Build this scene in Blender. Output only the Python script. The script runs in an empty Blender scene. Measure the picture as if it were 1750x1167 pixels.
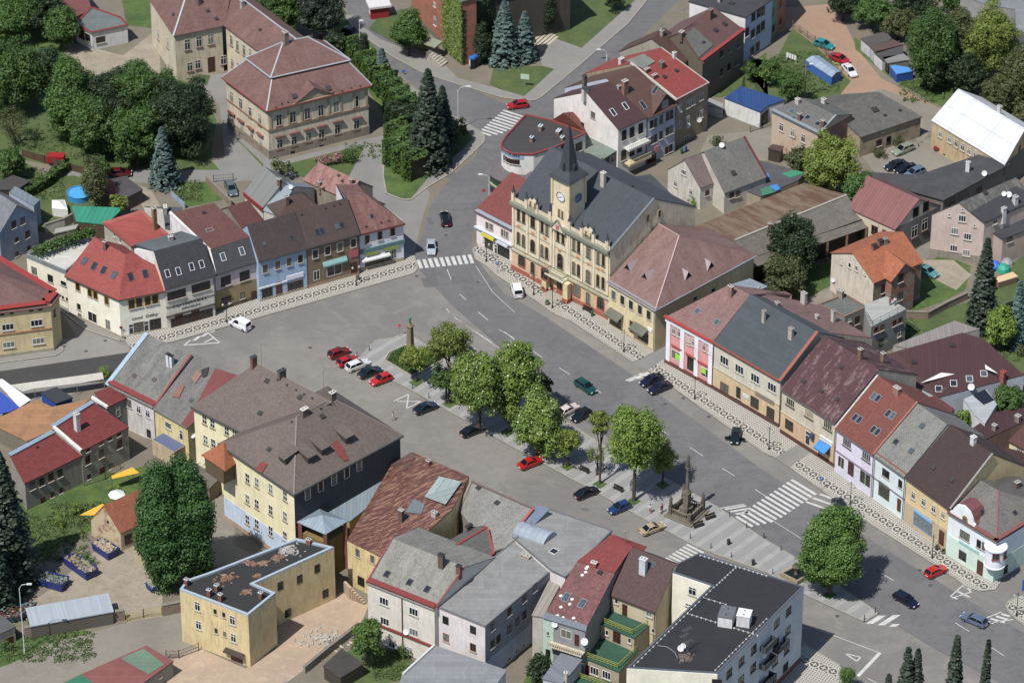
import bpy,math,random
import numpy as np
from mathutils import Vector as V,Matrix
from mathutils.bvhtree import BVHTree
S=bpy.context.scene
COL=S.collection
R=math.radians
# ---------------------------------------------------------------- camera
FPX,PITCH,DIST=7350.0,R(35.0),735.0
CY,SY=math.cos(PITCH),math.sin(PITCH)
CAM=V((0,-DIST*CY,DIST*SY))
FW,UP=V((0,CY,-SY)),V((0,SY,CY))
cd=bpy.data.cameras.new('camera');cam=bpy.data.objects.new('camera',cd);COL.objects.link(cam)
cam.location=CAM;cam.rotation_euler=(R(90)-PITCH,0,0)
cd.sensor_fit='HORIZONTAL';cd.sensor_width=36;cd.lens=FPX/1750*36
cd.clip_start=5;cd.clip_end=12000
S.camera=cam
# ---------------------------------------------------------------- light
SUN=V((-.335,-.395,.857)).normalized()  # towards the sun

w=bpy.data.worlds.new('World');S.world=w;w.use_nodes=True
nt=w.node_tree;nt.nodes.clear()
sky=nt.nodes.new('ShaderNodeTexSky');sky.sky_type='NISHITA';sky.sun_disc=False
sky.sun_elevation=math.asin(SUN.z);sky.sun_rotation=math.atan2(SUN.x,SUN.y)
sky.altitude=400
bg=nt.nodes.new('ShaderNodeBackground');bg.inputs[1].default_value=.095
wo=nt.nodes.new('ShaderNodeOutputWorld')
nt.links.new(sky.outputs[0],bg.inputs[0]);nt.links.new(bg.outputs[0],wo.inputs[0])
sl=bpy.data.lights.new('sun','SUN');sl.energy=4.3;sl.angle=R(.5);sl.color=(1,.96,.91)
so=bpy.data.objects.new('sun',sl);COL.objects.link(so);so.location=(0,0,200)
so.rotation_euler=SUN.to_track_quat('Z','Y').to_euler()
S.view_settings.view_transform='Standard';S.view_settings.look='None'
S.view_settings.exposure=0.48;S.view_settings.gamma=1
# ---------------------------------------------------------------- pixels <-> world
TILES={0:(0,0,1.0)}
for _r,(_y,_b)in enumerate(((0,1),(290,5),(580,9),(867,13))):
 for _c,_x in enumerate((0,430,860,1300)):
  TILES[_b+_c]=(_x,_y,450/1750)
TK=0
def tile(k):
 global TK;TK=k
def px(p):
 k=p[2]if len(p)>2 else TK
 ox,oy,s=TILES[k]
 return ox+p[0]*s,oy+p[1]*s
def ray(p):
 x,y=px(p)
 return(FW*FPX+V((1,0,0))*(x-875)-UP*(y-583.5)).normalized()
def gp(p,z=0.0):
 d=ray(p);t=(z-CAM.z)/d.z
 return CAM+d*t
def proj(P):
 r=P-CAM;dz=r.dot(FW)
 return 875+FPX*r.x/dz,583.5-FPX*r.dot(UP)/dz
def hgt(top,yb):
 """height of a point seen at tile pixel top standing over ground seen at tile row yb"""
 k=top[2]if len(top)>2 else TK
 x,yt=px(top);_,y2=px((top[0],yb,k))
 g=gp((x,y2,0));z=0
 for _ in range(6):
  z+=(proj(g+V((0,0,z)))[1]-yt)/8.2
 return z
def onplane(p,P0,n):
 d=ray(p);t=(P0-CAM).dot(n)/d.dot(n)
 return CAM+d*t
 # ---------------------------------------------------------------- materials
def lin(h,g=1.0):
 h=h.lstrip('#');o=[]
 for i in(0,2,4):
  c=int(h[i:i+2],16)/255
  c=c/12.92 if c<=.04045 else((c+.055)/1.055)**2.4
  o.append(min(c*g,.86))
 m=.3*o[0]+.59*o[1]+.11*o[2];o=[m+(v-m)*.96 for v in o]
 return(*o,1)
MATS={}
class NB:
 def __init__(s,name):
  s.m=bpy.data.materials.new(name);s.m.use_nodes=True
  s.t=s.m.node_tree;s.t.nodes.clear()
  s.out=s.n('OutputMaterial');s.b=s.n('BsdfPrincipled');s.l(s.b.outputs[0],s.out.inputs[0])
 def n(s,ty,**kw):
  o=s.t.nodes.new('ShaderNode'+ty)
  for k,v in kw.items():setattr(o,k,v)
  return o
 def l(s,a,b):s.t.links.new(a,b)
 def val(s,inp,v):
  if hasattr(v,'is_output')or isinstance(v,bpy.types.NodeSocket):s.l(v,inp)
  else:inp.default_value=v
 def math(s,op,a,b=0.0,c=None):
  o=s.n('Math',operation=op);s.val(o.inputs[0],a);s.val(o.inputs[1],b)
  if c is not None:s.val(o.inputs[2],c)
  return o.outputs[0]
 def mix(s,f,a,b,mode='MIX'):
  o=s.n('Mix',data_type='RGBA',blend_type=mode)
  s.val(o.inputs[0],f);s.val(o.inputs[6],a);s.val(o.inputs[7],b)
  return o.outputs[2]
 def noise(s,vec,scale,detail=4,rough=.6,dist=0.0):
  o=s.n('TexNoise');o.inputs['Scale'].default_value=scale;o.inputs['Detail'].default_value=detail
  o.inputs['Roughness'].default_value=rough;o.inputs['Distortion'].default_value=dist
  s.l(vec,o.inputs['Vector']);return o.outputs[0]
 def ramp(s,f,a,b,ca=0.0,cb=1.0):
  o=s.n('MapRange');s.l(f,o.inputs[0])
  for i,v in zip((1,2,3,4),(a,b,ca,cb)):o.inputs[i].default_value=v
  return o.outputs[0]
 def coord(s,which='Object'):
  return s.n('TexCoord').outputs[which]
 def scale(s,vec,sc):
  o=s.n('Mapping');s.l(vec,o.inputs[0]);o.inputs['Scale'].default_value=sc;return o.outputs[0]
 def bump(s,h,st,d=.02):
  o=s.n('Bump');o.inputs['Strength'].default_value=st;o.inputs['Distance'].default_value=d
  s.l(h,o.inputs['Height']);s.l(o.outputs[0],s.b.inputs['Normal'])
def dark(c,f):return(c[0]*f,c[1]*f,c[2]*f,1)
def cached(fn):
 def g(*a,**k):
  key=(fn.__name__,a,tuple(sorted(k.items())))
  if key not in MATS:MATS[key]=fn(*a,**k)
  return MATS[key]
 return g
@cached
def plain(h,g=.7,rough=.6,metal=0.0):
 n=NB('paint_'+h.strip('#'));c=lin(h,g);co=n.coord()
 f=n.noise(co,3.1,3)
 n.l(n.mix(n.ramp(f,.3,.7),dark(c,.82),dark(c,1.12)),n.b.inputs['Base Color'])
 n.b.inputs['Roughness'].default_value=rough;n.b.inputs['Metallic'].default_value=metal
 return n.m
@cached
def plaster(h,g=.85,dirt=.35,stain='#6b6254'):
 n=NB('plaster_'+h.strip('#'));c=lin(h,g);co=n.coord()
 a=n.noise(co,.35,5,.65);b=n.noise(n.scale(co,(2.2,2.2,.35)),1.0,5,.7);f=n.noise(co,9,3)
 x=n.mix(n.ramp(a,.35,.7),dark(c,1.04),dark(c,.82))
 x=n.mix(n.math('MULTIPLY',n.ramp(b,.47,.75),min(.9,dirt*1.5)),x,lin(stain,.6))
 x=n.mix(n.math('MULTIPLY',n.ramp(f,.35,.75),.18),x,dark(c,.6))
 n.l(x,n.b.inputs['Base Color']);n.b.inputs['Roughness'].default_value=.9
 n.bump(f,.35,.02)
 return n.m
@cached
def ruin(h,h2,g=.8,lo=.42,hi=.52,sc=.45):
 """plaster falling off to show brick or stone"""
 n=NB('worn_plaster');co=n.coord();uv=n.coord('UV')
 br=n.n('TexBrick');n.l(uv,br.inputs['Vector']);br.inputs['Scale'].default_value=1
 br.inputs['Brick Width'].default_value=.3;br.inputs['Row Height'].default_value=.12;br.inputs['Mortar Size'].default_value=.015
 br.inputs['Color1'].default_value=lin(h2,g);br.inputs['Color2'].default_value=dark(lin(h2,g),.6);br.inputs['Mortar'].default_value=lin('#b0a595',.6)
 a=n.noise(co,sc,6,.7);f=n.noise(co,6,4)
 c=lin(h,g)
 x=n.mix(n.ramp(f,.3,.7),dark(c,.75),dark(c,1.1))
 x=n.mix(n.ramp(a,lo,hi),x,br.outputs[0])
 n.l(x,n.b.inputs['Base Color']);n.b.inputs['Roughness'].default_value=.95;n.bump(f,.5,.03)
 return n.m
@cached
def brick(h,g=.7,h2=None):
 n=NB('brick_'+h.strip('#'));co=n.coord();uv=n.coord('UV')
 br=n.n('TexBrick');n.l(uv,br.inputs['Vector']);br.inputs['Scale'].default_value=1
 br.inputs['Brick Width'].default_value=.32;br.inputs['Row Height'].default_value=.14;br.inputs['Mortar Size'].default_value=.012
 c=lin(h,g);br.inputs['Color1'].default_value=dark(c,1.15);br.inputs['Color2'].default_value=dark(c,.75);br.inputs['Mortar'].default_value=lin('#a09080',.55)
 x=n.mix(n.math('MULTIPLY',n.ramp(n.noise(co,.7,5),.45,.75),.6),br.outputs[0],lin(h2 or '#5a5048',.6))
 n.l(x,n.b.inputs['Base Color']);n.b.inputs['Roughness'].default_value=.95
 n.bump(n.noise(co,8),.4,.02)
 return n.m
@cached
def tile_roof(h,h2=None,g=.62,tw=.42,th=.34,wear=.5,diag=False,lo=.45,hi=.7,ws=.55,rough=.8,streak=1.0,var=1.0):
 """small-format roofing: h own colour, h2 what weathers over it (lichen, bleaching, rust)"""
 n=NB('roofing_'+h.strip('#'));co=n.coord();uv=n.coord('UV')
 c=lin(h,g);c2=lin(h2 or h,g)
 v=uv
 if diag:
  mp=n.n('Mapping');n.l(uv,mp.inputs[0]);mp.inputs['Rotation'].default_value=(0,0,R(45));v=mp.outputs[0]
 br=n.n('TexBrick');n.l(v,br.inputs['Vector']);br.inputs['Scale'].default_value=1
 if diag:br.offset=0.0
 br.inputs['Brick Width'].default_value=tw;br.inputs['Row Height'].default_value=th
 br.inputs['Mortar Size'].default_value=.022;br.inputs['Bias'].default_value=0
 br.inputs['Color1'].default_value=dark(c,1+.14*var);br.inputs['Color2'].default_value=dark(c,1-.22*var);br.inputs['Mortar'].default_value=dark(c,.62)
 su=n.scale(uv,(1,.3 if streak else 1,1))
 a=n.noise(su,ws,7,.72,.3);b=n.noise(co,.16,3);f=n.noise(su,4.5,5,.75)
 x=br.outputs[0]
 x=n.mix(n.math('MULTIPLY',n.ramp(n.math('ADD',n.math('MULTIPLY',a,.7),n.math('MULTIPLY',f,.3)),lo,hi),wear),x,c2)
 x=n.mix(n.math('MULTIPLY',n.ramp(b,.35,.7),.28),x,dark(c,.68))
 x=n.mix(n.math('MULTIPLY',n.ramp(f,.52,.8),.45),x,dark(c,1.7))
 x=n.mix(n.math('MULTIPLY',n.ramp(n.noise(su,1.1,6,.75),.5,.72),.4),x,dark(c,.55))
 n.l(x,n.b.inputs['Base Color']);n.b.inputs['Roughness'].default_value=rough
 n.bump(n.math('ADD',n.math('MULTIPLY',br.outputs[1],-.6),n.math('MULTIPLY',f,.6)),.6,.04)
 return n.m
@cached
def seam_roof(h,h2=None,g=.62,w=.6,wear=.5,metal=.0,rough=.55,horiz=False,lo=.45,hi=.65,ws=.5,line=.55,cross=0.0):
 """sheet metal or corrugated roofing with a rib every w metres running up the slope"""
 n=NB('sheeting_'+h.strip('#'));co=n.coord();uv=n.coord('UV')
 c=lin(h,g);c2=lin(h2 or h,g)
 sp=n.n('SeparateXYZ');n.l(uv,sp.inputs[0])
 u,v=(1,0)if horiz else(0,1)
 fr=n.math('FRACT',n.math('DIVIDE',sp.outputs[u],w));li=n.math('LESS_THAN',fr,.12)
 cell=n.n('TexWhiteNoise',noise_dimensions='1D');n.l(n.math('FLOOR',n.math('DIVIDE',sp.outputs[u],w)),cell.inputs['W'])
 su=n.scale(uv,(.28,1.6,1)if horiz else(1.6,.28,1))
 a=n.noise(su,ws,7,.72);b=n.noise(co,.2,3);f=n.noise(su,3.5,5,.7)
 x=n.mix(cell.outputs[0],dark(c,.88),dark(c,1.1))
 x=n.mix(n.math('MULTIPLY',n.ramp(n.math('ADD',n.math('MULTIPLY',a,.7),n.math('MULTIPLY',f,.3)),lo,hi),wear),x,c2)
 x=n.mix(n.math('MULTIPLY',n.ramp(b,.35,.7),.2),x,dark(c,.7))
 x=n.mix(n.math('MULTIPLY',n.ramp(f,.45,.8),.22),x,dark(c,1.4))
 x=n.mix(n.math('MULTIPLY',li,line),x,dark(c,.45))
 if cross:
  l2=n.math('LESS_THAN',n.math('FRACT',n.math('DIVIDE',sp.outputs[v],cross)),.05)
  x=n.mix(n.math('MULTIPLY',l2,.5),x,dark(c,.5))
 n.l(x,n.b.inputs['Base Color']);n.b.inputs['Roughness'].default_value=rough;n.b.inputs['Metallic'].default_value=metal
 n.bump(n.math('ADD',n.math('MULTIPLY',li,1.0),n.math('MULTIPLY',f,.25)),.5,.04)
 return n.m
@cached
def bitumen(h,h2=None,g=.6,wear=.5,sheet=1.0,sc=.35):
 """flat roofing felt laid in sheets, patched and stained"""
 n=NB('roofing_felt_'+h.strip('#'));co=n.coord();uv=n.coord('UV')
 c=lin(h,g);c2=lin(h2 or h,g)
 br=n.n('TexBrick');n.l(uv,br.inputs['Vector']);br.inputs['Scale'].default_value=1
 br.inputs['Brick Width'].default_value=5;br.inputs['Row Height'].default_value=sheet;br.inputs['Mortar Size'].default_value=.03
 br.inputs['Color1'].default_value=dark(c,1.1);br.inputs['Color2'].default_value=dark(c,.88);br.inputs['Mortar'].default_value=dark(c,.7)
 a=n.noise(co,sc,7,.7,.5);f=n.noise(co,3.5,5,.7)
 x=n.mix(n.math('MULTIPLY',n.ramp(a,.45,.68),wear),br.outputs[0],c2)
 x=n.mix(n.math('MULTIPLY',n.ramp(f,.4,.75),.3),x,dark(c,.72))
 x=n.mix(n.math('MULTIPLY',n.ramp(n.noise(n.scale(co,(1,.3,1)),.9,6,.75),.5,.7),.35),x,dark(c,1.5))
 n.l(x,n.b.inputs['Base Color']);n.b.inputs['Roughness'].default_value=.85;n.bump(f,.4,.03)
 return n.m
@cached
def ground_mat(h,h2,h3=None,g=.6,sc=.12,fine=2.5,lo=.4,hi=.62,name='ground',rough=.95,bump=.4,third=.6,wear=0):
 n=NB(name+'_surface');co=n.coord()
 c,c2=lin(h,g),lin(h2,g)
 a=n.noise(co,sc,7,.68,.4);f=n.noise(co,fine,6,.75);b=n.noise(co,sc*3.3,5,.7,.8);q=n.noise(co,fine*5,3,.7)
 x=n.mix(n.ramp(a,lo,hi),c,c2)
 if h3:x=n.mix(n.math('MULTIPLY',n.ramp(b,.52,.66),third),x,lin(h3,g))
 x=n.mix(n.math('MULTIPLY',n.ramp(f,.35,.7),.35),x,dark(c,.6))
 x=n.mix(n.math('MULTIPLY',n.ramp(q,.5,.75),.3),x,dark(c2,1.5))
 if wear:
  mp=n.n('Mapping');n.l(co,mp.inputs[0]);mp.inputs['Rotation'].default_value=(0,0,R(45));mp.inputs['Scale'].default_value=(.035,.55,1)
  x=n.mix(n.math('MULTIPLY',n.ramp(n.noise(mp.outputs[0],1.0,5,.6),.5,.7),.4),x,dark(c,.72))
  ds=n.n('VectorMath',operation='ADD');nz=n.n('TexNoise');nz.inputs['Scale'].default_value=.5;n.l(co,nz.inputs['Vector']);n.l(co,ds.inputs[0]);n.l(nz.outputs['Color'],ds.inputs[1])
  vo=n.n('TexVoronoi',feature='DISTANCE_TO_EDGE');vo.inputs['Scale'].default_value=.09;n.l(ds.outputs[0],vo.inputs['Vector'])
  x=n.mix(n.ramp(vo.outputs['Distance'],.003,.012,.16,0),x,dark(c,.45));sp=n.noise(co,.9,2,.4)
  x=n.mix(n.ramp(sp,.68,.76,0,.35),x,dark(c,.5))
 n.l(x,n.b.inputs['Base Color']);n.b.inputs['Roughness'].default_value=rough;n.bump(n.math('ADD',f,q),bump,.05)
 return n.m
@cached
def leaf(h,h2,g=.75,trans=.25):
 n=NB('leaves_'+h.strip('#'));co=n.coord()
 gi=n.n('NewGeometry');oi=n.n('ObjectInfo')
 c,c2=lin(h,g),lin(h2,g)
 x=n.mix(n.ramp(n.noise(co,.55,3),.38,.62),c,c2)
 x=n.mix(gi.outputs['Random Per Island'],n.mix(.4,x,dark(c,.6)),n.mix(.3,x,dark(c2,1.25)))
 hs=n.n('HueSaturation');n.l(x,hs.inputs['Color']);n.l(n.ramp(oi.outputs['Random'],0,1,.88,1.12),hs.inputs['Value'])
 n.l(hs.outputs[0],n.b.inputs['Base Color']);n.b.inputs['Roughness'].default_value=.6
 tr=n.n('BsdfTranslucent');n.l(hs.outputs[0],tr.inputs[0]);ad=n.n('MixShader');ad.inputs[0].default_value=trans
 n.l(n.b.outputs[0],ad.inputs[1]);n.l(tr.outputs[0],ad.inputs[2]);n.l(ad.outputs[0],n.out.inputs[0])
 return n.m
@cached
def glass(dark_h='#20242a',light_h='#8f938c',p=.72):
 """window glass with rooms or net curtains behind; each window differs a little"""
 n=NB('window_glass');oi=n.n('ObjectInfo');co=n.coord('Object')
 r=oi.outputs['Random']
 f=n.noise(co,2.2,3)
 x=n.mix(n.ramp(r,p,p+.02),lin(dark_h,.7),lin(light_h,.6))
 x=n.mix(n.math('MULTIPLY',n.ramp(f,.45,.6),.5),x,lin('#3c4044',.7))
 n.l(x,n.b.inputs['Base Color']);n.b.inputs['Roughness'].default_value=.08;n.b.inputs['Specular IOR Level'].default_value=.6
 return n.m
@cached
def carpaint(h,g=.8):
 n=NB('car_paint_'+h.strip('#'));n.b.inputs['Base Color'].default_value=lin(h,g)
 n.b.inputs['Roughness'].default_value=.28;n.b.inputs['Metallic'].default_value=.15
 n.b.inputs['Coat Weight'].default_value=.6;n.b.inputs['Coat Roughness'].default_value=.05
 return n.m
 # ---------------------------------------------------------------- mesh builder
class MB:
 def __init__(s):s.v=[];s.f=[];s.mi=[]
 def add(s,vs,fs,mi=0):
  b=len(s.v);s.v+=[V(v)for v in vs];s.f+=[tuple(b+i for i in f)for f in fs];s.mi+=[mi]*len(fs);return s
 def poly(s,pts,mi=0):return s.add(pts,[tuple(range(len(pts)))],mi)
 def box(s,c,x,y,z,mi=0):
  """box from centre and three half-axis vectors"""
  c,x,y,z=V(c),V(x),V(y),V(z)
  vs=[c+x*a+y*b+z*d for a in(-1,1)for b in(-1,1)for d in(-1,1)]
  fs=[(0,1,3,2),(4,6,7,5),(0,4,5,1),(2,3,7,6),(0,2,6,4),(1,5,7,3)]
  return s.add(vs,fs,mi)
 def bx(s,x0,x1,y0,y1,z0,z1,mi=0):
  return s.box(((x0+x1)/2,(y0+y1)/2,(z0+z1)/2),((x1-x0)/2,0,0),(0,(y1-y0)/2,0),(0,0,(z1-z0)/2),mi)
 def beam(s,a,b,w,h=None,mi=0):
  """square bar from a to b"""
  a,b=V(a),V(b);d=b-a;L=d.length
  if L<1e-6:return s
  d/=L;u=d.cross(V((0,0,1)))
  if u.length<1e-3:u=V((1,0,0))
  u.normalize();v=u.cross(d)
  return s.box((a+b)/2,d*L/2,u*w/2,v*(h or w)/2,mi)
 def prism(s,pts,z0,z1,mi=0,top=True,bot=True):
  n=len(pts);lo=[V((p[0],p[1],z0))for p in pts];hi=[V((p[0],p[1],z1))for p in pts]
  fs=[(i,(i+1)%n,n+(i+1)%n,n+i)for i in range(n)]
  if top:fs.append(tuple(range(n,2*n)))
  if bot:fs.append(tuple(range(n-1,-1,-1)))
  return s.add(lo+hi,fs,mi)
 def lathe(s,prof,c=(0,0,0),n=12,mi=0):
  """prof: list of (radius, z)"""
  c=V(c);vs=[];fs=[]
  for r,z in prof:
   for i in range(n):
    a=2*math.pi*i/n;vs.append(c+V((r*math.cos(a),r*math.sin(a),z)))
  for j in range(len(prof)-1):
   for i in range(n):
    k=(i+1)%n;fs.append((j*n+i,j*n+k,(j+1)*n+k,(j+1)*n+i))
  fs.append(tuple(range(n-1,-1,-1)));fs.append(tuple(range((len(prof)-1)*n,len(prof)*n)))
  return s.add(vs,fs,mi)
 def tube(s,pts,rs,n=8,mi=0):
  pts=[V(p)for p in pts]
  if not hasattr(rs,'__len__'):rs=[rs]*len(pts)
  vs=[];fs=[]
  for j,p in enumerate(pts):
   d=(pts[min(j+1,len(pts)-1)]-pts[max(j-1,0)]).normalized()
   u=d.cross(V((.3,.1,1)))
   if u.length<.05:u=d.cross(V((1,0,0)))
   u.normalize();v=d.cross(u)
   for i in range(n):
    a=2*math.pi*i/n;vs.append(p+(u*math.cos(a)+v*math.sin(a))*rs[j])
  for j in range(len(pts)-1):
   for i in range(n):
    k=(i+1)%n;fs.append((j*n+i,j*n+k,(j+1)*n+k,(j+1)*n+i))
  fs.append(tuple(range(n-1,-1,-1)));fs.append(tuple(range((len(pts)-1)*n,len(pts)*n)))
  return s.add(vs,fs,mi)
 def slab(s,P,faces,t=.14,mi=0):
  """thick sheet: P dict/list of 3D points, faces index lists (tops). Rim closed."""
  keys=list(P.keys())if isinstance(P,dict)else list(range(len(P)))
  idx={k:i for i,k in enumerate(keys)};n=len(keys)
  top=[V(P[k])for k in keys];bot=[p-V((0,0,t))for p in top]
  F=[tuple(idx[k]for k in f)for f in faces];fs=list(F);fs+=[tuple(n+i for i in reversed(f))for f in F]
  ed={}
  for f in F:
   for a,b in zip(f,f[1:]+f[:1]):ed[(a,b)]=1
  for a,b in ed:
   if(b,a)not in ed:fs.append((a,n+a,n+b,b))
  return s.add(top+bot,fs,mi)
 def mesh(s,name,mats,origin=V((0,0,0)),smooth=False):
  me=bpy.data.meshes.new(name);o=V(origin)
  me.from_pydata([tuple(v-o)for v in s.v],[],s.f)
  if not hasattr(mats,'__len__'):mats=[mats]
  for m in mats:me.materials.append(m)
  if len(mats)>1:me.polygons.foreach_set('material_index',s.mi)
  autouv(me)
  if smooth:me.polygons.foreach_set('use_smooth',[True]*len(me.polygons))
  me.validate();me.update()
  return me
 def build(s,name,mats,parent=None,smooth=False,origin=None):
  o=origin
  if o is None:o=worigin(parent)if parent else V((0,0,0))
  ob=bpy.data.objects.new(name,s.mesh(name,mats,o,smooth));COL.objects.link(ob)
  if parent:ob.parent=parent
  elif origin is not None:ob.location=o
  return ob
def worigin(o):
 v=V((0,0,0))
 while o:v+=o.location;o=o.parent
 return v
def autouv(me):
 me.update();uvl=me.uv_layers.new(name='UVMap');nl=len(me.loops)
 if not nl:return
 co=np.empty(len(me.vertices)*3);me.vertices.foreach_get('co',co);co=co.reshape(-1,3)
 vi=np.empty(nl,int);me.loops.foreach_get('vertex_index',vi)
 npoly=len(me.polygons);lt=np.empty(npoly,int);me.polygons.foreach_get('loop_total',lt)
 no=np.empty(npoly*3);me.polygons.foreach_get('normal',no);no=no.reshape(-1,3)
 N=np.repeat(no,lt,axis=0);P=co[vi]
 U=np.stack([-N[:,1],N[:,0],np.zeros(nl)],1);L=np.linalg.norm(U,axis=1)
 flat=L<.05;U[flat]=(1,0,0);L[flat]=1;U/=L[:,None]
 W=np.cross(N,U);W[flat]=(0,1,0)
 uv=np.stack([(P*U).sum(1),(P*W).sum(1)],1)
 uvl.data.foreach_set('uv',uv.ravel())
 # ---------------------------------------------------------------- scene bookkeeping
def tag(o,label=None,cat=None,group=None,kind=None):
 if label:o['label']=label
 if cat:o['category']=cat
 if group:o['group']=group
 if kind:o['kind']=kind
 return o
def thing(name,label,cat,loc=(0,0,0),group=None,rz=0.0):
 o=bpy.data.objects.new(name,None);COL.objects.link(o);o.location=loc;o.rotation_euler=(0,0,rz)
 o.empty_display_size=.5
 return tag(o,label,cat,group)
def copy_tree(o,parent=None):
 c=o.copy();COL.objects.link(c)
 if parent:c.parent=parent
 for ch in CH.get(o,[])if o in CH else o.children:copy_tree(ch,c)
 return c
CH={}
def textmesh(s,size,bold=False,shear=0.0,ext=.015,squash=1.0):
 cu=bpy.data.curves.new('lettering','FONT');cu.body=s;cu.size=size;cu.extrude=ext;cu.shear=shear
 cu.align_x='CENTER';cu.align_y='CENTER';cu.resolution_u=2
 if bold:cu.offset=size*.02
 ob=bpy.data.objects.new('lettering',cu);COL.objects.link(ob)
 dg=bpy.context.evaluated_depsgraph_get();me=bpy.data.meshes.new_from_object(ob.evaluated_get(dg))
 bpy.data.objects.remove(ob)
 for v in me.vertices:v.co=V((v.co.x*squash,-v.co.z,v.co.y))  # upright, front towards -y

 return me
 # ---------------------------------------------------------------- houses
ZU=V((0,0,1))
PENDING=[]
def h2(v):return V((v[0],v[1],0))
WCACHE={}
def window_meshes(w,h,style):
 """frame and glass, local frame: x right, z up, -y out of the wall. origin at centre"""
 key=(round(w,2),round(h,2),style)
 if key in WCACHE:return WCACHE[key]
 st=dict(fc='#d8d4ca',surround=None,mull=1,trans=1,arch=False,sill=True,glass=('#20242a','#8f938c',.72),sillc='#b9b2a4',t=.07)
 st.update(WSTYLES[style])
 g=MB();fr=MB();a,b=w/2,h/2
 def arch(x,z):return[]
 if st['arch']:
  pts=[(-a,-b),(a,-b),(a,b-a)]+[(a*math.cos(t),b-a+a*math.sin(t))for t in[math.pi*i/8 for i in range(1,8)]]+[(-a,b-a)]
  g.poly([(x,-.012,z)for x,z in pts])
  o=.14
  pin=pts[2:];pout=[(a+o,b-a)]+[((a+o)*math.cos(t),b-a+(a+o)*math.sin(t))for t in[math.pi*i/8 for i in range(1,8)]]+[(-a-o,b-a)]
  if st['surround']:
   for(p,q,r_,s_)in zip(pin,pin[1:],pout,pout[1:]):
    fr.add([(p[0],-.09,p[1]),(q[0],-.09,q[1]),(s_[0],-.09,s_[1]),(r_[0],-.09,r_[1]),(p[0],0,p[1]),(q[0],0,q[1]),(s_[0],0,s_[1]),(r_[0],0,r_[1])],[(0,1,2,3),(0,4,5,1),(3,2,6,7)],1)
   for sx in(-1,1):fr.bx(sx*(a+o/2)-o/2,sx*(a+o/2)+o/2,-.09,0,-b,b-a,1)
  top=b-a
 else:
  g.poly([(-a,-.012,-b),(a,-.012,-b),(a,-.012,b),(-a,-.012,b)]);top=b
  if st['surround']:
   o=.16
   fr.bx(-a-o,-a,-.06,0,-b,b+o,1);fr.bx(a,a+o,-.06,0,-b,b+o,1);fr.bx(-a,a,-.06,0,b,b+o,1)
 t=st['t'];y0,y1=-.05,-.013
 fr.bx(-a,-a+t,y0,y1,-b,top);fr.bx(a-t,a,y0,y1,-b,top);fr.bx(-a+t,a-t,y0,y1,-b,-b+t)
 if not st['arch']:fr.bx(-a+t,a-t,y0,y1,b-t,b)
 n=st['mull']
 for i in range(1,n+1):
  x=-a+w*i/(n+1);fr.bx(x-t/2,x+t/2,y0,y1,-b+t,top-(0 if st['arch']else t))
 if st['trans']:
  z=b-h*.3 if not st['arch']else top
  if st['trans']==2:fr.bx(-a+t,a-t,y0-.003,y1,-t/2,t/2)
  else:fr.bx(-a+t,a-t,y0-.003,y1,z-t/2,z+t/2)
 sl=MB()
 if st['sill']:sl.bx(-a-.12,a+.12,-.2,-.002,-b-.12,-b-.02)
 fm=[plain(st['fc'],.75)]+([plain(st['surround'],.75)]if st['surround']else[])
 WCACHE[key]=(g.mesh('window',glass(*st['glass'])),fr.mesh('frame',fm if len(fm)>1 else fm[0]),sl.mesh('sill',plain(st['sillc'],.7))if st['sill']else None)
 return WCACHE[key]
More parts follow.
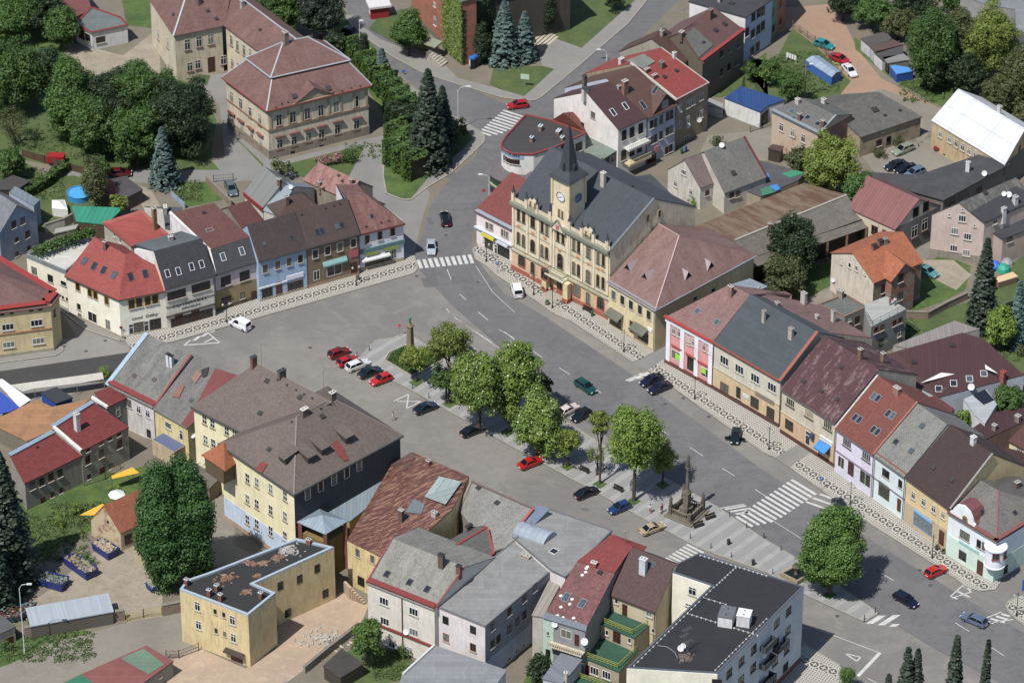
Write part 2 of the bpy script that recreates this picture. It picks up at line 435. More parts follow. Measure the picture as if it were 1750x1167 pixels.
WSTYLES={'white':dict(fc='#e8e8e6',surround=None),'white2':dict(fc='#ececea',mull=2,trans=0,surround=None),'brown':dict(fc='#4a2c22',surround=None,mull=1),'brown3':dict(fc='#4a2c22',mull=2,trans=0),'dark':dict(fc='#3a3230',surround=None,mull=1,trans=0),'darkc':dict(fc='#3a2c28',surround='#cfc8b8'),'cross':dict(fc='#efeee6',surround=None,mull=1,trans=2,sillc='#8a7f5a'),'crossy':dict(fc='#efeee6',surround='#d9c98a',mull=1,trans=2,sillc='#8a7f5a'),'arch':dict(fc='#5a3a30',arch=True,surround='#c9b68a',sillc='#5a6a5c'),'archred':dict(fc='#5a5a4c',arch=True,surround='#a3574a',sillc='#9a5548',mull=2),'hall':dict(fc='#5a3328',surround='#d2c193',sillc='#5a6a5c'),'shop':dict(fc='#6b4a3a',mull=1,trans=0,sill=False,glass=('#2c2c2c','#6f6a5c',.8)),'shop4':dict(fc='#55382c',mull=4,trans=0,sill=False,glass=('#2c2926','#5a4c40',.8)),'shopw':dict(fc='#e4e4e0',mull=1,trans=0,sill=False,glass=('#30302e','#8a8676',.7)),'shopb':dict(fc='#5b8fc0',mull=3,trans=0,sill=False,glass=('#3a4a55','#8a9698',.7)),'shopg':dict(fc='#4a4a44',mull=2,trans=0,sill=False,glass=('#1c1c1a','#4a4a40',.8)),'door':dict(fc='#5a2a20',mull=1,trans=1,sill=False,glass=('#3a2018','#4a3024',.8),t=.14),'doorw':dict(fc='#d8d8d4',mull=0,trans=1,sill=False,glass=('#33363a','#6a6e70',.8),t=.12),'gate':dict(fc='#6b3a2c',mull=2,trans=0,sill=False,glass=('#5a3022','#5a3022',.8),t=.1),'hole':dict(fc='#3a3632',mull=0,trans=0,sill=False,glass=('#0e0e0e','#15130f',.8),t=.05),'orange':dict(fc='#8a5228',mull=1,trans=0,surround=None),'yellow':dict(fc='#5a3a20',mull=1,trans=0,surround='#d8b04a'),'school':dict(fc='#dcd8cc',surround=None,sillc='#7a5148',mull=1,trans=1),'bay':dict(fc='#8a4a3a',mull=1,trans=0,sillc='#8a4a3a'),'small':dict(fc='#e0e0dc',mull=0,trans=0),'smalld':dict(fc='#4a403a',mull=0,trans=0),'ivory4':dict(fc='#e4dcc0',mull=3,trans=0,sillc='#4a382e',glass=('#3a3c38','#b8b090',.5)),'white4':dict(fc='#e8e8e6',mull=3,trans=0,sillc='#4a4642'),}
class House:
 def __init__(s,name,label,cat='house',wall=None,roof=None,group=None):
  s.name,s.label,s.cat,s.group=name,label,cat,group
  s.wall,s.roof=wall,roof;s.root=None
  s.wv=[];s.wf=[];s.rv=[];s.rf=[];s.ax=V((1,0,0));s._b=None;s.H=0
 def start(s,p):
  if s.root is None:s.root=thing(s.name,s.label,s.cat,(p.x,p.y,0),s.group)
 def addw(s,mb,mat=None,name='wall'):
  b=len(s.wv);s.wv+=mb.v;s.wf+=[tuple(b+i for i in f)for f in mb.f];s._b=None
  return mb.build(name,mat or s.wall,s.root)
 def addr(s,mb,mat=None,name='roof'):
  b=len(s.rv);s.rv+=mb.v;s.rf+=[tuple(b+i for i in f)for f in mb.f];s._b=None
  o=mb.build(name,mat or s.roof,s.root);s.roofob=o
  return o
 def trees(s):
  if s._b is None:
   s._b=(BVHTree.FromPolygons(s.wv,s.wf)if s.wf else None,BVHTree.FromPolygons(s.rv,s.rf)if s.rf else None)
  return s._b
 def hit(s,p,what='w'):
  t=s.trees()[0 if what=='w' else 1]
  d=ray(p)
  if t:
   loc,no,i,dist=t.ray_cast(CAM,d)
   if loc is not None:
    if no.dot(d)>0:no=-no
    return loc,no
  return None,None
  # -- volumes
 def gable(s,A,B,h,pitch,R1,R2,ends='gg',over=.35,eo=.12,wall=None,roof=None,back=1.0,t=.16,backh=None,wallname='wall',low=0.0):
  a,b=gp(A,h),gp(B,h);s.start(a)
  u=(b-a);u.z=0;L=u.length;u.normalize();n=V((-u.y,u.x,0))
  r1g,r2g=gp(R1,h+3),gp(R2,h+3)
  if((r1g+r2g)/2-a).dot(n)<0:n=-n
  if pitch is None:
   best=None
   for deg in range(22,56):
    pn_=u.cross(n+ZU*math.tan(R(deg))).normalized();q1,q2=onplane(R1,a,pn_),onplane(R2,a,pn_)
    e_=(abs((q1-a).dot(u))if ends[0]=='g' else 0)+(abs((q2-b).dot(u))if ends[1]=='g' else 0)
    if best is None or e_<best[0]:best=(e_,deg)
   pitch=best[1];print('pitch',s.label[:40],best,'len',round(L,1))
  tp=math.tan(R(pitch))
  pn=u.cross(n+ZU*tp).normalized()
  r1,r2=onplane(R1,a,pn),onplane(R2,a,pn)
  zr=(r1.z+r2.z)/2;d=(zr-h)/tp
  r1,r2=gp(R1,zr),gp(R2,zr)
  # put both exactly on the ridge line
  r1=h2(a)+u*(r1-a).dot(u)+n*d+ZU*zr;r2=h2(a)+u*(r2-a).dot(u)+n*d+ZU*zr
  db=d*back
  def bc(c,r,e):
   if e=='g':q=h2(c)+(h2(r)-h2(c))*(1+back)
   else:q=h2(c)+n*(d+db)
   return V((q.x,q.y,h))
  a2,b2=bc(a,r1,ends[0]),bc(b,r2,ends[1])
  W=s.wall if wall is None else wall
  mb=MB();zt=-.06
  def dn(p):return V((p.x,p.y,low))
  def up(p):return V((p.x,p.y,p.z+zt))
  def inn(p,q):return p
  mb.poly([dn(a),dn(b),up(b),up(a)]);mb.poly([dn(b2),dn(a2),up(a2),up(b2)])
  if ends[0]=='g':mb.poly([dn(a2),dn(a),up(a),up(r1),up(a2)])
  else:mb.poly([dn(a2),dn(a),up(a),up(a2)])
  if ends[1]=='g':mb.poly([dn(b),dn(b2),up(b2),up(r2),up(b)])
  else:mb.poly([dn(b),dn(b2),up(b2),up(b)])
  wo_=s.addw(mb,W,wallname)
  k=over*tp
  e0=eo if ends[0]=='g' else over;e1=eo if ends[1]=='g' else over
  k0=0;
  P=dict(a=a-n*over-u*e0-ZU*k,b=b-n*over+u*e1-ZU*k,c=b2+n*over+u*e1-ZU*k,d=a2+n*over-u*e0-ZU*k,r=r1-u*(eo if ends[0]=='g' else 0),q=r2+u*(eo if ends[1]=='g' else 0))
  if(r1-r2).length<1.0 and ends=='hh':pass
  F=[['a','b','q','r'],['c','d','r','q']]
  if ends[0]=='h':F.append(['d','a','r'])
  if ends[1]=='h':F.append(['b','c','q'])
  for kk in P:P[kk]=P[kk]+ZU*.06
  mb=MB().slab(P,F,t);ro=s.addr(mb,roof)
  s.ax=u;s.nn=n;s.H=h
  I=dict(a=a,b=b,a2=a2,b2=b2,r1=r1,r2=r2,u=u,n=n,h=h,zr=zr,P=P,roof=ro,wall=wo_,L=L,d=d)
  s.I=I
  return I
 def hipcaps(s,I,mat,w=.22,which='rhv'):
  """raised caps on ridge and hips"""
  P=I['P'];mb=MB();up=ZU*.03
  if 'r' in which:mb.beam(P['r']+up,P['q']+up,w,.12)
  for k,a,b in(('1','a','r'),('2','b','q'),('3','c','q'),('4','d','r')):
   if k in which:mb.beam(P[a]+up,P[b]+up,w,.12)
  mb.build('ridge_cap',mat,I['roof'])
 def gutter(s,I,mat,keys=('a','b'),down=True):
  P=I['P'];mb=MB();a,b=P[keys[0]],P[keys[1]]
  n=(I['n']if keys==('a','b')else-I['n'])
  o=n*-.06-ZU*.16
  mb.beam(a+o,b+o,.14,.12);mb.build('gutter',mat,s.root)
  if down:
   q=MB();bb=I['b']-I['u']*.15-I['n']*.1
   q.tube([bb+ZU*-.3,V((bb.x,bb.y,0.1))],.06,6);q.build('downpipe',mat,s.root)
 def flat(s,pts,h,para=.0,pw=.25,wall=None,roof=None,paramat=None,low=0.0,over=0.0,slope=None,t=.2,name='wall'):
  """pts polygon seen at height h (tile pixels or 3D)"""
  P=[p if isinstance(p,V)else gp(p,h)for p in pts]
  hs=[h]*len(P)
  if slope:hs=[h+x for x in slope]
  s.start(P[0]);ar=sum(P[i].x*P[(i+1)%len(P)].y-P[(i+1)%len(P)].x*P[i].y for i in range(len(P)))
  if ar<0:P.reverse();hs.reverse()
  c=sum((h2(p)for p in P),V((0,0,0)))/len(P)
  mb=MB();n=len(P)
  if para:
   mb.prism([(p.x,p.y)for p in P],low,h-para+.01,top=False,bot=False)
   inner=inset(P,pw);m2=MB()
   for i in range(n):
    j=(i+1)%n
    z0,z1=h-para,h
    a,b,ai,bi=P[i],P[j],inner[i],inner[j]
    f=lambda p,z:V((p.x,p.y,z))
    m2.add([f(a,z0),f(b,z0),f(b,z1),f(a,z1),f(ai,z0-.2),f(bi,z0-.2),f(bi,z1),f(ai,z1)],[(0,1,2,3),(3,2,6,7),(5,4,7,6)])
   s.addw(mb,wall,name);s.addw(m2,paramat or wall,'parapet')
   r=MB();r.poly([V((p.x,p.y,h-para))for p in inner]);ro=s.addr(r,roof)
  else:
   vs=[V((p.x,p.y,low))for p in P]+[V((p.x,p.y,hh-.1))for p,hh in zip(P,hs)]
   mb.add(vs,[(i,(i+1)%n,n+(i+1)%n,n+i)for i in range(n)])
   s.addw(mb,wall,name)
   O=inset(P,-over)if over else P
   r=MB().slab([V((p.x,p.y,hh))for p,hh in zip(O,hs)],[list(range(n))],t);ro=s.addr(r,roof)
  u=P[1]-P[0];u.z=0;s.ax=u.normalized();s.H=h
  return dict(P=P,roof=ro,c=c)
 def custom(s,eaves,faces,pts,h,wall=None,roof=None,t=.16,over=.0,low=0.0,gables=()):
  """eaves: ordered 3D eave corners for walls; pts dict of 3D roof points"""
  s.start(eaves[0]);mb=MB();n=len(eaves)
  E=eaves;ar=sum(E[i].x*E[(i+1)%n].y-E[(i+1)%n].x*E[i].y for i in range(n))
  if ar<0:E=E[::-1]
  for i in range(n):
   a,b=E[i],E[(i+1)%n]
   mb.poly([V((a.x,a.y,low)),V((b.x,b.y,low)),b-ZU*.06,a-ZU*.06])
  for g in gables:mb.poly([p-ZU*.05 for p in g])
  s.addw(mb,wall)
  c=sum((h2(p)for p in E),V((0,0,0)))/n
  faces=[[f[0],f[i],f[i+1]]for f in faces for i in range(1,len(f)-1)]
  r=MB().slab(pts,faces,t);ro=s.addr(r,roof)
  u=eaves[1]-eaves[0];u.z=0;s.ax=u.normalized();s.H=h
  return ro
  # -- features
 def win(s,style,w,h,*rows,name='window',frame='frame'):
 # placed at the end, once every facing of the wall is known
  PENDING.append((s,TK,style,w,h,rows,name,frame))
 def win_now(s,style,w,h,rows,name,frame):
  """rows: (x0,y0,x1,y1,n) or (x,y): window centres in pixels, put on the wall they fall on"""
  gm,fm,sm=window_meshes(w,h,style)
  for r in rows:
   if len(r)==2:L=[r]
   elif len(r)==3:L=[r]
   else:
    n=r[4];L=[(r[0]+(r[2]-r[0])*i/max(1,n-1),r[1]+(r[3]-r[1])*i/max(1,n-1))+tuple(r[5:6])for i in range(n)]
   for p in L:
    loc,no=s.hit(p)
    if loc is None or abs(no.z)>.5:continue
    y=-h2(no).normalized();x=y.cross(ZU)
    M=Matrix((x,y,ZU)).transposed().to_4x4();M.translation=loc-s.root.location
    o=bpy.data.objects.new(name,gm);COL.objects.link(o);o.parent=s.root;o.matrix_local=M
    f=bpy.data.objects.new(frame,fm);COL.objects.link(f);f.parent=o
    if sm:
     f=bpy.data.objects.new('sill',sm);COL.objects.link(f);f.parent=o
 def on_wall(s,p,mb,name,mat,parent=None,push=0.0,smooth=False):
  """place a local mesh (x right, z up, -y out) on the wall seen at p"""
  loc,no=s.hit(p)
  if loc is None:return None
  y=-h2(no).normalized();x=y.cross(ZU)
  M=Matrix((x,y,ZU)).transposed().to_4x4();M.translation=loc-y*push-s.root.location
  me=mb.mesh(name,mat,smooth=smooth)if isinstance(mb,MB)else mb
  if not isinstance(mb,MB):me.materials.clear();me.materials.append(mat)
  o=bpy.data.objects.new(name,me);COL.objects.link(o);o.parent=s.root;o.matrix_local=M
  if parent:
   o.parent=parent;o.matrix_local=parent.matrix_local.inverted()@M
  return o
 def sign(s,p,w,h,board,text=None,tcol='#202020',size=.5,d=.12,bold=True,shear=0.0,squash=1.0,dz=0,tx2=None):
  ob=s.on_wall(p,MB().bx(-w/2,w/2,-d,0,-h/2,h/2),'sign_board',plain(board,.8))if board else None
  if text:
   me=textmesh(text,size,bold,shear,squash=squash)
   t=s.on_wall(p,me,'lettering',plain(tcol,.7),push=d+.03 if board else.05)
   if t and ob:
    M=t.matrix_local.copy();t.parent=ob;t.matrix_local=ob.matrix_local.inverted()@M
 def awning(s,p,w,out,drop,mat,thick=.08,sides=True,name='awning'):
  m=MB();m.slab([(-w/2,0,drop/2),(-w/2,-out,-drop/2),(w/2,-out,-drop/2),(w/2,0,drop/2)],[[0,1,2,3]],thick)
  if sides:m.bx(-w/2,w/2,-out-.03,-out,-drop/2-.28,-drop/2)
  return s.on_wall(p,m,name,mat)
 def band(s,A,B,z0,z1,mat,proud=.04,name='plinth',h=None,A0=None,face_cam=True):
  """strip on the wall between corner pixels A,B (read at height h)"""
  h=s.H if h is None else h
  a,b=(A if isinstance(A,V)else gp(A,h)),(B if isinstance(B,V)else gp(B,h))
  u=(b-a);u.z=0;L=u.length;u.normalize();n=V((u.y,-u.x,0))
  if n.dot(CAM-a)<0:n=-n
  c=(h2(a)+h2(b))/2+n*(proud/2-.01)+ZU*(z0+z1)/2
  m=MB().box(c,u*(L/2+proud*.5),n*(proud/2+.01),ZU*(z1-z0)/2)
  if z1-z0>.35 and proud<=.15:
   k=len(s.wv);s.wv+=m.v;s.wf+=[tuple(k+i for i in f)for f in m.f];s._b=None
  return m.build(name,mat,s.root)
 def sky(s,w,h,*ps,style='dark',name='skylight'):
  """roof windows"""
  g=MB().poly([(-w/2,-h/2,.07),(w/2,-h/2,.07),(w/2,h/2,.07),(-w/2,h/2,.07)])
  f=MB();t=.08
  for x0,x1,y0,y1 in((-w/2-t,-w/2,-h/2-t,h/2+t),(w/2,w/2+t,-h/2-t,h/2+t),(-w/2,w/2,-h/2-t,-h/2),(-w/2,w/2,h/2,h/2+t)):
   f.bx(x0,x1,y0,y1,-.05,.12)
  f.bx(-w/2,w/2,-h/2,h/2,-.04,.05)
  fc={'dark':'#4a4a4c','white':'#e6e6e4','grey':'#8d9498','rust':'#7a3c34'}[style]
  key=('sky',w,h,style)
  if key not in WCACHE:WCACHE[key]=(g.mesh('skylight',glass('#2a3038','#5c6a74',.6)),f.mesh('frame',plain(fc,.7)))
  gm,fm=WCACHE[key]
  for p in ps:
   loc,no=s.hit(p,'r')
   if loc is None:continue
   x=ZU.cross(no)
   if x.length<.05:x=s.ax.copy()
   x.normalize();y=no.cross(x)
   M=Matrix((x,y,no)).transposed().to_4x4();M.translation=loc-s.root.location
   o=bpy.data.objects.new(name,gm);COL.objects.link(o);o.parent=s.root;o.matrix_local=M
   q=bpy.data.objects.new('frame',fm);COL.objects.link(q);q.parent=o
 def hatches(s,*ps,w=.5,mat=None):
  """small dark roof vents and hatches"""
  key=('hatch',w)
  if key not in WCACHE:
   m=MB();m.add([(-w/2,-w/2,0),(w/2,-w/2,0),(w/2,w/2,0),(-w/2,w/2,0),(-w/2,-w/2,.28),(w/2,-w/2,.28),(w/2,w/2,.08),(-w/2,w/2,.08)],[(0,1,5,4),(1,2,6,5),(3,0,4,7),(4,5,6,7),(2,3,7,6)])
   WCACHE[key]=m.mesh('roof_hatch',plain('#33302e',.8))
  me=WCACHE[key]
  for p in ps:
   loc,no=s.hit(p,'r')
   if loc is None:continue
   x=ZU.cross(no)
   if x.length<.05:x=s.ax.copy()
   x.normalize();y=no.cross(x)
   M=Matrix((x,y,no)).transposed().to_4x4();M.translation=loc-s.root.location
   o=bpy.data.objects.new('roof_hatch',me);COL.objects.link(o);o.parent=s.root;o.matrix_local=M
 def chim(s,p,hh,w=.6,d=.45,col='#9a6a58',cap='#b8b4ac',kind='brick'):
  """p: pixel of the stack's foot on the roof"""
  loc,no=s.hit(p,'r')
  if loc is None:
   loc,no=s.hit(p,'w')
   if loc is None:return
  u=s.ax;n=V((-u.y,u.x,0))
  c=h2(loc)+ZU*loc.z
  m=MB().box(c+ZU*(hh/2-.5),u*w/2,n*d/2,ZU*(hh/2+.5))
  o=m.build('chimney',brick(col,.7)if kind=='brick' else plaster(col,.8),s.root)
  k=MB().box(c+ZU*(hh+.04),u*(w/2+.07),n*(d/2+.07),ZU*.06)
  k.build('chimney_cap',plain(cap,.7),o)
  for i in((-.25,.25)if w>.55 else(0,)):MB().box(c+u*i*w+ZU*(hh+.13),u*.09,n*.09,ZU*.06).build('flue',plain('#2a2624',.7),o)
 def dish(s,p,r=.4,what='r',face=None):
  loc,no=s.hit(p,what)
  if loc is None:return
  m=MB();d=V((-.3,-.8,.45)).normalized()if face is None else V(face).normalized()
  x=d.cross(ZU).normalized();y=x.cross(d);c=loc+ZU*.5+d*.3;n=14
  vs=[c-d*.1]+[c+(x*math.cos(2*math.pi*i/n)+y*math.sin(2*math.pi*i/n))*r for i in range(n)]
  m.add(vs+[v-d*.04 for v in vs],[(0,1+i,1+(i+1)%n)for i in range(n)]+[(n+1,n+2+(i+1)%n,n+2+i)for i in range(n)])
  m.beam(loc-ZU*.05,c,.05)
  m.build('satellite_dish',plain('#dcdcda',.75,.4),s.root,smooth=False)
 def aerial(s,p,hh=2.5,what='r',bars=5):
  loc,no=s.hit(p,what)
  if loc is None:return
  m=MB().beam(loc-ZU*.2,loc+ZU*hh,.06);u=V((.8,.6,0));v=V((-.6,.8,0))
  if bars:
   m.beam(loc+ZU*(hh-.1)-u*.8,loc+ZU*(hh-.1)+u*.8,.04)
   for i in range(bars):
    c=loc+ZU*(hh-.1)+u*(-.7+1.4*i/(bars-1));m.beam(c-v*.35,c+v*.35,.03)
  m.build('tv_aerial',plain('#77756f',.7,.5),s.root)
def inset(P,d):
 n=len(P);out=[]
 for i in range(n):
  a,b,c=P[i-1],P[i],P[(i+1)%n]
  e1=h2(b-a).normalized();e2=h2(c-b).normalized()
  n1=V((-e1.y,e1.x,0));n2=V((-e2.y,e2.x,0));bis=n1+n2
  if bis.length<.1:bis=n1.copy()
  bis.normalize();k=d/max(.3,bis.dot(n1));q=b+bis*k;out.append(V((q.x,q.y,b.z)))
 return out
 # ---------------------------------------------------------------- ground, roads, pavements
def sheet(name,pts,mat,z,kind='structure',rel=None):
 P=[gp(p,z)for p in pts]
 o=MB().poly(P).build(name,mat);return tag(o,kind=kind)
G_DIRT=ground_mat('#8a8070','#7b7468','#6c7448',name='earth',g=.62)
G_ASPH=ground_mat('#8f8b84','#7e7b78','#9a958c',sc=.045,fine=.8,name='asphalt',lo=.42,hi=.56,wear=1,g=.64,bump=.2,rough=.9)
G_ROAD=ground_mat('#6f6f71','#7c7b7a','#626265',sc=.07,fine=.9,name='road',wear=1,g=.62,bump=.2,rough=.9)
G_SIDE=ground_mat('#8f8d87','#86847f','#979389',sc=.12,fine=1.5,name='pavement',g=.7)
G_GRASS=ground_mat('#4a6032','#5d7038','#75744c',sc=.25,fine=2.2,name='grass',g=.62,bump=.9)
G_GRASS2=ground_mat('#42602a','#607a36','#7c7c50',sc=.3,fine=1.6,name='rough_grass',g=.6,bump=1.0)
G_CONC=ground_mat('#a89e8c','#978c7a','#7f7668',sc=.3,fine=1.1,name='concrete',g=.68)
G_SAND=ground_mat('#bda68c','#af9a86','#cdbca2',sc=.16,fine=1.3,name='sandy_earth',g=.66)
G_GRAV=ground_mat('#928c80','#857f74','#9c9686',sc=.12,fine=2.0,name='gravel',g=.66)
G_RED=ground_mat('#b08e76','#a08670','#8f8672',sc=.13,fine=1.5,name='red_earth',g=.66)
G_DARK=ground_mat('#4a4a4a','#434445','#55544f',sc=.4,fine=2,name='dark_felt',g=.6)
def cobbles():
 n=NB('cobbles');co=n.coord()
 vo=n.n('TexVoronoi');vo.inputs['Scale'].default_value=3.2;n.l(co,vo.inputs['Vector'])
 c=lin('#8b8a86',.68);a=n.noise(co,.2,5)
 x=n.mix(n.ramp(a,.35,.65),c,dark(c,.85));x=n.mix(n.ramp(vo.outputs['Distance'],.05,.3,.5,0),x,dark(c,.5))
 n.l(x,n.b.inputs['Base Color']);n.b.inputs['Roughness'].default_value=.9;return n.m
G_COB=cobbles()
def bandpave():
 """island paving: pale cross bands between greyer fields"""
 n=NB('banded_paving');uv=n.coord('UV');co=n.coord()
 sp=n.n('SeparateXYZ');n.l(uv,sp.inputs[0])
 fr=n.math('FRACT',n.math('DIVIDE',sp.outputs[0],2.6));li=n.math('LESS_THAN',fr,.38)
 f2=n.math('LESS_THAN',n.math('FRACT',n.math('DIVIDE',sp.outputs[0],.43)),.1)
 c=lin('#a3a3a0',.74);c2=lin('#949492',.72)
 x=n.mix(li,c2,c);x=n.mix(n.math('MULTIPLY',f2,.35),x,dark(c2,.6))
 x=n.mix(n.math('MULTIPLY',n.ramp(n.noise(co,.5,6,.7),.4,.7),.45),x,dark(c2,.75))
 x=n.mix(n.math('MULTIPLY',n.ramp(n.noise(co,5,4,.7),.4,.7),.3),x,dark(c2,.6))
 n.l(x,n.b.inputs['Base Color']);n.b.inputs['Roughness'].default_value=.9;return n.m
def mosaic():
 """mosaic pavement: pale ground with small dark lozenges and a row of dark rosettes with pale crosses; v=0 is the rosette row"""
 n=NB('mosaic_paving');uv=n.coord('UV');co=n.coord();M=n.math
 sp=n.n('SeparateXYZ');n.l(uv,sp.inputs[0]);u,v=sp.outputs[0],sp.outputs[1]
 P=1.62
 du=M('MULTIPLY',M('SUBTRACT',M('FRACT',M('DIVIDE',u,P)),.5),P);av=M('ABSOLUTE',v);au=M('ABSOLUTE',du)
 r=M('SQRT',M('ADD',M('MULTIPLY',du,du),M('MULTIPLY',v,v)))
 q=.231
 fa=M('ABSOLUTE',M('SUBTRACT',M('FRACT',M('DIVIDE',u,2*q)),.5));fb=M('ABSOLUTE',M('SUBTRACT',M('FRACT',M('DIVIDE',v,2*q)),.5))
 loz=M('LESS_THAN',M('ADD',fa,fb),.29)
 row=M('LESS_THAN',av,.82)
 cusp=M('MULTIPLY',M('GREATER_THAN',r,.9),M('GREATER_THAN',M('SUBTRACT',au,M('MULTIPLY',av,.4)),.32))
 ring=M('MULTIPLY',M('GREATER_THAN',r,.67),M('LESS_THAN',r,.81))
 disc=M('LESS_THAN',r,.67)
 cross=M('MULTIPLY',M('LESS_THAN',M('MINIMUM',av,au),.11),M('LESS_THAN',r,.46))
 L=lin('#c0bcb1',.64);D=lin('#55524e',.58)
 x=n.mix(loz,L,D)
 x=n.mix(row,x,n.mix(cusp,L,dark(D,1.35)))
 x=n.mix(disc,x,D);x=n.mix(ring,x,dark(L,1.15));x=n.mix(cross,x,dark(L,1.2))
 x=n.mix(M('MULTIPLY',n.ramp(n.noise(co,.45,5,.7),.45,.75),.3),x,lin('#8a8272',.6))
 x=n.mix(M('MULTIPLY',n.ramp(n.noise(co,9,3,.7),.4,.7),.3),x,dark(D,1.2))
 n.l(x,n.b.inputs['Base Color']);n.b.inputs['Roughness'].default_value=.88;return n.m
G_MOS=mosaic();G_BAND=bandpave()
G_KERB=ground_mat('#a9a498','#98948a',sc=.8,fine=3,name='kerb',g=.66)
def pave(name,pts,mat,row=None,z=.12,kerb=None,kw=.28):
 """raised pavement; row = two pixels giving the uv direction and v=0 line; kerb: how many of the first points carry kerb stones"""
 P=[gp(p,z)for p in pts];n=len(P)
 ar=sum(P[i].x*P[(i+1)%n].y-P[(i+1)%n].x*P[i].y for i in range(n))
 m=MB().prism([(p.x,p.y)for p in P],0.0,z,bot=False)
 if ar<0:m.f=[tuple(reversed(f))for f in m.f]
 o=m.build(name,mat);tag(o,kind='structure')
 if row:
  a,b=gp(row[0],z),gp(row[1],z);d=(b-a);d.z=0;L=d.length;d.normalize();w_=V((-d.y,d.x,0))
  uv=o.data.uv_layers[0]
  for li,lo in enumerate(o.data.loops):
   p=o.data.vertices[lo.vertex_index].co-a
   uv.data[li].uv=(p.dot(d),p.dot(w_))
 if kerb:
  k=MB()
  for a,b in zip(P[:kerb],P[1:kerb]):
   c=(a+b)/2;d=(b-a);L=d.length;d.normalize();w_=V((-d.y,d.x,0))*(1 if ar>0 else-1)
   k.box(c+w_*kw/2-ZU*.055,d*(L/2+.02),w_*kw/2,ZU*.07)
  tag(k.build('kerb',G_KERB),kind='structure')
 return o
big=MB().poly([(-3000,-3000,0),(3000,-3000,0),(3000,3000,0),(-3000,3000,0)]).build('ground',G_DIRT);tag(big,kind='structure')
tile(0)
sheet('asphalt_square',[(-80,760),(-80,590),(60,602),(95,598),(140,592),(100,525),(135,530),(215,578),(300,560),(390,530),(700,450),(712,430),(805,425),(830,440),(1000,560),(1130,600),(1300,700),(1500,830),(1700,980),(1860,940),(1860,1320),(1250,1320),(1340,1060),(1100,960),(900,860),(700,800),(560,760),(420,700),(200,640)],G_ASPH,.004)
sheet('road',[(706,440),(708,436),(722,400),(738,345),(775,300),(815,262),(828,240),(812,222),(760,190),(640,90),(600,45),(575,-60),(655,-60),(668,55),(740,115),(800,150),(860,176),(905,178),(960,130),(1115,-60),(1220,-60),(1100,60),(980,180),(880,260),(845,330),(815,370),(805,410),(805,425),(812,440),(860,500),(930,540),(1080,640),(1300,800),(1500,930),(1680,1040),(1850,1140),(1850,1240),(1600,1110),(1400,990),(1200,860),(1000,720),(850,590),(770,520),(720,465)],G_ROAD,.008)
sheet('side_street',[(690,445),(690,380),(600,330),(560,290),(480,305),(300,318),(110,300),(95,272),(310,282),(385,268),(375,180),(340,150),(350,128),(400,125),(420,200),(480,275),(625,238),(655,232),(656,290),(665,318),(700,334),(728,320),(735,332),(722,372),(712,415),(708,442)],G_COB,.006)
sheet('yard_pavement',[(110,70),(210,95),(270,50),(275,130),(200,130),(110,130)],G_CONC,.005)
tile(4)
sheet('dirt_track',[(90,60),(450,30),(560,150),(640,330),(800,520),(1000,620),(1200,730),(1180,800),(450,740),(400,760),(460,680),(560,560),(450,400),(350,290),(200,180),(100,230)],G_RED,.005)
sheet('yard_gravel',[(640,1000),(850,930),(1050,950),(1160,900),(1400,1020),(1350,1100),(1200,1200),(800,1200)],G_GRAV,.009)
sheet('lane_gravel',[(440,700),(800,590),(1180,720),(1180,800),(1050,980),(990,780),(780,640)],G_GRAV,.009)
sheet('lane_gravel',[(-130,880),(80,850),(70,1060),(-60,1090),(-200,1180),(-500,1280),(-420,1050),(-350,900)],G_GRAV,.006)
sheet('grass',[(620,250),(760,330),(900,520),(1150,540),(1400,640),(1200,710),(920,560),(760,440),(630,330)],G_GRASS2,.012)
sheet('grass',[(210,190),(350,290),(470,410),(600,540),(480,690),(0,700),(-140,640),(-90,400),(100,400)],G_GRASS,.012)
tile(3)
sheet('grass',[(300,240),(520,320),(880,0),(960,-110),(420,-80)],G_GRASS,.13)
sheet('grass',[(-90,560),(-60,440),(265,440),(340,460),(140,640),(0,600)],G_GRASS,.13)
sheet('grass',[(1360,640),(1600,450),(1750,350),(1760,640),(1610,590),(1450,650)],G_GRASS,.012)
pave('sidewalk',[(-1060,100),(-990,200),(-750,370),(-550,480),(-310,560),(0,652),(200,672),(250,650),(480,460),(830,160),(960,0),(1060,-120),(900,-60),(520,320),(300,240),(200,230),(260,440),(340,460),(140,640),(0,600),(-300,520),(-420,400),(-600,350),(-820,260),(-960,160),(-1000,100)],G_SIDE,kerb=12)
tile(2)
pave('grass_island',[(935,850),(880,950),(868,1167),(890,1290),(1010,1330),(1060,1330),(1180,1240),(1330,1150),(1480,1010),(1552,940),(1550,900),(1520,870),(1300,740),(1060,570),(1000,620)],G_SIDE,kerb=12)
sheet('grass',[(940,870),(890,950),(878,1167),(900,1280),(1000,1320),(1060,1320),(1200,1150),(1400,1000),(1470,920),(1440,870),(1290,780),(1060,620)],G_GRASS2,.125)
sheet('grass',[(780,190),(930,275),(1160,340),(1180,200),(1000,60),(830,130)],G_GRASS,.125)
sheet('grass',[(240,1090),(760,960),(650,1167),(560,1240),(300,1167)],G_GRASS,.012)
sheet('grass',[(860,740),(640,380),(420,0),(560,0),(900,420),(1080,640),(1060,800),(940,850)],G_GRASS2,.011)
tile(1)
sheet('grass',[(-60,640),(-60,-60),(400,-60),(440,200),(480,260),(560,380),(640,400),(1010,470),(1160,520),(1280,560),(1440,800),(1400,1060),(960,1080),(600,980),(450,980),(240,640)],G_GRASS2,.0045)
sheet('grass',[(-60,1300),(-60,640),(240,640),(450,980),(600,980),(960,1080),(1400,1060),(1460,1130),(500,1130),(140,1060),(300,1167),(500,1300)],G_GRASS,.010)
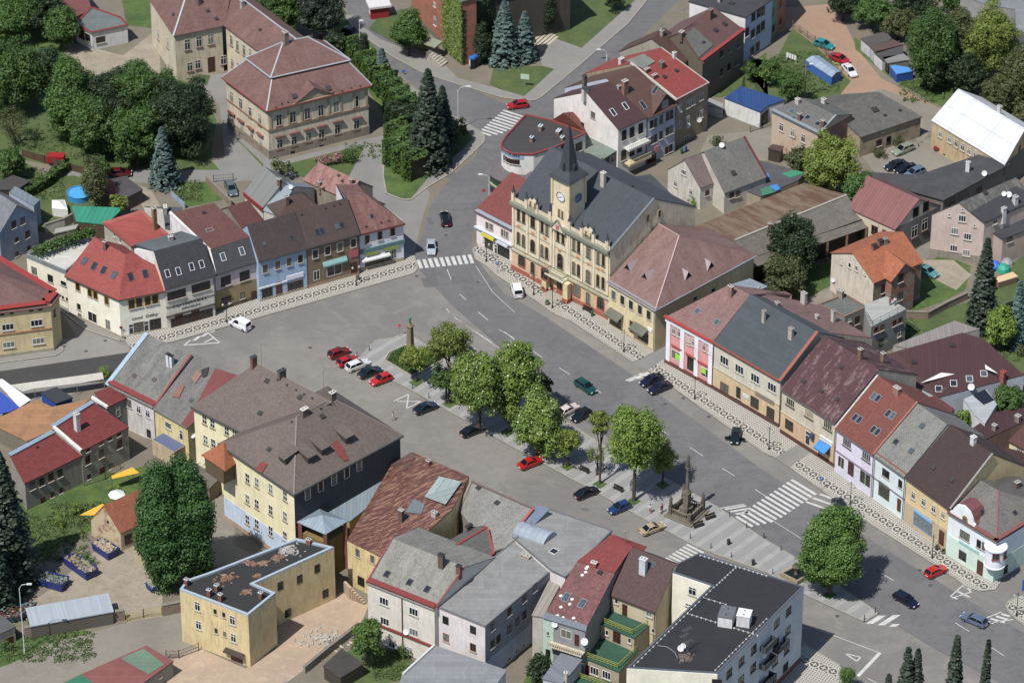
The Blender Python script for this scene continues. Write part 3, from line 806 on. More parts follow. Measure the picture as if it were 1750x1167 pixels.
sheet('grass',[(840,170),(1010,190),(1000,-60),(800,-60)],G_GRASS2,.012)
sheet('grass',[(1230,490),(1400,500),(1380,560),(1280,540)],G_GRASS,.02)
sheet('grass',[(1480,830),(1500,850),(1750,1090),(1750,1110)],G_GRASS2,.02)
tile(5)
sheet('grass',[(-60,60),(500,40),(700,120),(700,260),(480,300),(480,400),(280,420),(-60,300)],G_GRASS,.013)
sheet('path',[(860,90),(1000,130),(1100,300),(1000,330),(900,170)],G_CONC,.014)
sheet('grass',[(1180,90),(1370,80),(1480,200),(1250,250),(1150,170)],G_GRASS2,.013)
pave('sidewalk',[(390,930),(560,1060),(800,1140),(850,1125),(800,1085),(790,1060),(500,900),(380,890)],G_SIDE,kerb=4)
tile(0)
pave('pavement',[(226,598),(299,583),(430,546),(708,467),(714,460),(714,452),(709,437),(690,430),(560,470),(430,505),(368,530),(285,556),(208,572)],G_MOS,row=((300,571),(690,458)),kerb=7)
pave('pavement',[(807,425),(811,442),(831,455),(847,470),(860,478),(913,512),(931,525),(945,536),(972,547),(1081,619),(1120,600),(1060,540),(830,410)],G_MOS,row=((950.5,515),(1088.8,606.5)),kerb=10)
sheet('cobbled_drive',[(1081,619),(1117,600),(1290,500),(1300,520),(1142,614),(1107,632)],G_COB,.012)
tile(11)
pave('pavement',[(960,205),(1100,300),(1740,760),(1803,780),(2050,740),(1500,300),(1095,110)],G_MOS,row=((1017,190),(1748,678)),kerb=4)
tile(12)
pave('pavement',[(190,850),(620,1155),(1140,1487),(1290,1585),(1360,1640),(1460,1672),(1560,1660),(1600,1600),(900,1050),(330,740)],G_MOS,row=((235,820),(1442,1611)),kerb=7)
sheet('driveway',[(90,785),(190,850),(345,740),(262,690)],G_COB,.125)
tile(16)
pave('pavement',[(288,900),(540,1050),(520,1110),(640,1190),(560,1300),(0,1300),(150,1100)],G_MOS,row=((388,1052),(505,1098)),kerb=4)
pave('pavement',[(1760,790),(1700,745),(1640,690),(1625,645),(1650,610),(1700,590),(1800,570),(1900,800)],G_MOS,row=((1700,680),(1750,710)),kerb=6)
tile(0)
isl=[(627,595),(643,580),(671,577),(693,567),(758,606),(850,658),(976,724),(1019,752),(1158,827),(1231,868),(1300,916),(1359,951),(1465,1021),(1503,1047),(1477,1062),(1375,1016),(1310,978),(1194,936),(1081,876),(1000,831),(860,755),(723,678),(669,649),(612,612),(627,595)]
pave('paved_island',isl[:-1],G_BAND,row=((723,678),(1078,874)),kerb=24)
# road markings
WHITE=ground_mat('#d2d2ce','#bdbdb9','#8f8f8c',sc=.8,fine=3,name='road_paint',g=.72,bump=.1,third=.6)
def stripes(name,a0,a1,n,vec,wpx,z=.014,lens=None):
 """n stripes starting on line a0->a1, each running along vec (pixels), wpx its width vector"""
 m=MB()
 for i in range(n):
  t=i/max(1,n-1);x,y=a0[0]+(a1[0]-a0[0])*t,a0[1]+(a1[1]-a0[1])*t
  k=1 if lens is None else lens[i]
  q=[(x,y),(x+vec[0]*k,y+vec[1]*k),(x+vec[0]*k+wpx[0],y+vec[1]*k+wpx[1]),(x+wpx[0],y+wpx[1])]
  m.poly([gp(p,z)for p in q])
 tag(m.build(name,WHITE),kind='structure')
def lines(name,segs,wid=.13,z=.014):
 m=MB()
 for s_ in segs:
  a,b=gp(s_[:2],z),gp(s_[2:4],z);d=(b-a).normalized();q=V((-d.y,d.x,0))*wid/2
  m.poly([a-q,b-q,b+q,a+q])
 tag(m.build(name,WHITE),kind='structure')
tile(6);stripes('crosswalk_marking',(1095,600),(1435,566),10,(22,57),(23,-2))
tile(0);stripes('crosswalk_marking',(1354,818),(1260,881),14,(40,24),(-3.6,2.5),lens=[1.05,1.05,1.05,1.05,1.05,1.05,1.05,1.05,1.05,1,1,.9,.8,.7])
tile(15);stripes('crosswalk_marking',(1225,240),(1060,345),8,(112,55),(-12,9))
tile(2);stripes('crosswalk_marking',(1508,880),(1668,738),10,(130,42),(8,-8),lens=[.6,.8,.95,1,1.1,1.1,1.1,1.1,1.1,1.0])
tile(16);stripes('crosswalk_marking',(655,1180),(700,1130),3,(60,30),(25,8))
tile(16);stripes('hatched_marking',(1265,592),(1335,520),3,(40,20),(20,0),lens=[.8,2.0,1.3])
lines('hatched_marking',[(1260,590,1345,515),(1345,515,1400,560),(1400,560,1270,600)],.2)
stripes('hatched_marking',(700,770),(850,790),3,(70,-45),(50,0),lens=[1.2,1.5,.4])
stripes('hatched_marking',(1490,745),(1600,700),4,(80,22),(0,12),lens=[.7,1.2,1.0,.7])
lines('hatched_marking',[(1480,740,1600,692),(1510,765,1680,742)],.2)
lines('give_way_marking',[(280,770,800,968)],.13)
lines('stop_line_marking',[(790,966,645,1120)],.55)
lines('give_way_marking',[(560,968,665,992),(665,992,640,1020),(640,1020,560,968)],.22)
tile(0)
stripes('hatched_marking',(1237,869),(1255,877),3,(40,-7),(4,2),lens=[.9,.9,.6])
lines('hatched_marking',[(1231,868,1272,861)],.2)
stripes('hatched_marking',(1376,858),(1400,845),3,(42,15),(3,-2),lens=[.9,1.1,.9])
tile(4+7);stripes('hatched_marking',(815,265),(900,225),4,(90,-8),(0,10),lens=[.6,.9,1.0,.8])
tile(4+7);lines('hatched_marking',[(812,270,960,215),(830,280,930,250)],.15)
tile(0)
m4=TILES[0]
TILES['r4']=(200,490,240/1750);TILES['r5']=(860,470,240/1750);TILES['r1']=(640,540,240/1750);TILES['rm']=(1090,760,180/1313)
TILES['hall']=(860,330,240/1750);TILES['hallt']=(860,180,240/1750);TILES['east']=(1130,580,300/1750);TILES['rest']=(820,220,120/1077)
TILES['cor']=(1640,860,110/856);TILES['pel']=(590,380,170/1653);TILES['pinkl']=(800,330,100/972)
tile('r4')
stripes('hatched_marking',(830,722),(1140,575),4,(60,-10),(70,-55),lens=[.5,.9,1.0,1.0])
lines('hatched_marking',[(830,728,1270,697),(1140,580,1280,697),(1090,690,1200,640)],.25)
tile('r1');lines('bus_stop_marking',[(240,1060,425,972),(425,972,400,1150),(400,1150,580,1062),(580,1062,285,1062)],.2)
lines('edge_line_marking',[(990,10,1550,400)],.1)
tile(6);lines('edge_line_marking',[(1345,980,1600,1150),(1490,640,1600,810),(1600,810,1750,950)],.09)
tile(0)
D=[(764,460,771,478),(763,527,768,534),(825,540,833,546),(862,567,879,580),(786,503,796,512),(817,533,834,547)]
def TT(k,L):
 o=TILES[k];return[tuple(o[i%2]+v*o[2]for i,v in enumerate(s_))for s_ in L]
D+=TT(11,[(195,75,260,120),(370,187,442,232),(580,308,650,355),(775,430,820,460),(1040,598,1098,630),(1240,715,1328,773),(1455,855,1537,905),(1675,995,1750,1045)])
D+=TT(16,[(310,100,350,125),(800,435,885,485),(1295,765,1385,822),(1535,928,1617,983)])
lines('centre_line_marking',D,.13)
lines('edge_line_marking',TT(16,[(40,60,300,225)])+TT(7,[(-30,1060,75,1120)]),.09)
# yards, gardens and back lanes
tile(13)
sheet('concrete_yard',[(360,520),(620,300),(800,230),(920,240),(960,330),(1080,560),(1080,720),(850,760),(830,700),(300,720),(200,640)],G_CONC,.006)
sheet('gravel_yard',[(-60,1000),(160,900),(600,830),(850,760),(1200,700),(1400,1000),(1100,1060),(950,960),(400,1300),(-60,1300)],G_GRAV,.009)
sheet('grass',[(-60,900),(160,840),(560,800),(590,840),(300,900),(200,980),(60,1040),(-60,1080)],G_GRASS2,.014)
sheet('grass',[(-100,60),(100,-120),(500,-150),(640,-260),(980,-170),(600,160),(420,240),(340,330),(200,380),(-60,300)],G_GRASS2,.012)
sheet('grass',[(220,250),(350,110),(520,60),(560,130),(440,200),(250,330)],G_GRASS,.016)
sheet('gravel_yard',[(1400,-80),(1560,-60),(1560,250),(1700,320),(1400,400),(1250,200)],G_GRAV,.010)
sheet('concrete_yard',[(1150,1010),(1320,930),(1700,1100),(1750,1300),(900,1300)],G_SAND,.015)
tile(14)
sheet('sandy_yard',[(-60,1080),(160,940),(180,760),(600,560),(780,640),(720,800),(480,980),(250,1150),(-200,1300),(-600,1200)],G_SAND,.012)
sheet('grass',[(640,950),(900,950),(1070,1010),(1000,1150),(640,1200)],G_GRASS,.013)
tile(8)
sheet('grass',[(950,950),(1080,960),(1380,880),(1750,560),(1800,560),(1850,1400),(1600,1400),(1450,1070),(1290,1000),(960,1160)],G_GRASS,.012)
sheet('grass',[(1040,700),(1190,560),(1400,640),(1360,800),(1200,880),(1000,950)],G_GRASS2,.011)
sheet('grass',[(330,640),(470,620),(470,800),(280,860),(0,830),(60,640)],G_GRASS2,.012)
sheet('gravel_lane',[(470,770),(280,870),(120,950),(470,980),(480,860)],G_GRAV,.013)
sheet('asphalt_lane',[(1030,540),(1180,380),(1260,280),(1280,340),(1190,540),(1080,600),(1000,590)],G_GRAV,.013)
sheet('sandy_patch',[(1050,690),(1080,600),(1280,600),(1400,700),(1300,800),(1180,740)],G_CONC,.014)
tile(9)
sheet('concrete_yard',[(-60,60),(300,0),(720,-10),(860,60),(760,200),(0,320)],G_SIDE,.010)
sheet('grass',[(240,1110),(560,960),(760,900),(980,830),(1000,960),(730,1130),(500,1160),(200,1200)],G_GRASS2,.013)
tile(15)
sheet('grass',[(200,1000),(330,960),(400,1167),(100,1250)],G_GRASS2,.013)
# ---------------------------------------------------------------- north-west row along the square
def mid(a,b,t=.5):return a+(b-a)*t
def RT(h,h2=None,**k):return tile_roof(h,h2,**k)
zinc=plain('#b9c2c8',.7,.4,.3);dkgutter=plain('#4b4a4a',.7);redtrim=plain('#8a4038',.7)
tile(5)
# cream corner house, two facades meeting at an obtuse corner
H=House('corner_house','cream corner house with bright red roof and eight roof windows beside a low cream wing','house',plaster('#efebd9',.85,.15),RT('#a04a42','#ae5c50',tw=.5,th=.3,wear=.5))
h=hgt((790,850),1120)
a,b,c=gp((440,690),h),gp((790,850),h),gp((1093,790),h);H.start(b)
pn=(b-a).cross(V((-(b-a).y,(b-a).x,0)).normalized()+ZU*math.tan(R(40))).normalized()
r2=onplane((835,565),b,pn);zr=r2.z;r1=gp((625,450),zr);r2=gp((835,565),zr);r3=gp((995,515),zr)
a2=V((r1.x*2-a.x,r1.y*2-a.y,h));c2=V((r3.x*2-c.x,r3.y*2-c.y,h));b2=V((r2.x*2-b.x+.5,r2.y*2-b.y,h))
P=dict(a=a,b=b,c=c,r1=r1,r2=r2,r3=r3,a2=a2,b2=b2,c2=c2)
P={k:v+ZU*.05 for k,v in P.items()}
for k,cc in(('a',(-.3,-.3)),('b',(0,-.4)),('c',(.1,-.4))):P[k]=P[k]+V((cc[0],cc[1],-.3))
ro=H.custom([a,b,c,c2,b2,a2],[['a','b','r2','r1'],['b','c','r3','r2'],['b2','a2','r1','r2'],['c2','b2','r2','r3']],P,h,gables=[[a2,a,r1],[c,c2,r3]])
m=MB().beam(P['c']+ZU*.05,P['r3']+ZU*.05,.3,.12);m.build('verge',plain('#c98a6c',.7),ro)
m=MB().beam(P['a']-ZU*.2,P['b']-ZU*.2,.15).beam(P['b']-ZU*.2,P['c']-ZU*.2,.15);m.build('gutter',dkgutter,H.root)
H.sky(.8,1.3,(563,608),(627,640),(690,668),(760,700),(868,712),(966,692))
H.win('yellow',.9,1.5,(518,778),(598,818),(635,835),(710,870));H.win('smalld',.8,1.2,(525,910),(530,975))
H.win('shopw',2.0,2.0,(615,980));H.win('shopw',1.1,2.2,(718,1030));H.win('yellow',1.15,1.8,(877,893),(922,883),(984,870),(1028,860))
H.win('shop',2.0,2.3,(925,1050));H.win('shopg',2.0,2.2,(1032,1025));H.win('doorw',.9,2.5,(872,1065),(973,1045))
H.sign((960,975),1,1,None,'Levné  Oděvy','#6a6a60',.8,shear=.3,bold=False)
H.chim((700,530),1.6,.6,.5,'#6b5a54');H.band(b,c,0,.5,plaster('#c9c2ae'));H.band(a,b,0,.5,plaster('#a99a86'))
# the wing: roof terrace
h0=h-.5
g=H.flat([gp((175,560),h0),gp((437,672),h0),gp((520,600),h0),gp((640,440),h0),gp((400,470),h0)],h0,para=.9,roof=bitumen('#c9c6bf','#a8a49c',g=.7),paramat=plaster('#8d979b',.7),name='wing_wall')
H.win('smalld',1.2,1.5,(228,672),(335,722));H.win('smalld',1.2,.8,(422,755));H.win('smalld',.5,.6,(418,848),(446,860))
cornerhouse=H
TH=dict(name='terraced_house')
# grocery
H=House('shop_building','grocery with dark slate mansard between the red-roofed corner house and the two-tone house','shop',plaster('#d9d5c6',.85,.25),RT('#3c3e42','#6c6e70',wear=.35,lo=.5,hi=.75))
h=hgt((1095,780),1065)
I=H.gable((1097,778),(1424,688),h,52,(1025,543),(1338,462),over=.3,back=1.0)
a3,b3=I['r1'],I['r2'];z=a3.z+.9;q1,q2,q3=gp((890,495),z),gp((1205,408),z),gp((1320,450),a3.z+.2)
m=MB().slab([a3+ZU*.12,b3+ZU*.12,q3+ZU*.1,q2,q1],[[0,1,2,3,4]],.15);H.addr(m,bitumen('#5b6164','#6d7377'),'flat_roof')
m=MB().prism([(p.x,p.y)for p in(a3,b3,q3,q2,q1)],0,a3.z-.1);H.addw(m,plaster('#e8e6e2'))
H.sky(.7,1.2,(1113,690),(1185,675),(1273,645),(1340,628),style='white');H.win('brown3',3.4,1.7,(1173,830),(1335,780))
H.band((1097,778),(1424,688),4.6,4.75,plain('#8a8678'),.12,'cornice');H.band((1097,778),(1424,688),2.62,2.75,plain('#3a3630'),.3,'shop_fascia')
H.win('shop4',7.8,2.2,(1275,990));H.win('door',1.5,2.4,(1300,965),(1190,990));H.sign((1262,878),1,1,None,'POTRAVINY','#2c2c28',.95,squash=1.25);H.sign((1268,906),1,1,None,'SAMOOBSLUHA','#4c4c48',.38,squash=1.3)
H.chim((1135,470),.8,.8,.5,'#b9b6b0','#d0d0cc');H.aerial((1145,450),3.5,bars=0);H.gutter(I,dkgutter)
# two-tone house
H=House('terraced_house','two-tone house, pink above and ochre below, brown upper roof over grey mansard','house',plaster('#d3c3c2',.8,.2),RT('#47494c','#5c5f62',wear=.3))
h=hgt((1430,683),945)
I=H.gable((1428,684),(1716,592),h,50,(1383,528),(1668,458),over=.3,back=.9,eo=0)
r1,r2=I['r1'],I['r2'];zt=r1.z+3.2;q1,q2=gp((1128,292),zt),gp((1420,220),zt)
m=MB().slab([r1-ZU*0+ZU*.12,r2+ZU*.12,q2,q1],[[0,1,2,3]],.15);H.addr(m,RT('#6f4640','#7d5650',wear=.5),'upper_roof')
m=MB();m.poly([V((r1.x,r1.y,0)),r1,q1,V((q1.x,q1.y,0))]).poly([V((r2.x,r2.y,0)),r2,q2,V((q2.x,q2.y,0))]).poly([V((q1.x,q1.y,0)),q1,q2,V((q2.x,q2.y,0))]);H.addw(m,plaster('#e2e0dc'))
d=(q1-r1);m=MB().beam(r1+ZU*.1-d*.02,q1+ZU*.25,.35,.5);m.build('party_wall',plaster('#e4e2de'),H.root);m=MB().beam(I['P']['a']+ZU*.1,r1+ZU*.2,.3,.4);m.build('party_wall',plaster('#e4e2de'),H.root)
H.sky(.75,1.3,(1482,580),(1607,542),style='white');H.win('brown3',1.9,1.9,(1500,738),(1625,705));H.win('brown',1.8,1.5,(1503,868));H.win('smalld',.8,1.3,(1610,835));H.win('door',1.0,2.2,(1687,842))
H.band((1428,684),(1716,592),0,4.35,plaster('#9b8a62',.8,.3),.05,'ground_floor_wall');H.band((1428,684),(1716,592),0,.9,plaster('#6a5a40'),.08);H.gutter(I,dkgutter)
H.sky(1.2,.6,(1393,402),style='grey');H.hatches((1355,285),w=.7);H.chim((1555,345),1.2,.6,.6,'#7a6a60')
# blue, brown and white houses
tile(6)
H=House('terraced_house','light blue house with flower boxes and dark brown roof beside the taupe house','house',plaster('#a0b8d2',.85,.2),RT('#463a38','#544644',wear=.4,th=.4))
h=hgt((43,598),880)
I=H.gable((43,599),(368,508),h,42,(-30,372),(285,282),over=.35,eo=.02)
H.win('darkc',.9,1.6,(90,658),(173,633),(249,612),(323,592));H.win('shopg',2.0,2.3,(103,818));H.win('shop',3.0,1.9,(290,770));H.win('gate',1.2,2.8,(182,790))
H.band((43,599),(368,508),0,.6,plaster('#b7ad96'));H.sign((288,708),3.2,.9,'#e6e6ee','drogerie','#5a5aa0',.6);H.band((43,599),(225,548),2.7,3.0,plain('#e8e8e8'),.15,'shop_fascia')
H.sky(.5,.6,(85,492),(267,452));H.gutter(I,dkgutter)
m=MB()
H=House('terraced_house','taupe house with turquoise shop awning and dark brown tiled roof','house',plaster('#83705a',.8,.4),RT('#50413c','#64544e',wear=.4,th=.45))
h=hgt((368,505),790)
I=H.gable((369,506),(713,410),h,42,(298,285),(628,185),over=.35,eo=.05)
H.win('darkc',.95,1.7,(423,560),(505,537),(587,513),(676,487));H.win('shopw',2.9,2.1,(550,668));H.win('shopw',1.2,2.0,(432,702));H.win('door',1.2,2.3,(680,650))
H.awning((550,603),4.6,.5,.6,plain('#7fa7a4',.8));H.sign((680,553),1.5,1.6,'#b8606a','PELIS','#e8e8f0',.62);H.sky(.75,.95,(438,415),(468,406),(567,377),(600,368));H.gutter(I,dkgutter)
H.band((369,506),(713,410),0,.7,plaster('#a08a68'));H.hatches((585,225),(545,240),(490,255),(330,298),w=.25)
whitec=House('corner_house','white corner house with green and ochre shop fascia at the end of the left row','house',plaster('#dcdde4',.85,.15),RT('#80564f','#a08078',wear=.7,lo=.48,hi=.62,ws=.8));H=whitec
h=hgt((715,412),680)
a,b=gp((716,412),h),gp((1008,338),h);pl=(b-a).cross(V((-(b-a).y,(b-a).x,0)).normalized()+ZU*math.tan(R(42))).normalized();H.start(a)
r1=onplane((632,188),a,pl);r1=gp((632,188),r1.z);r2=gp((745,155),r1.z);e2=gp((690,92),h+.2);a2=gp((560,100),h)
P={k:v+ZU*.05 for k,v in dict(a=a,b=b,r1=r1,r2=r2,e=e2,d=a2).items()}
P['a']+=V((0,-.4,-.35));P['b']+=V((.35,-.4,-.35));P['e']+=V((.3,.3,-.3))
ro=H.custom([a,b,e2,a2],[['a','b','r2','r1'],['b','e','r2'],['e','d','r1','r2']],P,h)
m=MB().beam(P['a']-ZU*.2,P['b']-ZU*.2,.3,.2);m.build('gutter',plain('#6a3230'),H.root)
H.win('darkc',.85,1.7,(768,462),(852,438),(937,413));H.band(a,b,3.75,4.6,plain('#5f8080',.7),.25,'shop_fascia');H.win('shopg',5.2,2.1,(845,600));H.win('shopw',.9,2.0,(945,560));H.win('hole',1.2,2.2,(852,615))
H.sign((800,552),2.4,.6,'#8d9a48','potřeby','#6f8a70',.45,d=.3);H.sign((925,518),2.8,.6,'#8d9a48','domácí','#6f8a70',.45,d=.3);H.awning((820,572),5.4,.7,.3,plain('#d8dad8'))
H.band(a,b,0,.8,plaster('#a89c80'));H.sky(.5,.6,(798,310));H.hatches((760,378),(860,352),(910,340),w=.3)
mz=MB()
# behind the row
H=House('old_house','old house with faded red patched roof behind the white corner house','house',plaster('#9b9484',.75,.5),RT('#94605a','#b9988e',wear=.85,lo=.42,hi=.6,ws=.9))
I=H.gable((345,62),(625,185),5.5,40,(470,-58),(690,88),over=.2);H.chim((665,105),1.3,.6,.5,'#8a6258');H.chim((452,130),1.5,.5,.4,'#8a8078');H.aerial((450,110),3.2);H.hatches((480,125),(580,40),(605,75),w=.5)
H=House('old_house','grey corrugated roof house wedged behind the blue house','house',plaster('#d3cfc4',.8,.3),seam_roof('#80827f','#96968f',w=.4))
I=H.gable((-45,150),(75,250),5.2,42,(85,-20),(205,82),over=.3);I2=H.gable((80,270),(160,300),5.0,30,(205,82),(285,112),over=.1,roof=seam_roof('#8c9aa4',w=.5));H.chim((185,100),1.2,.6,.5,'#6a4438');H.band((-45,150),(75,250),4.4,5.2,plain('#9a3a38'),.3,'red_fascia',h=5.2)
H.dish((265,130));
H=House('old_house','small brown hipped roof behind the taupe house','house',plaster('#8f887a',.75,.4),RT('#5a4640','#6b5850',wear=.5))
I=H.gable((190,310),(430,235),6.0,40,(250,190),(320,150),ends='hh',over=.3);H.chim((235,230),1.6,.6,.5,'#8a6050');H.chim((335,150),1.5,.5,.5,'#7a5044')
H=House('old_house','low dark red roof between the two-tone house and the grey roof','house',plaster('#8f887a',.75,.4),RT('#693e3a','#7b5550',wear=.5))
tile(5);I=H.gable((1615,390),(1760,345),6.0,38,(1515,250),(1645,205),over=.2);H.aerial((1510,230),4,'w',0)
H=House('old_house','ribbed bright red metal roof house behind the grocery','house',plaster('#bdb6a8',.8,.5),seam_roof('#a14c42','#b06054',w=.55,horiz=True,line=.35,wear=.5))
h=8.2;a,b,c,d=gp((690,348),h),gp((870,503),h-.2),gp((1125,430),h),gp((945,265),h+1.6)
H.start(a);m=MB().prism([(p.x,p.y)for p in(a,b,c,d)],0,h-.3);H.addw(m,H.wall);H.addr(MB().slab([a+V((-.4,-.1,0)),b+V((0,-.3,0)),c,d],[[0,1,2,3]],.15),H.roof);H.ax=(b-a).normalized()
H.chim((1030,390),4.2,.7,.7,'#a8784c');H.win('small',.6,1.0,(800,470),(760,430))
H=House('old_house','white rendered rear wing with chimneys behind the brown-roofed house','house',plaster('#dcdad4',.8,.3),bitumen('#55555a'))
H.flat([(1080,255),(1100,390),(1250,440),(1210,250),(960,245)],8.0);H.chim((1100,290),1.4,1.2,.5,'#b8b0a4','#d8d4cc');H.hatches((1130,260))
H=House('garden_shed','lean-to with bright green roof near the swimming pool','shed',plaster('#5a4636',.7),seam_roof('#2f8a70','#4aa088',w=.9,g=.7))
H.flat([(480,255),(510,342),(705,362),(795,290),(790,272)],3.2,over=.1,slope=[.4,0,0,.5,.6]);
H=House('garden_shed','garden shed with red felt and dark grey roof halves beside the pool','shed',plaster('#6e6258',.7,.4),RT('#a3584c','#8a4a42',wear=.4))
H.gable((650,175),(790,160),2.6,30,(630,90),(740,62),over=.2);H.flat([(790,165),(850,180),(945,130),(830,45),(725,68)],2.9,roof=bitumen('#4e4b4e','#5e5a5c'),over=.1)
H=House('old_house','pale blue gabled house with grey slate roof at the left edge','house',plaster('#a3adc0',.8,.3),RT('#7d8086','#929498',wear=.4))
h=6.8;I=H.gable((-200,300),(-5,425),h,42,(-85,112),(110,235),over=.3);H.win('brown',1.0,1.5,(92,365),(150,340),(182,430));H.win('brown',.8,1.0,(110,465),(190,522),(113,560));H.flat([(60,150),(225,240),(265,200),(100,110)],5.0,roof=seam_roof('#7f8b94',w=.5))
tile(5)
# ---------------------------------------------------------------- old school, top left
tile(2)
mauve=RT('#7b5850','#9c8078',wear=.6,th=.3,tw=.45,lo=.45,hi=.7)
H=House('school_building','large cream two-storey school with mauve two-tier hipped roofs and white hip lines','school',plaster('#cbc0a8',.85,.4),mauve)
h=hgt((125,748),1080)
a,b,d=gp((100,740),h),gp((800,567),h),gp((1475,515,1),h)
cc=b+(d-a);H.start(a)
ux=(b-a).normalized();vx=(d-a).normalized()
zb=h+3.4;B1,B2,B4=gp((135,525),zb),gp((645,412),zb),gp((1640,400,1),zb);B3=B2+(B4-B1)
zt=zb+2.9;U1,U2=gp((210,292),zt),gp((375,260),zt)
wa,wb,wd=a+ux*.5+vx*.5,b-ux*.5+vx*.5,d+ux*.5-vx*.5;wc=cc-ux*.5-vx*.5
P=dict(a=a,b=b,c=cc,d=d,e=B1,f=B2,g=B3,i=B4)
ro=H.custom([wa,wb,wc,wd],[['a','b','f','e'],['b','c','g','f'],['c','d','i','g'],['d','a','e','i']],P,h)
k=.35;ctr=(B1+B3)/2
up=lambda p:p+(p-ctr).normalized()*.35+ZU*.35
P2=dict(e=up(B1),f=up(B2),g=up(B3),i=up(B4),r=U1+ZU*.35,q=U2+ZU*.35)
m=MB().slab(P2,[['e','f','q','r'],['f','g','q'],['g','i','r','q'],['i','e','r']],.2);ro2=H.addr(m,mauve,'upper_roof')
m=MB().prism([(p.x,p.y)for p in(B1,B2,B3,B4)],zb-.3,zb+.25);m.build('roof_step',plain('#8a3f38',.7),ro2)
white=plain('#b0b4ba',.66,.5)
m=MB()
for x,y in(('e','f'),('f','g'),('g','i'),('i','e')):m.beam(P2[x]+ZU*.02,P2[y]+ZU*.02,.3,.1)
for x,y in(('e','r'),('f','q'),('q','r'),('i','r')):m.beam(P2[x]+ZU*.05,P2[y]+ZU*.05,.28,.12)
for x,y in(('a','e'),('b','f'),('d','i')):m.beam(P[x]+ZU*.05,P[y]+ZU*.05,.24,.12)
m.build('ridge_cap',white,ro2)
m=MB()
for x,y in(('a','b'),('a','d')):m.beam(P[x]-ZU*.08,P[y]-ZU*.08,.35,.22)
m.build('gutter',plain('#8f4a44',.7),H.root)
# central pediment
pc=H.hit((410,640),'w')[0]or gp((410,640),h)
n_=V((ux.y,-ux.x,0));c0=wa+(wb-wa)*.455;pw,ph=4.3,2.4
tp=c0+ZU*ph;f1,f2=c0-ux*pw,c0+ux*pw
m=MB().poly([f1+n_*.25,f2+n_*.25,tp+n_*.25]);H.addw(m,plaster('#b3a58a',.8,.4),'pediment')
bk=-n_*3.4;m=MB().slab([f1+n_*.6-ZU*.1,tp+n_*.6+ZU*.1,tp+bk+ZU*.1,f1-ZU*.1,f2+n_*.6-ZU*.1,f2-ZU*.1],[[0,3,2,1],[4,1,2,5]],.18);H.addr(m,mauve,'pediment_roof')
m=MB().box(c0+n_*.35,ux*pw,n_*.2,ZU*.12);m.build('cornice',plaster('#a39678',.8),H.root)
H.ax=ux
for s_,A_,B_ in(('f',wa,wb),('l',wa,wd)):
 H.band(A_,B_,0,1.9,plaster('#94897a',.75,.5),.12);H.band(A_,B_,6.0,6.35,plaster('#9c8168',.8),.18,'cornice');H.band(A_,B_,h-.7,h-.15,plaster('#b8aa8c',.8),.3,'cornice')
for t in(0.02,.2,.33,.6,.72,.86,.98):
 p=wa+(wb-wa)*t;MB().box(h2(p)+n_*.08+ZU*(h/2+3),ux*.22,n_*.08,ZU*(h/2-3.4)).build('pilaster',plaster('#b0a284',.85),H.root)
U=(182,800),(275,780),(370,757),(460,735),(562,712),(692,677);H.win('school',1.15,2.4,*U)
H.win('school',1.15,2.0,(187,962),(282,940),(378,915),(464,893),(570,862),(697,833))
m=MB().bx(-1,1,-.5,0,-.08,.12)
for p in((187,905),(282,882),(378,857),(464,836),(570,805),(697,780)):H.on_wall(p,m,'window_hood',plain('#78504a',.7))
H.win('hole',.8,.7,(272,1015),(465,975),(565,953));tile(1)
H.win('school',1.0,2.3,(1540,645),(1600,690),(1663,748),(1728,790));H.win('school',1.0,1.9,(1545,800),(1608,855),(1675,905),(1738,960));tile(2);H.win('school',1.0,2.3,(55,800));H.win('school',1.0,1.8,(62,945));
tile(1)
for p in((1545,752),(1605,800),(1670,850),(1733,893)):H.on_wall(p,m,'window_hood',plain('#84524a',.7))
tile(2);H.hatches((285,640),(510,588),w=.9);H.hatches((200,690),(160,715),(240,680),(540,620),(600,605),(660,585),(720,572),w=.25)
# rear wings
tile(1)
hr=10.4
A,Bc=gp((1160,224),hr),gp((1500,155),hr);L0=gp((1000,112),hr)
I=H.gable((1160,224),(1475,160),hr,38,(1270,-115),(1560,-180),ends='hh',over=.4)
H.hipcaps(I,white,.3,'1')
I=H.gable((1500,160),(1850,425),hr,36,(1480,-70),(2012,265),ends='gg',over=.4,eo=0)
H.hipcaps(I,white,.3,'r')
H.win('school',1.1,2.3,(1245,298),(1322,278),(1400,262),(1480,245));H.win('school',1.1,1.9,(1262,445),(1315,430),(1485,400));H.win('door',1.4,3.2,(1405,430))
H.win('school',.9,2.3,(1053,230),(1115,285),(1538,270),(1578,305),(1622,335),(1665,360));H.win('school',.9,1.8,(1062,385),(1123,435),(1545,420),(1582,445))
H.chim((1320,25),1.3,.8,.6,'#7a5a50');H.chim((1612,50),1.4,.7,.7,'#b8b4ac');H.hatches((1155,98),(1380,72),(1437,125),(1730,200),w=.6)
tile(2);H.chim((225,290),2.4,1.0,.9,'#8a7f70','#a8a49a');H.hatches((60,200),w=.6)
schoolhouse=H
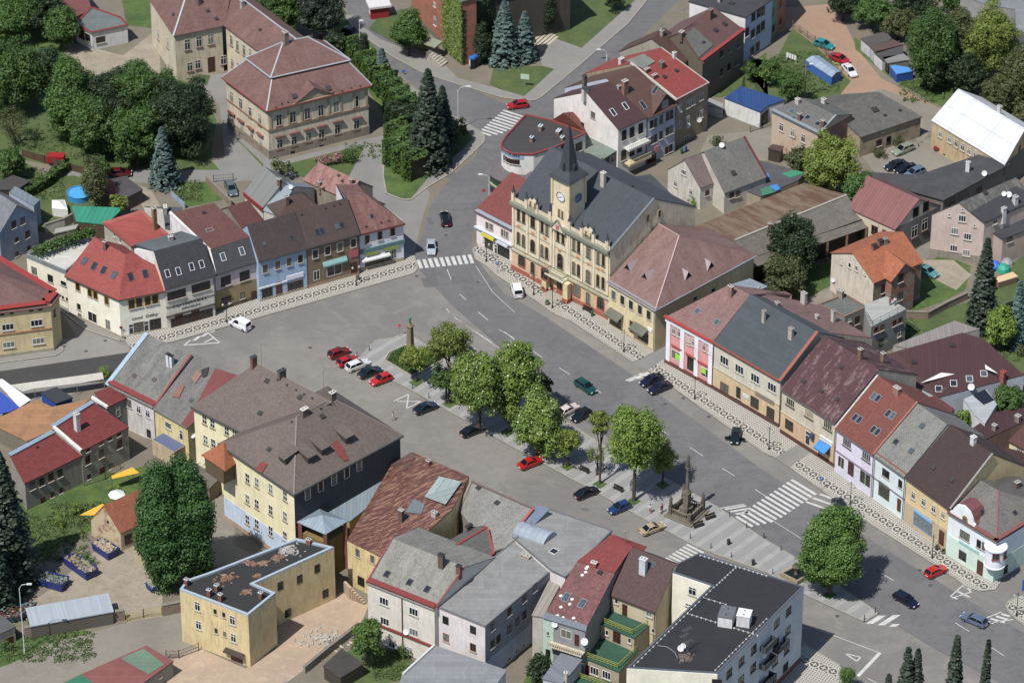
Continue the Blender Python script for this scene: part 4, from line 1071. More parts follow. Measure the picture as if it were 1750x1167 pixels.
# ---------------------------------------------------------------- garage building top left
tile(1)
H=House('garage_block','white single-storey workshop with flat grey roof and red trim beyond the park trees','garage',plaster('#dcdcdc',.8,.3),bitumen('#6f7876','#646c6a'))
g=H.flat([(505,160),(608,218),(846,168),(800,118),(610,52)],3.9,over=.25);
m=MB();PP=g['P']
for i in range(len(PP)):m.beam(PP[i]+ZU*.05,PP[(i+1)%len(PP)]+ZU*.05,.35,.2)
m.build('roof_trim',plain('#8a3a34',.7),H.root)
H.win('brown3',1.8,1.3,(668,265));H.win('gate',2.0,2.6,(538,220));H.win('brown',1.4,1.5,(585,250));H.chim((510,125),.8,.8,.5,'#8a3a34')
H=House('garage_block','long garage with faded red tiled roof partly hidden by the park trees','garage',plaster('#b8b0a0',.8,.3),RT('#85504c','#95625c',wear=.5))
H.gable((400,150),(600,62),3.6,20,(380,40),(560,-60),over=.3);
# ---------------------------------------------------------------- ivy-covered brick building
tile(2)
ivy=leaf('#5a7228','#7f8f3a',g=.7)
H=House('brick_building','tall red brick building half covered in green ivy behind the phone booths','building',brick('#b0664c',.75),bitumen('#6d7f74','#7f8f84'))
h=14.2;c=gp((1402,438),0);l=gp((1063,95),0);r_=gp((1450,415),0);ul=(c-l).normalized();nn=V((ul.y,-ul.x,0))
back=V((-ul.y,ul.x,0));
if back.x<0:back=-back
F=[l+ZU*h,c+ZU*h,c+back*3+ZU*h,c+back*3-ul*6+ZU*h,l+back*9+ZU*h]
H.flat(F,h,over=.3);H.ax=ul
w1=[c+back*3-ul*2+ZU*(h-2),c+back*24-ul*2+ZU*(h-2),c+back*24-ul*16+ZU*(h-2),c+back*3-ul*16+ZU*(h-2)]
H.flat(w1,h-2,over=.5,roof=seam_roof('#71837a','#86968c',w=.8),wall=plaster('#4d4a40',.7,.5),name='side_wing_wall')
H.win('white',.8,1.0,(1217,32),(1312,68));H.win('white',1.0,1.9,(1220,143),(1313,178));H.win('white',1.0,1.6,(1690,40),(1550,110))
H.band(l,c,0,.9,plaster('#7a7468',.7))
# ---------------------------------------------------------------- restaurant
tile('rest')
H=House('restaurant_building','restaurant with rounded white corner, dark flat roof and red parapet edge','restaurant',plaster('#e2e0da',.85,.2),seam_roof('#4b4745','#5c5652',w=.35,horiz=True,line=.35,wear=.3))
h=9.0
def arc(pts,n=10):
 out=[]
 for i in range(n+1):
  t=i/n;k=(1-t)**2;out.append((pts[0][0]*k+2*t*(1-t)*pts[1][0]+t*t*pts[2][0],pts[0][1]*k+2*t*(1-t)*pts[1][1]+t*t*pts[2][1]))
 return out
TILES['hl']=TILES['hallt']
def h2r(p):x,y=TILES['hallt'][0]+p[0]*240/1750,TILES['hallt'][1]+p[1]*240/1750;o=TILES['rest'];return((x-o[0])/o[2],(y-o[1])/o[2])
front=[(395,130),(330,240),(332,290)]+arc([(340,300),(420,395),(640,398)],8)[1:]+[(825,398)]
roofp=[h2r((280,125)),(395,130)]+front[1:]+[h2r((640,530)),h2r((1025,352)),h2r((600,195))]
g=H.flat(roofp,h,wall=H.wall,over=0)
PP=g['P'];m=MB()
for i in range(len(PP)):
 a,b=PP[i],PP[(i+1)%len(PP)]
 m.beam(a+ZU*.1,b+ZU*.1,.32,.25)
m.build('roof_trim',plain('#8f4440',.7),H.root)
tile('hallt');H.chim((465,315),1.0,.8,.6,'#9a7a6c','#c8d2d8');H.chim((355,455),1.0,.6,.5,'#9a7a6c','#c8d2d8');H.chim((690,350),.6,1.1,.6,'#9a6a5c','#c8d2d8');H.chim((735,430),.6,.7,.5,'#9a6a5c','#c8d2d8')
H.win('brown3',1.6,1.8,(940,520),(760,520))
tile('rest')
H.win('brown',.95,1.0,(390,455),(440,485),(505,505),(570,512))
for i,(ch,x,y)in enumerate((('R',345,330),('E',372,348),('S',400,366),('T',428,381),('A',458,394),('U',488,404),('R',518,412),('A',545,417),('N',572,421),('T',600,424))):
 me=textmesh(ch,.85,True,.2);H.on_wall((x,y),me,'lettering',plain('#2c3f6c'),push=.07)
m=MB()
for q in((360,345),(400,370),(440,390),(480,405),(520,417),(560,425),(600,430),(640,434)):H.on_wall(q,MB().bx(-.42,.42,-.05,0,-.55,.55),'sign_board',plain('#9db0c4',.8))
# ground-floor bulge with skirt roof and balcony
base_o=[gp(p,4.6)for p in[(150,690),(165,560),(230,430),(330,300)]]
skirt_t=[gp(p,5.6)for p in arc([(332,480),(400,590),(600,592)],6)+[(740,585),(800,680)]]
skirt_b=[gp(p,3.7)for p in arc([(150,700),(250,810),(500,850)],6)+[(620,850),(760,800)]]
P={};F=[]
for i,(t_,b_)in enumerate(zip(skirt_t,skirt_b)):P['t%d'%i]=t_;P['b%d'%i]=b_
for i in range(len(skirt_t)-1):F.append(['b%d'%i,'b%d'%(i+1),'t%d'%(i+1),'t%d'%i])
P['x']=gp((240,420),5.0);F.append(['b0','t0','x'])
H.addr(MB().slab(P,F,.15),bitumen('#6d666a','#7a7276'),'skirt_roof')
pts=[(p.x*.97+skirt_t[3].x*.03,p.y*.97+skirt_t[3].y*.03)for p in skirt_b]+[(skirt_t[-1].x,skirt_t[-1].y+2),(skirt_t[0].x,skirt_t[0].y+2)]
o=MB().prism(pts,0,3.5).build('lower_wall',plaster('#2e2d2b',.8),H.root)
bal=[gp(p,2.0)for p in arc([(160,850),(240,940),(360,960)],4)+[(500,985)]]
m=MB();gm=plain('#2e6a48',.7)
for a,b in zip(bal,bal[1:]):
 m.beam(a,b,.1);m.beam(a+ZU*1.0,b+ZU*1.0,.1);m.beam(a,a+ZU,.08)
m.build('railing',gm,H.root)
m=MB()
for a,b in zip(bal,bal[1:]):m.beam(a+ZU*.35,b+ZU*.35,.04,.5)
m.build('railing_panel',plain('#c8c8a8',.8),H.root)
m=MB().prism([(p.x,p.y)for p in bal]+[(bal[-1].x+1,bal[-1].y+5),(bal[0].x+2,bal[0].y+5)],1.7,1.95);m.build('terrace_floor',plaster('#6a6a60',.7),H.root)
H=House('old_house','small red tiled gable roof tucked between the restaurant and the white gable wall','house',plaster('#b0a898',.8),RT('#93503f','#a3604e',wear=.4))
tile('hallt');a,b,c,d=gp((590,195),8.6),gp((1030,340),8.6),gp((748,95),12.0),gp((900,80),8.6)
H.custom([a,b,d],[['a','b','c'],['b','d','c'],['d','a','c']],dict(a=a,b=b,c=c,d=d),8.6)
# ---------------------------------------------------------------- annex and row running up the street
tile(3)
H=House('annex_building','low annex with green-grey flat roof below the white gable wall','annex',plaster('#9aa0ac',.8,.2),bitumen('#7f8c80','#6d7a70',wear=.3))
H.flat([(545,1010),(650,1062),(772,985),(560,880)],5.6,over=.2);H.win('hole',1.0,1.6,(652,1080),(693,1065),(732,1045));H.win('hole',1.2,.6,(730,1135))
H=House('gable_house','tall house with plain white gable wall and dark maroon roof beside the restaurant','house',plaster('#e4e0da',.85,.2),RT('#54363a','#64464a',wear=.35))
h=10.2
I=H.gable((765,862),(958,775),h,31,(562,618),(705,533),over=.1,eo=.05)
H.win('brown',1.0,1.3,(597,765));H.win('brown',.7,.8,(528,828));H.win('dark',1.1,2.2,(803,900),(855,880),(913,855));H.win('dark',1.2,2.2,(800,1030),(855,1000),(905,975))
H.chim((545,640),1.7,1.2,.7,'#c8c4bc','#4a4a4c','plaster');H.chim((540,600),3.0,.7,.6,'#6a5a58','#4a4a4c');H.sky(.7,1.4,(730,748),(812,707),style='white');H.dish((765,580));H.gutter(I,dkgutter)
for(x,y,c_)in((870,950,'#c8c8c0'),(873,1050,'#c9b894')):
 m=MB().bx(-2.6,2.6,-1.7,0,-.12,.12).bx(-2.6,2.6,-1.7,-1.6,.12,.35);
 for i in range(12):m.bx(-2.6+i*.46,-2.55+i*.46,-1.68,-1.64,.3,1.1)
 m.bx(-2.6,2.6,-1.7,-1.62,1.05,1.12);H.on_wall((x,y),m,'balcony',plain(c_,.8))
H=House('terraced_house','blue-white house with wooden gable dormer under brown ridged roof','house',plaster('#b4bccb',.85,.2),seam_roof('#64493f','#755648',w=.4,horiz=True,line=.3,wear=.3))
h=10.2
I=H.gable((960,777),(1150,692),h,31,(705,533),(852,428),over=.35,eo=.02)
# dormer gable
u,n=I['u'],I['n'];c0=gp((1072,722),h)+n*.1;a_,b_=c0-u*3.0,c0+u*3.0;tp=c0+ZU*3.2;bk=n*3.8
m=MB().poly([a_,b_,tp]);H.addw(m,plain('#5a4a44',.7),'gable_dormer');f=-n*.5
H.addr(MB().slab([a_+f-u*.2,tp+f+ZU*.1,tp+bk+ZU*.1,b_+f+u*.2,a_+ZU*.05,b_+ZU*.05],[[0,1,2,4],[3,5,2,1]],.18),H.roof,'dormer_roof')
H.win('white2',1.4,1.3,(1075,690));H.win('dark',.8,1.7,(985,828),(1012,815),(1050,795),(1092,772),(1118,760));H.win('dark',.8,1.7,(982,935),(1010,922),(1047,900),(1090,875),(1117,862));H.win('dark',.8,1.6,(1085,1000),(1112,985));H.win('gate',2.2,2.4,(985,1070))
H.on_wall((1015,990),MB().bx(-.5,.5,-.25,0,-.7,.7),'sign_board',plain('#d88a90'));H.sky(.7,1.6,(1012,600),(930,700),style='grey');H.chim((808,620),2.6,1.0,.8,'#9a6a54','#b8b4ac');H.chim((770,590),.6,.6,.5,'#b0b4b8');H.gutter(I,dkgutter)
H.hatches((1062,640),w=.2)
H=House('terraced_house','tan house with big bright red roof and four white chimneys','house',plaster('#9d8f78',.8,.5),RT('#9f4640','#ac5a50',wear=.35))
h=10.2
I=H.gable((1148,662),(1362,550),h,29,(843,420),(1050,322),over=.25,eo=.05)
m=MB().beam(I['P']['a']+ZU*.1,I['P']['r']+ZU*.1,.4,.3).beam(I['P']['b']+ZU*.1,I['P']['q']+ZU*.1,.15,.1);m.build('verge',plain('#c8c4b8',.8),I['roof'])
m=MB().beam(I['P']['a']+ZU*.12+I['n']*.5,I['P']['b']+ZU*.12+I['n']*.5,.9,.06);m.build('eaves_flashing',plain('#a8b0b4',.7),I['roof'])
g=MB().poly([onplane(p,I['P']['a']+ZU*.22,(I['P']['b']-I['P']['a']).cross(I['P']['r']-I['P']['a']))for p in((815,402),(930,458),(1010,410),(935,358))]);g.build('skylight',seam_roof('#8f9488','#74786e',w=.5,cross=.6),I['roof'])
H.win('white',.9,1.7,(1173,722),(1228,692),(1262,672),(1317,640));H.win('white',.9,1.6,(1170,830),(1225,800),(1315,760));H.win('white',1.2,2.0,(1218,935),(1262,915),(1310,890));H.win('door',1.3,3.0,(1165,985))
for p in((785,425),(815,350),(975,325)):H.chim(p,1.1,1.0 if p[0]<800 else.7,.6,'#d8d4cc','#d8d4cc','plaster')
for p in((1137,385),(1228,450)):H.chim(p,1.1,.6,.5,'#dcdcd4','#e0e0d8','plaster')
H.chim((1055,450),1.2,.7,.7,'#6a6058','#8a8680');H.chim((955,480),.7,1.0,.5,'#a86a5c');H.chim((1005,520),.7,1.0,.5,'#a86a5c');H.hatches((1150,470),(1070,512),w=.7);H.dish((1300,810),.5,'w',(.2,-.9,.2));H.dish((1230,850),.5,'w',(-.2,-.9,.2))
H=House('terraced_house','brown-roofed house with aerial and glazed roof hatch behind the bright red roof','house',plaster('#a8a294',.8,.3),RT('#5e443c','#6e5248',wear=.4))
I=H.gable((1192,418),(1292,332),8.5,34,(935,240),(1118,205),over=.25);H.sky(1.1,1.1,(1180,278),style='white');H.aerial((1055,240),2.5);H.chim((1055,235),1.0,.7,.6,'#b8a090');H.win('white',.9,1.4,(1245,400),(1275,375));H.hatches((1155,290),w=.6)
H=House('terraced_house','long house with patched brown-grey roof and red eaves at the top of the street','house',plaster('#6c6455',.8,.5),RT('#745450','#84645c',wear=.5))
I=H.gable((1325,412),(1602,203),9.2,36,(1125,205),(1435,65),over=.3)
gpm=MB().poly([onplane(p,I['P']['a']+ZU*.2,(I['P']['b']-I['P']['a']).cross(I['P']['r']-I['P']['a']))for p in((1300,385),(1395,300),(1270,185),(1205,235))]);gpm.build('roof_patch',RT('#74766f','#84867e',wear=.6),I['roof'])
e=MB().beam(I['P']['a']+I['n']*.7+ZU*.5,I['P']['b']+I['n']*.7+ZU*.5,1.3,.1);e.build('eaves_flashing',plain('#9c403c',.7),I['roof'])
H.win('dark',1.0,1.6,(1450,355),(1505,320),(1565,290));H.win('dark',1.0,1.6,(1450,480),(1500,445),(1550,410));H.hatches((1325,280),(1410,200),(1470,160),w=.8)
H.chim((1375,120),1.8,.9,.7,'#7a4438','#8a8078');H.chim((1185,240),.9,.9,.7,'#6a5850');H.aerial((1200,200),4.5);H.aerial((1375,60),3)
H=House('apartment_block','white and pale blue three-storey block with black flat roof at the top edge','apartment block',plaster('#b9c3d8',.85,.1),bitumen('#3f4044','#4c4c50'))
h=hgt((1610,112),415)
a,b,c=gp((1240,8),h),gp((1610,112),h),gp((1790,-10),h);H.flat([a,b,c,c+(a-b)],h,over=.2)
H.band(a,b,0,h-.05,plaster('#e4e2e0',.85,.1),.04,'side_wall')
H.win('brown',1.2,1.9,(1620,215),(1662,110),(1697,85),(1658,225),(1695,195),(1655,340),(1690,310),(1725,170),(1725,70));H.chim((1435,15),.8,.5,.4,'#d8d4d0');H.hatches((1520,25),w=1.0)
tile(4)
for i,(x0,x1,c_,lb)in enumerate(((28,68,'#8a8a98','grey-violet'),(68,100,'#7fa088','pale green'),(100,160,'#b0785c','orange-brown'))):
 H=House('terraced_house','narrow %s house front beyond the white block at the top edge'%lb,'house',plaster(c_,.8,.3),bitumen('#4a4442'))
 y=lambda x:340-(x)*1.08
 f,g2=gp((x0,y(x0)),0),gp((x1,y(x1)),0);nb=V((-.3,1,0)).normalized()*9
 H.flat([f+ZU*11,g2+ZU*11,g2+nb+ZU*11,f+nb+ZU*11],11.0,over=.1);xx=(x0+x1)/2
 H.win('dark',.9,1.6,(xx,y(xx)-60),(xx,y(xx)-170),(xx,y(xx)-280))
 # ---------------------------------------------------------------- town hall
tile('hall')
cream=plaster('#dccdb2',.85,.35);trimg=plain('#858a7a',.75)
H=House('town_hall','cream and ochre town hall with clock tower, dark spire and pinnacled parapet','town hall',cream,RT('#494f57','#5f666e',wear=.3,tw=.35,th=.25))
h=14.6
I=H.gable((108,78),(1335,712),h,None,(600,522,'hallt'),(1000,195,7),over=.05,eo=.05)
u,n=I['u'],I['n'];A0,B0=I['a'],I['b'];L=I['L'];f=-n
def fx(x):  # facade position of an x read on the cornice line

 p=gp((x,78+(x-108)*.5167),h);return(p-A0).dot(u)
def P3(t,z,o=0.0):return h2(A0)+u*t+f*o+ZU*z
H.band(A0,B0,1.05,4.2,plaster('#d8b893',.85,.3),.05,'ground_floor_wall');H.band(A0,B0,0,1.05,plaster('#a8604a',.8,.3),.14)
m=MB()
def course(z,hh,o,t0=0,t1=None):
 t1=L if t1 is None else t1;m.box(P3((t0+t1)/2,z,o/2),u*(t1-t0)/2,f*(o/2),ZU*hh/2)
course(4.3,.22,.3);course(5.0,.14,.16);course(9.5,.1,.1)
m.build('string_course',plaster('#9c9a80',.8,.3),H.root)
m=MB();course(h-.35,.6,.7);course(h-.85,.25,.35);m.build('cornice',trimg,H.root)
m=MB();course(h+.35,.7,.1)
ts=[fx(x)for x in(130,295,425,590,830,985,1130,1300)]
for t in ts:m.box(P3(t,h+.9,.05),u*.32,f*.25,ZU*.95)
for a_,b_ in((ts[1],ts[2]),(ts[5],ts[6])):
 c_=(a_+b_)/2;w_=(b_-a_)/2
 m.add([P3(a_,h,.1),P3(b_,h,.1),P3(b_,h+1.5,.1),P3(c_,h+2.4,.1),P3(a_,h+1.5,.1),P3(a_,h,-.3),P3(b_,h,-.3),P3(b_,h+1.5,-.3),P3(c_,h+2.4,-.3),P3(a_,h+1.5,-.3)],[(0,1,2,3,4),(9,8,7,6,5),(2,7,8,3),(3,8,9,4)])
H.addw(m,cream,'parapet')
for t in ts:
 q=MB();c=P3(t,h+1.8,.05);q.lathe([(.42,0),(.3,.25),(.16,.5),(.14,.9),(.02,1.5)],c,6);q.build('pinnacle',plain('#3c4248',.7),H.root)
for c_ in((ts[1]+ts[2])/2,(ts[5]+ts[6])/2):
 q=MB().lathe([(.25,0),(.12,.4),(.02,.9)],P3(c_,h+2.3,0),6);q.build('pinnacle',plain('#3c4248',.7),H.root)
for x in(130,305,445,605,640,810,835,990,1140,1310):
 t=fx(x);MB().box(P3(t,(h+5)/2-.4,.1),u*.2,f*.1,ZU*(h-6.2)/2).build('pilaster',plaster('#e8dabc',.85,.2),H.root)
H.win('hall',.72,2.3,(193,268),(257,300),(487,420),(548,455),(685,527),(748,560),(883,640),(943,672),(1185,808),(1250,840));H.win('hall',1.05,2.3,(370,357),(1065,735))
H.win('arch',.72,2.4,(193,555),(257,590),(487,712),(545,745),(882,925),(943,960),(1183,1085),(1248,1118));H.win('arch',1.1,2.5,(370,655),(1063,1032));H.win('arch',1.35,3.0,(712,845))
H.win('archred',1.5,2.4,(232,838),(517,1000));H.win('arch',1.0,2.3,(370,928));tile('r5');H.win('archred',1.5,2.4,(918,185),(1215,350));H.win('arch',1.0,2.3,(1060,280));tile('hall')
H.win('door',1.6,2.9,(712,1125));H.win('hall',.3,.7,(340,125),(398,155),(1033,495),(1096,528),name='window')
# ornaments over the windows
for p in((193,410),(370,500),(520,560),(700,715),(930,800),(1060,880),(1185,940),(1240,965)):
 o=MB();o.lathe([(.45,0),(.3,.08)],(0,0,0),10);o2=MB();o2.v=[V((v.x,-v.z-.02,v.y))for v in o.v];o2.f=o.f;o2.mi=o.mi
 H.on_wall(p,o2,'stucco_ornament',plaster('#cf9a6c',.8))
 # porch and balcony
t=fx(712);m=MB().box(P3(t,4.2,.8),u*2.2,f*.8,ZU*.16);m.build('balcony',plaster('#cfc9b0',.8),H.root)
m=MB();m.beam(P3(t-2.1,5.1,1.5),P3(t+2.1,5.1,1.5),.1).beam(P3(t-2.1,5.1,0),P3(t-2.1,5.1,1.5),.1).beam(P3(t+2.1,5.1,0),P3(t+2.1,5.1,1.5),.1)
for i in range(15):m.beam(P3(t-2.1+i*.3,4.3,1.5),P3(t-2.1+i*.3,5.1,1.5),.05)
m.build('railing',plain('#4f5a50',.7),H.root)
for s_ in(-2.5,2.5):
 m=MB().box(P3(t+s_,2.05,.9),u*.55,f*.5,ZU*2.05);H.addw(m,plaster('#dcc79a',.85),'porch_pier');m=MB().box(P3(t+s_,.5,.92),u*.6,f*.55,ZU*.5);m.build('plinth',plaster('#a8604a'),H.root)
m=MB().box(P3(t,.12,1.6),u*1.9,f*1.0,ZU*.14).box(P3(t,.25,1.2),u*1.9,f*.7,ZU*.12);m.build('steps',plaster('#a39c8e'),H.root)
# gablet with coat of arms
m=MB().add([P3(t-1.6,h-1.0,.75),P3(t+1.6,h-1.0,.75),P3(t,h+1.2,.75),P3(t-1.6,h-1.0,0),P3(t+1.6,h-1.0,0),P3(t,h+1.2,0)],[(0,1,2),(0,2,5,3),(1,4,5,2)]);H.addw(m,cream,'gablet')
m=MB().beam(P3(t-1.7,h-1.0,.8),P3(t,h+1.3,.8),.22).beam(P3(t+1.7,h-1.0,.8),P3(t,h+1.3,.8),.22);m.build('gablet_trim',trimg,H.root)
m=MB().box(P3(t,h-.25,.79),u*.35,f*.04,ZU*.45);m.build('coat_of_arms',plain('#c87a7a'),H.root)
# tower
ta,tb=fx(617),fx(826);W=(tb-ta);zt=h+9.4;o=.12
c0=[P3(ta,0,o),P3(tb,0,o),P3(tb,0,o-W),P3(ta,0,o-W)]
m=MB().prism([(p.x,p.y)for p in c0],h-.2,zt,bot=False);H.addw(m,plaster('#e2d2b0',.85,.2),'tower')
for p in c0:MB().box(p+ZU*(h+6.6),u*.22,n*.22,ZU*2.9).build('tower_quoin',plaster('#d9c795',.85),H.root)
TC=sum((h2(p)for p in c0),V((0,0,0)))/4;hw=W/2
def sq(r,z):return[TC+u*a*r+n*b*r+ZU*z for a,b in((-1,-1),(1,-1),(1,1),(-1,1))]
m=MB();vs=[];R_=[(hw+.55,zt-.1),(hw+.3,zt+.35),(hw*.62,zt+1.5),(hw*.5,zt+2.6),(hw*.43,zt+4.0),(.06,zt+10.3)]
for r_,z_ in R_:vs+=sq(r_,z_)
fs=[(3,2,1,0)]
for j in range(len(R_)-1):
 for i in range(4):k=(i+1)%4;fs.append((j*4+i,j*4+k,j*4+4+k,j*4+4+i))
m.add(vs,fs);H.addr(m,RT('#42484f','#565c64',wear=.3,tw=.3,th=.25),'spire')
m=MB().beam(TC+ZU*(zt+10.1),TC+ZU*(zt+12.6),.07);m.lathe([(.05,0),(.2,.15),(.05,.32)],TC+ZU*(zt+10.6),8);m.build('finial',plain('#3a3e44',.7,.4,.5),H.root)
for d_ in(-n,u,n,-u):
 c=TC+d_*hw*.75+ZU*(zt+1.5);s_=V((-d_.y,d_.x,0));m=MB().poly([c-s_*.4,c+s_*.4,c+ZU*1.3]);m.add([c-s_*.4,c+ZU*1.3,c-d_*.9+ZU*1.2,c+s_*.4],[(0,1,2),(1,3,2)]);m.build('spire_dormer',plain('#33383e',.7),H.root)
for p,col in(((720,50),'#e6e8ea'),((935,60),'#56687e')):
 loc,no=H.hit(p)
 if loc is None:continue
 y=-h2(no).normalized();x=y.cross(ZU);r_=.98
 def ring(r,d):return[loc-y*d+(x*math.cos(2*math.pi*i/24)+ZU*math.sin(2*math.pi*i/24))*r for i in range(24)]
 m=MB();m.add(ring(r_,.06),[tuple(range(24))]);m.add(ring(r_,0)+ring(r_,.06),[(i,(i+1)%24,24+(i+1)%24,24+i)for i in range(24)])
 cf=m.build('clock_face',plain(col,.8,.4),H.root)
 m=MB();rr=ring(r_+.02,.09);ri=ring(r_-.1,.09);m.add(rr+ri,[(i,(i+1)%24,24+(i+1)%24,24+i)for i in range(24)])
 dk=plain('#22262c',.7)if col=='#e6e8ea' else plain('#d0d4da',.7)
 m.build('clock_ring',dk,cf)
 m=MB()
 for i in range(12):
  a=i*math.pi/6;d_=x*math.cos(a)+ZU*math.sin(a);m.beam(loc-y*.08+d_*.68,loc-y*.08+d_*.84,.07,.02)
 m.build('hour_marks',dk,cf)
 for a,l_ in((R(60),.45),(R(-115),.7)):
  d_=x*math.sin(a)+ZU*math.cos(a);MB().beam(loc-y*.1,loc-y*.1+d_*l_,.09,.03).build('clock_hand',dk,cf)
H.win('hall',.35,1.4,(697,242),(738,268))
tile(7);H.win('arch',.6,1.3,(960,322),(1038,290));tile('hallt');H.chim((1245,1000),2.6,.8,.7,'#c9c4b4','#d8d4c8','plaster');tile(7);H.hatches((850,110),w=.7)
m=MB().beam(I['P']['b']+ZU*.12,I['P']['q']+ZU*.12,.4,.1);m.build('verge',plain('#6a7178',.7),I['roof'])
HT=H
H=House('rear_wing','low slate-roofed rear wing behind the town hall ridge','annex',plaster('#b9ad8e',.8,.3),RT('#474d55','#5a6168',wear=.3));tile(7)
H.gable((1062,178),(1110,160),8.5,25,(870,65),(985,40),over=.2,back=.8)
tile('pinkl')
H=House('terraced_house','small pink-white shop with dull red roof left of the town hall','shop',plaster('#e6dad8',.85,.15),RT('#84433d','#93524a',wear=.3))
h=7.0;a,b=gp((140,285),h),gp((738,600),h);d=V((u.x,u.y,0));b=a+d*((b-a).dot(d));nn=n*9
tp,tq=a+nn+ZU*3.8,b+nn+ZU*3.8
H.custom([a,b,b+nn*1.3,a+nn*1.3],[['a','b','q','p'],['b','c','q'],['c','d','p','q'],['d','a','p']],dict(a=a+f*.4-d*.3-ZU*.1,b=b+f*.4-ZU*.1,c=b+nn*1.3,d=a+nn*1.3,p=tp,q=tq),h)
e=MB().box((a+b)/2+f*-.05+ZU*.12,d*(b-a).length/2,f*.5,ZU*.07);e.build('eaves_flashing',plain('#a9b4bc',.75,.4,.2),H.root)
H.win('darkc',.95,1.3,(328,540),(380,560),(585,660),(632,685));H.win('shopg',2.0,2.2,(345,855));H.win('shopg',2.2,2.2,(550,950));H.win('shopg',1.0,2.0,(655,1010));H.win('doorw',.8,2.2,(463,940))
H.band(a,b,3.55,3.75,plain('#c8d0d8'),.5,'canopy');H.on_wall((355,710),MB().bx(-1.5,1.5,-.6,0,-.28,.28),'shop_sign',plain('#d6c83a',.8));H.on_wall((600,830),MB().bx(-1.3,1.3,-.7,0,-.2,.2),'awning',plain('#c6ccd6',.8))
# ---------------------------------------------------------------- yellow hipped house
tile(7)
pinkroof=RT('#88665e','#a68c86',wear=.7,lo=.42,hi=.66,th=.25,tw=.4)
H=House('hipped_house','yellow shop house with big dusty pink hipped roof and four triangular dormers','house',plaster('#ddcda2',.85,.25),pinkroof)
h=9.1;I=H.gable((702,737),(1010,920),h,None,(1040,364),(1165,444),ends='gh',over=.35)
cI=I;P=I['P'];H.hipcaps(I,plain('#b89a98',.7),.22,'2r');H.gutter(I,plain('#a9b0b4',.7));H.gutter(I,plain('#a9b0b4',.7),('b','c'),False)if False else None
m=MB().beam(P['b']-ZU*.1,P['c']-ZU*.1,.3,.2).beam(P['a']+I['n']*.45+ZU*.2,P['b']+I['n']*.45+ZU*.2,.7,.06);m.build('gutter',plain('#9aa2a6',.7),H.root)
H.win('darkc',.95,1.7,(735,833),(793,866),(850,898),(910,930),(968,965));H.win('shopg',2.6,2.0,(748,1010));H.win('shopg',2.6,2.0,(930,1105));H.win('gate',1.1,2.4,(855,1045));H.win('small',1.0,.8,(1275,855),(1395,800))
for p in((755,950),(920,1045)):H.awning(p,3.4,1.5,.7,seam_roof('#6f7062','#7d7e70',w=.4))
H.sign((975,1062),1.0,.7,'#e8e8f0',None);H.band(I['a'],I['b'],0,.4,plaster('#b8a888'))
def tri_dormer(H,p,s=1.3):
 loc,no=H.hit(p,'r')
 if loc is None:return
 x=ZU.cross(no).normalized();y=h2(no).normalized();a,b,c=loc-x*s+y*.3-ZU*.5,loc+x*s+y*.3-ZU*.5,loc+y*.2+ZU*1.25
 bk=c-y*2.6
 MB().add([a,b,c,bk-ZU*.0],[(1,3,2),(2,3,0)]).build('dormer',plain('#a8989a',.75,.5),H.root)
 MB().poly([a-y*.25,b-y*.25,c-y*.25-ZU*.2]).build('dormer_opening',plain('#1c1816',.6),H.root)
for p in((830,665),(945,725),(1225,715),(1375,650)):tri_dormer(H,p,1.1)
H.hatches(*[(880+i*40,600+i*10)for i in range(0)],w=.3)
# ---------------------------------------------------------------- east row
tile('east')
H=House('terraced_house','bright pink and white shop house with dusty mauve roof','shop',plaster('#dc9c9a',.85,.1),RT('#8e6c66','#a58882',wear=.6))
h=9.6;I=H.gable((1085,972,7),(1397,1142,7),h,None,(1505,765,7),(1640,832,7),over=.3,eo=.02)
a,b,u1,n1=I['a'],I['b'],I['u'],I['n']
for t in(.06,.36,.66,.96):q=h2(a)+(h2(b)-h2(a))*t;MB().box(q-n1*.08+ZU*(h/2),u1*.45,n1*.1,ZU*(h/2-.05)).build('pilaster',plaster('#ecebf0',.85,.1),H.root)
H.band(a,b,0,.8,plaster('#6b3a34'),.2);H.band(a,b,h-1,h-.1,plaster('#ecebf0',.85,.1),.2,'cornice');H.band(a,b,h-.1,h+.15,plain('#b8443c'),.5,'gutter')
H.win('white',.7,1.5,(275,15),(325,30),(425,75),(482,105));H.win('shopw',2.1,1.8,(150,160),(445,335));H.win('shopg',1.6,2.6,(295,245));tile(7);H.win('white',.7,1.5,(1133,1068),(1168,1085),(1232,1118));H.sky(.8,.9,(1290,940),(1420,1013),style='grey');H.chim((1510,840),2.0,.9,.6,'#a08070');tile('east')
for p,q in(((165,175),(420,310)),):H.on_wall(p,MB().bx(-.5,.5,-.1,0,-.5,.5),'poster',plain('#a0e03c',.8));H.on_wall(q,MB().bx(-.5,.5,-.1,0,-.5,.5),'poster',plain('#a0e03c',.8))
for p in((160,75),(300,160),(420,235)):H.on_wall(p,MB().bx(-1.2,1.2,-.3,0,-.12,.12),'window_hood',plain('#b25a50'))
H=House('terraced_house','cream and ochre shop house with dark blue-grey roof','shop',plaster('#cfcab8',.85,.2),bitumen('#4a5358','#3f474c',wear=.3))
h=9.8;I=H.gable((530,22),(1190,402),h,None,(1640,832,7),(378,1078,8),over=.35,eo=.05)
a,b=I['a'],I['b'];H.band(a,b,.9,4.6,plaster('#cfb792',.85,.25),.05,'ground_floor_wall');H.band(a,b,0,.9,plaster('#55322c'),.1);H.band(a,b,4.6,4.75,plaster('#b0a890'),.15,'string_course')
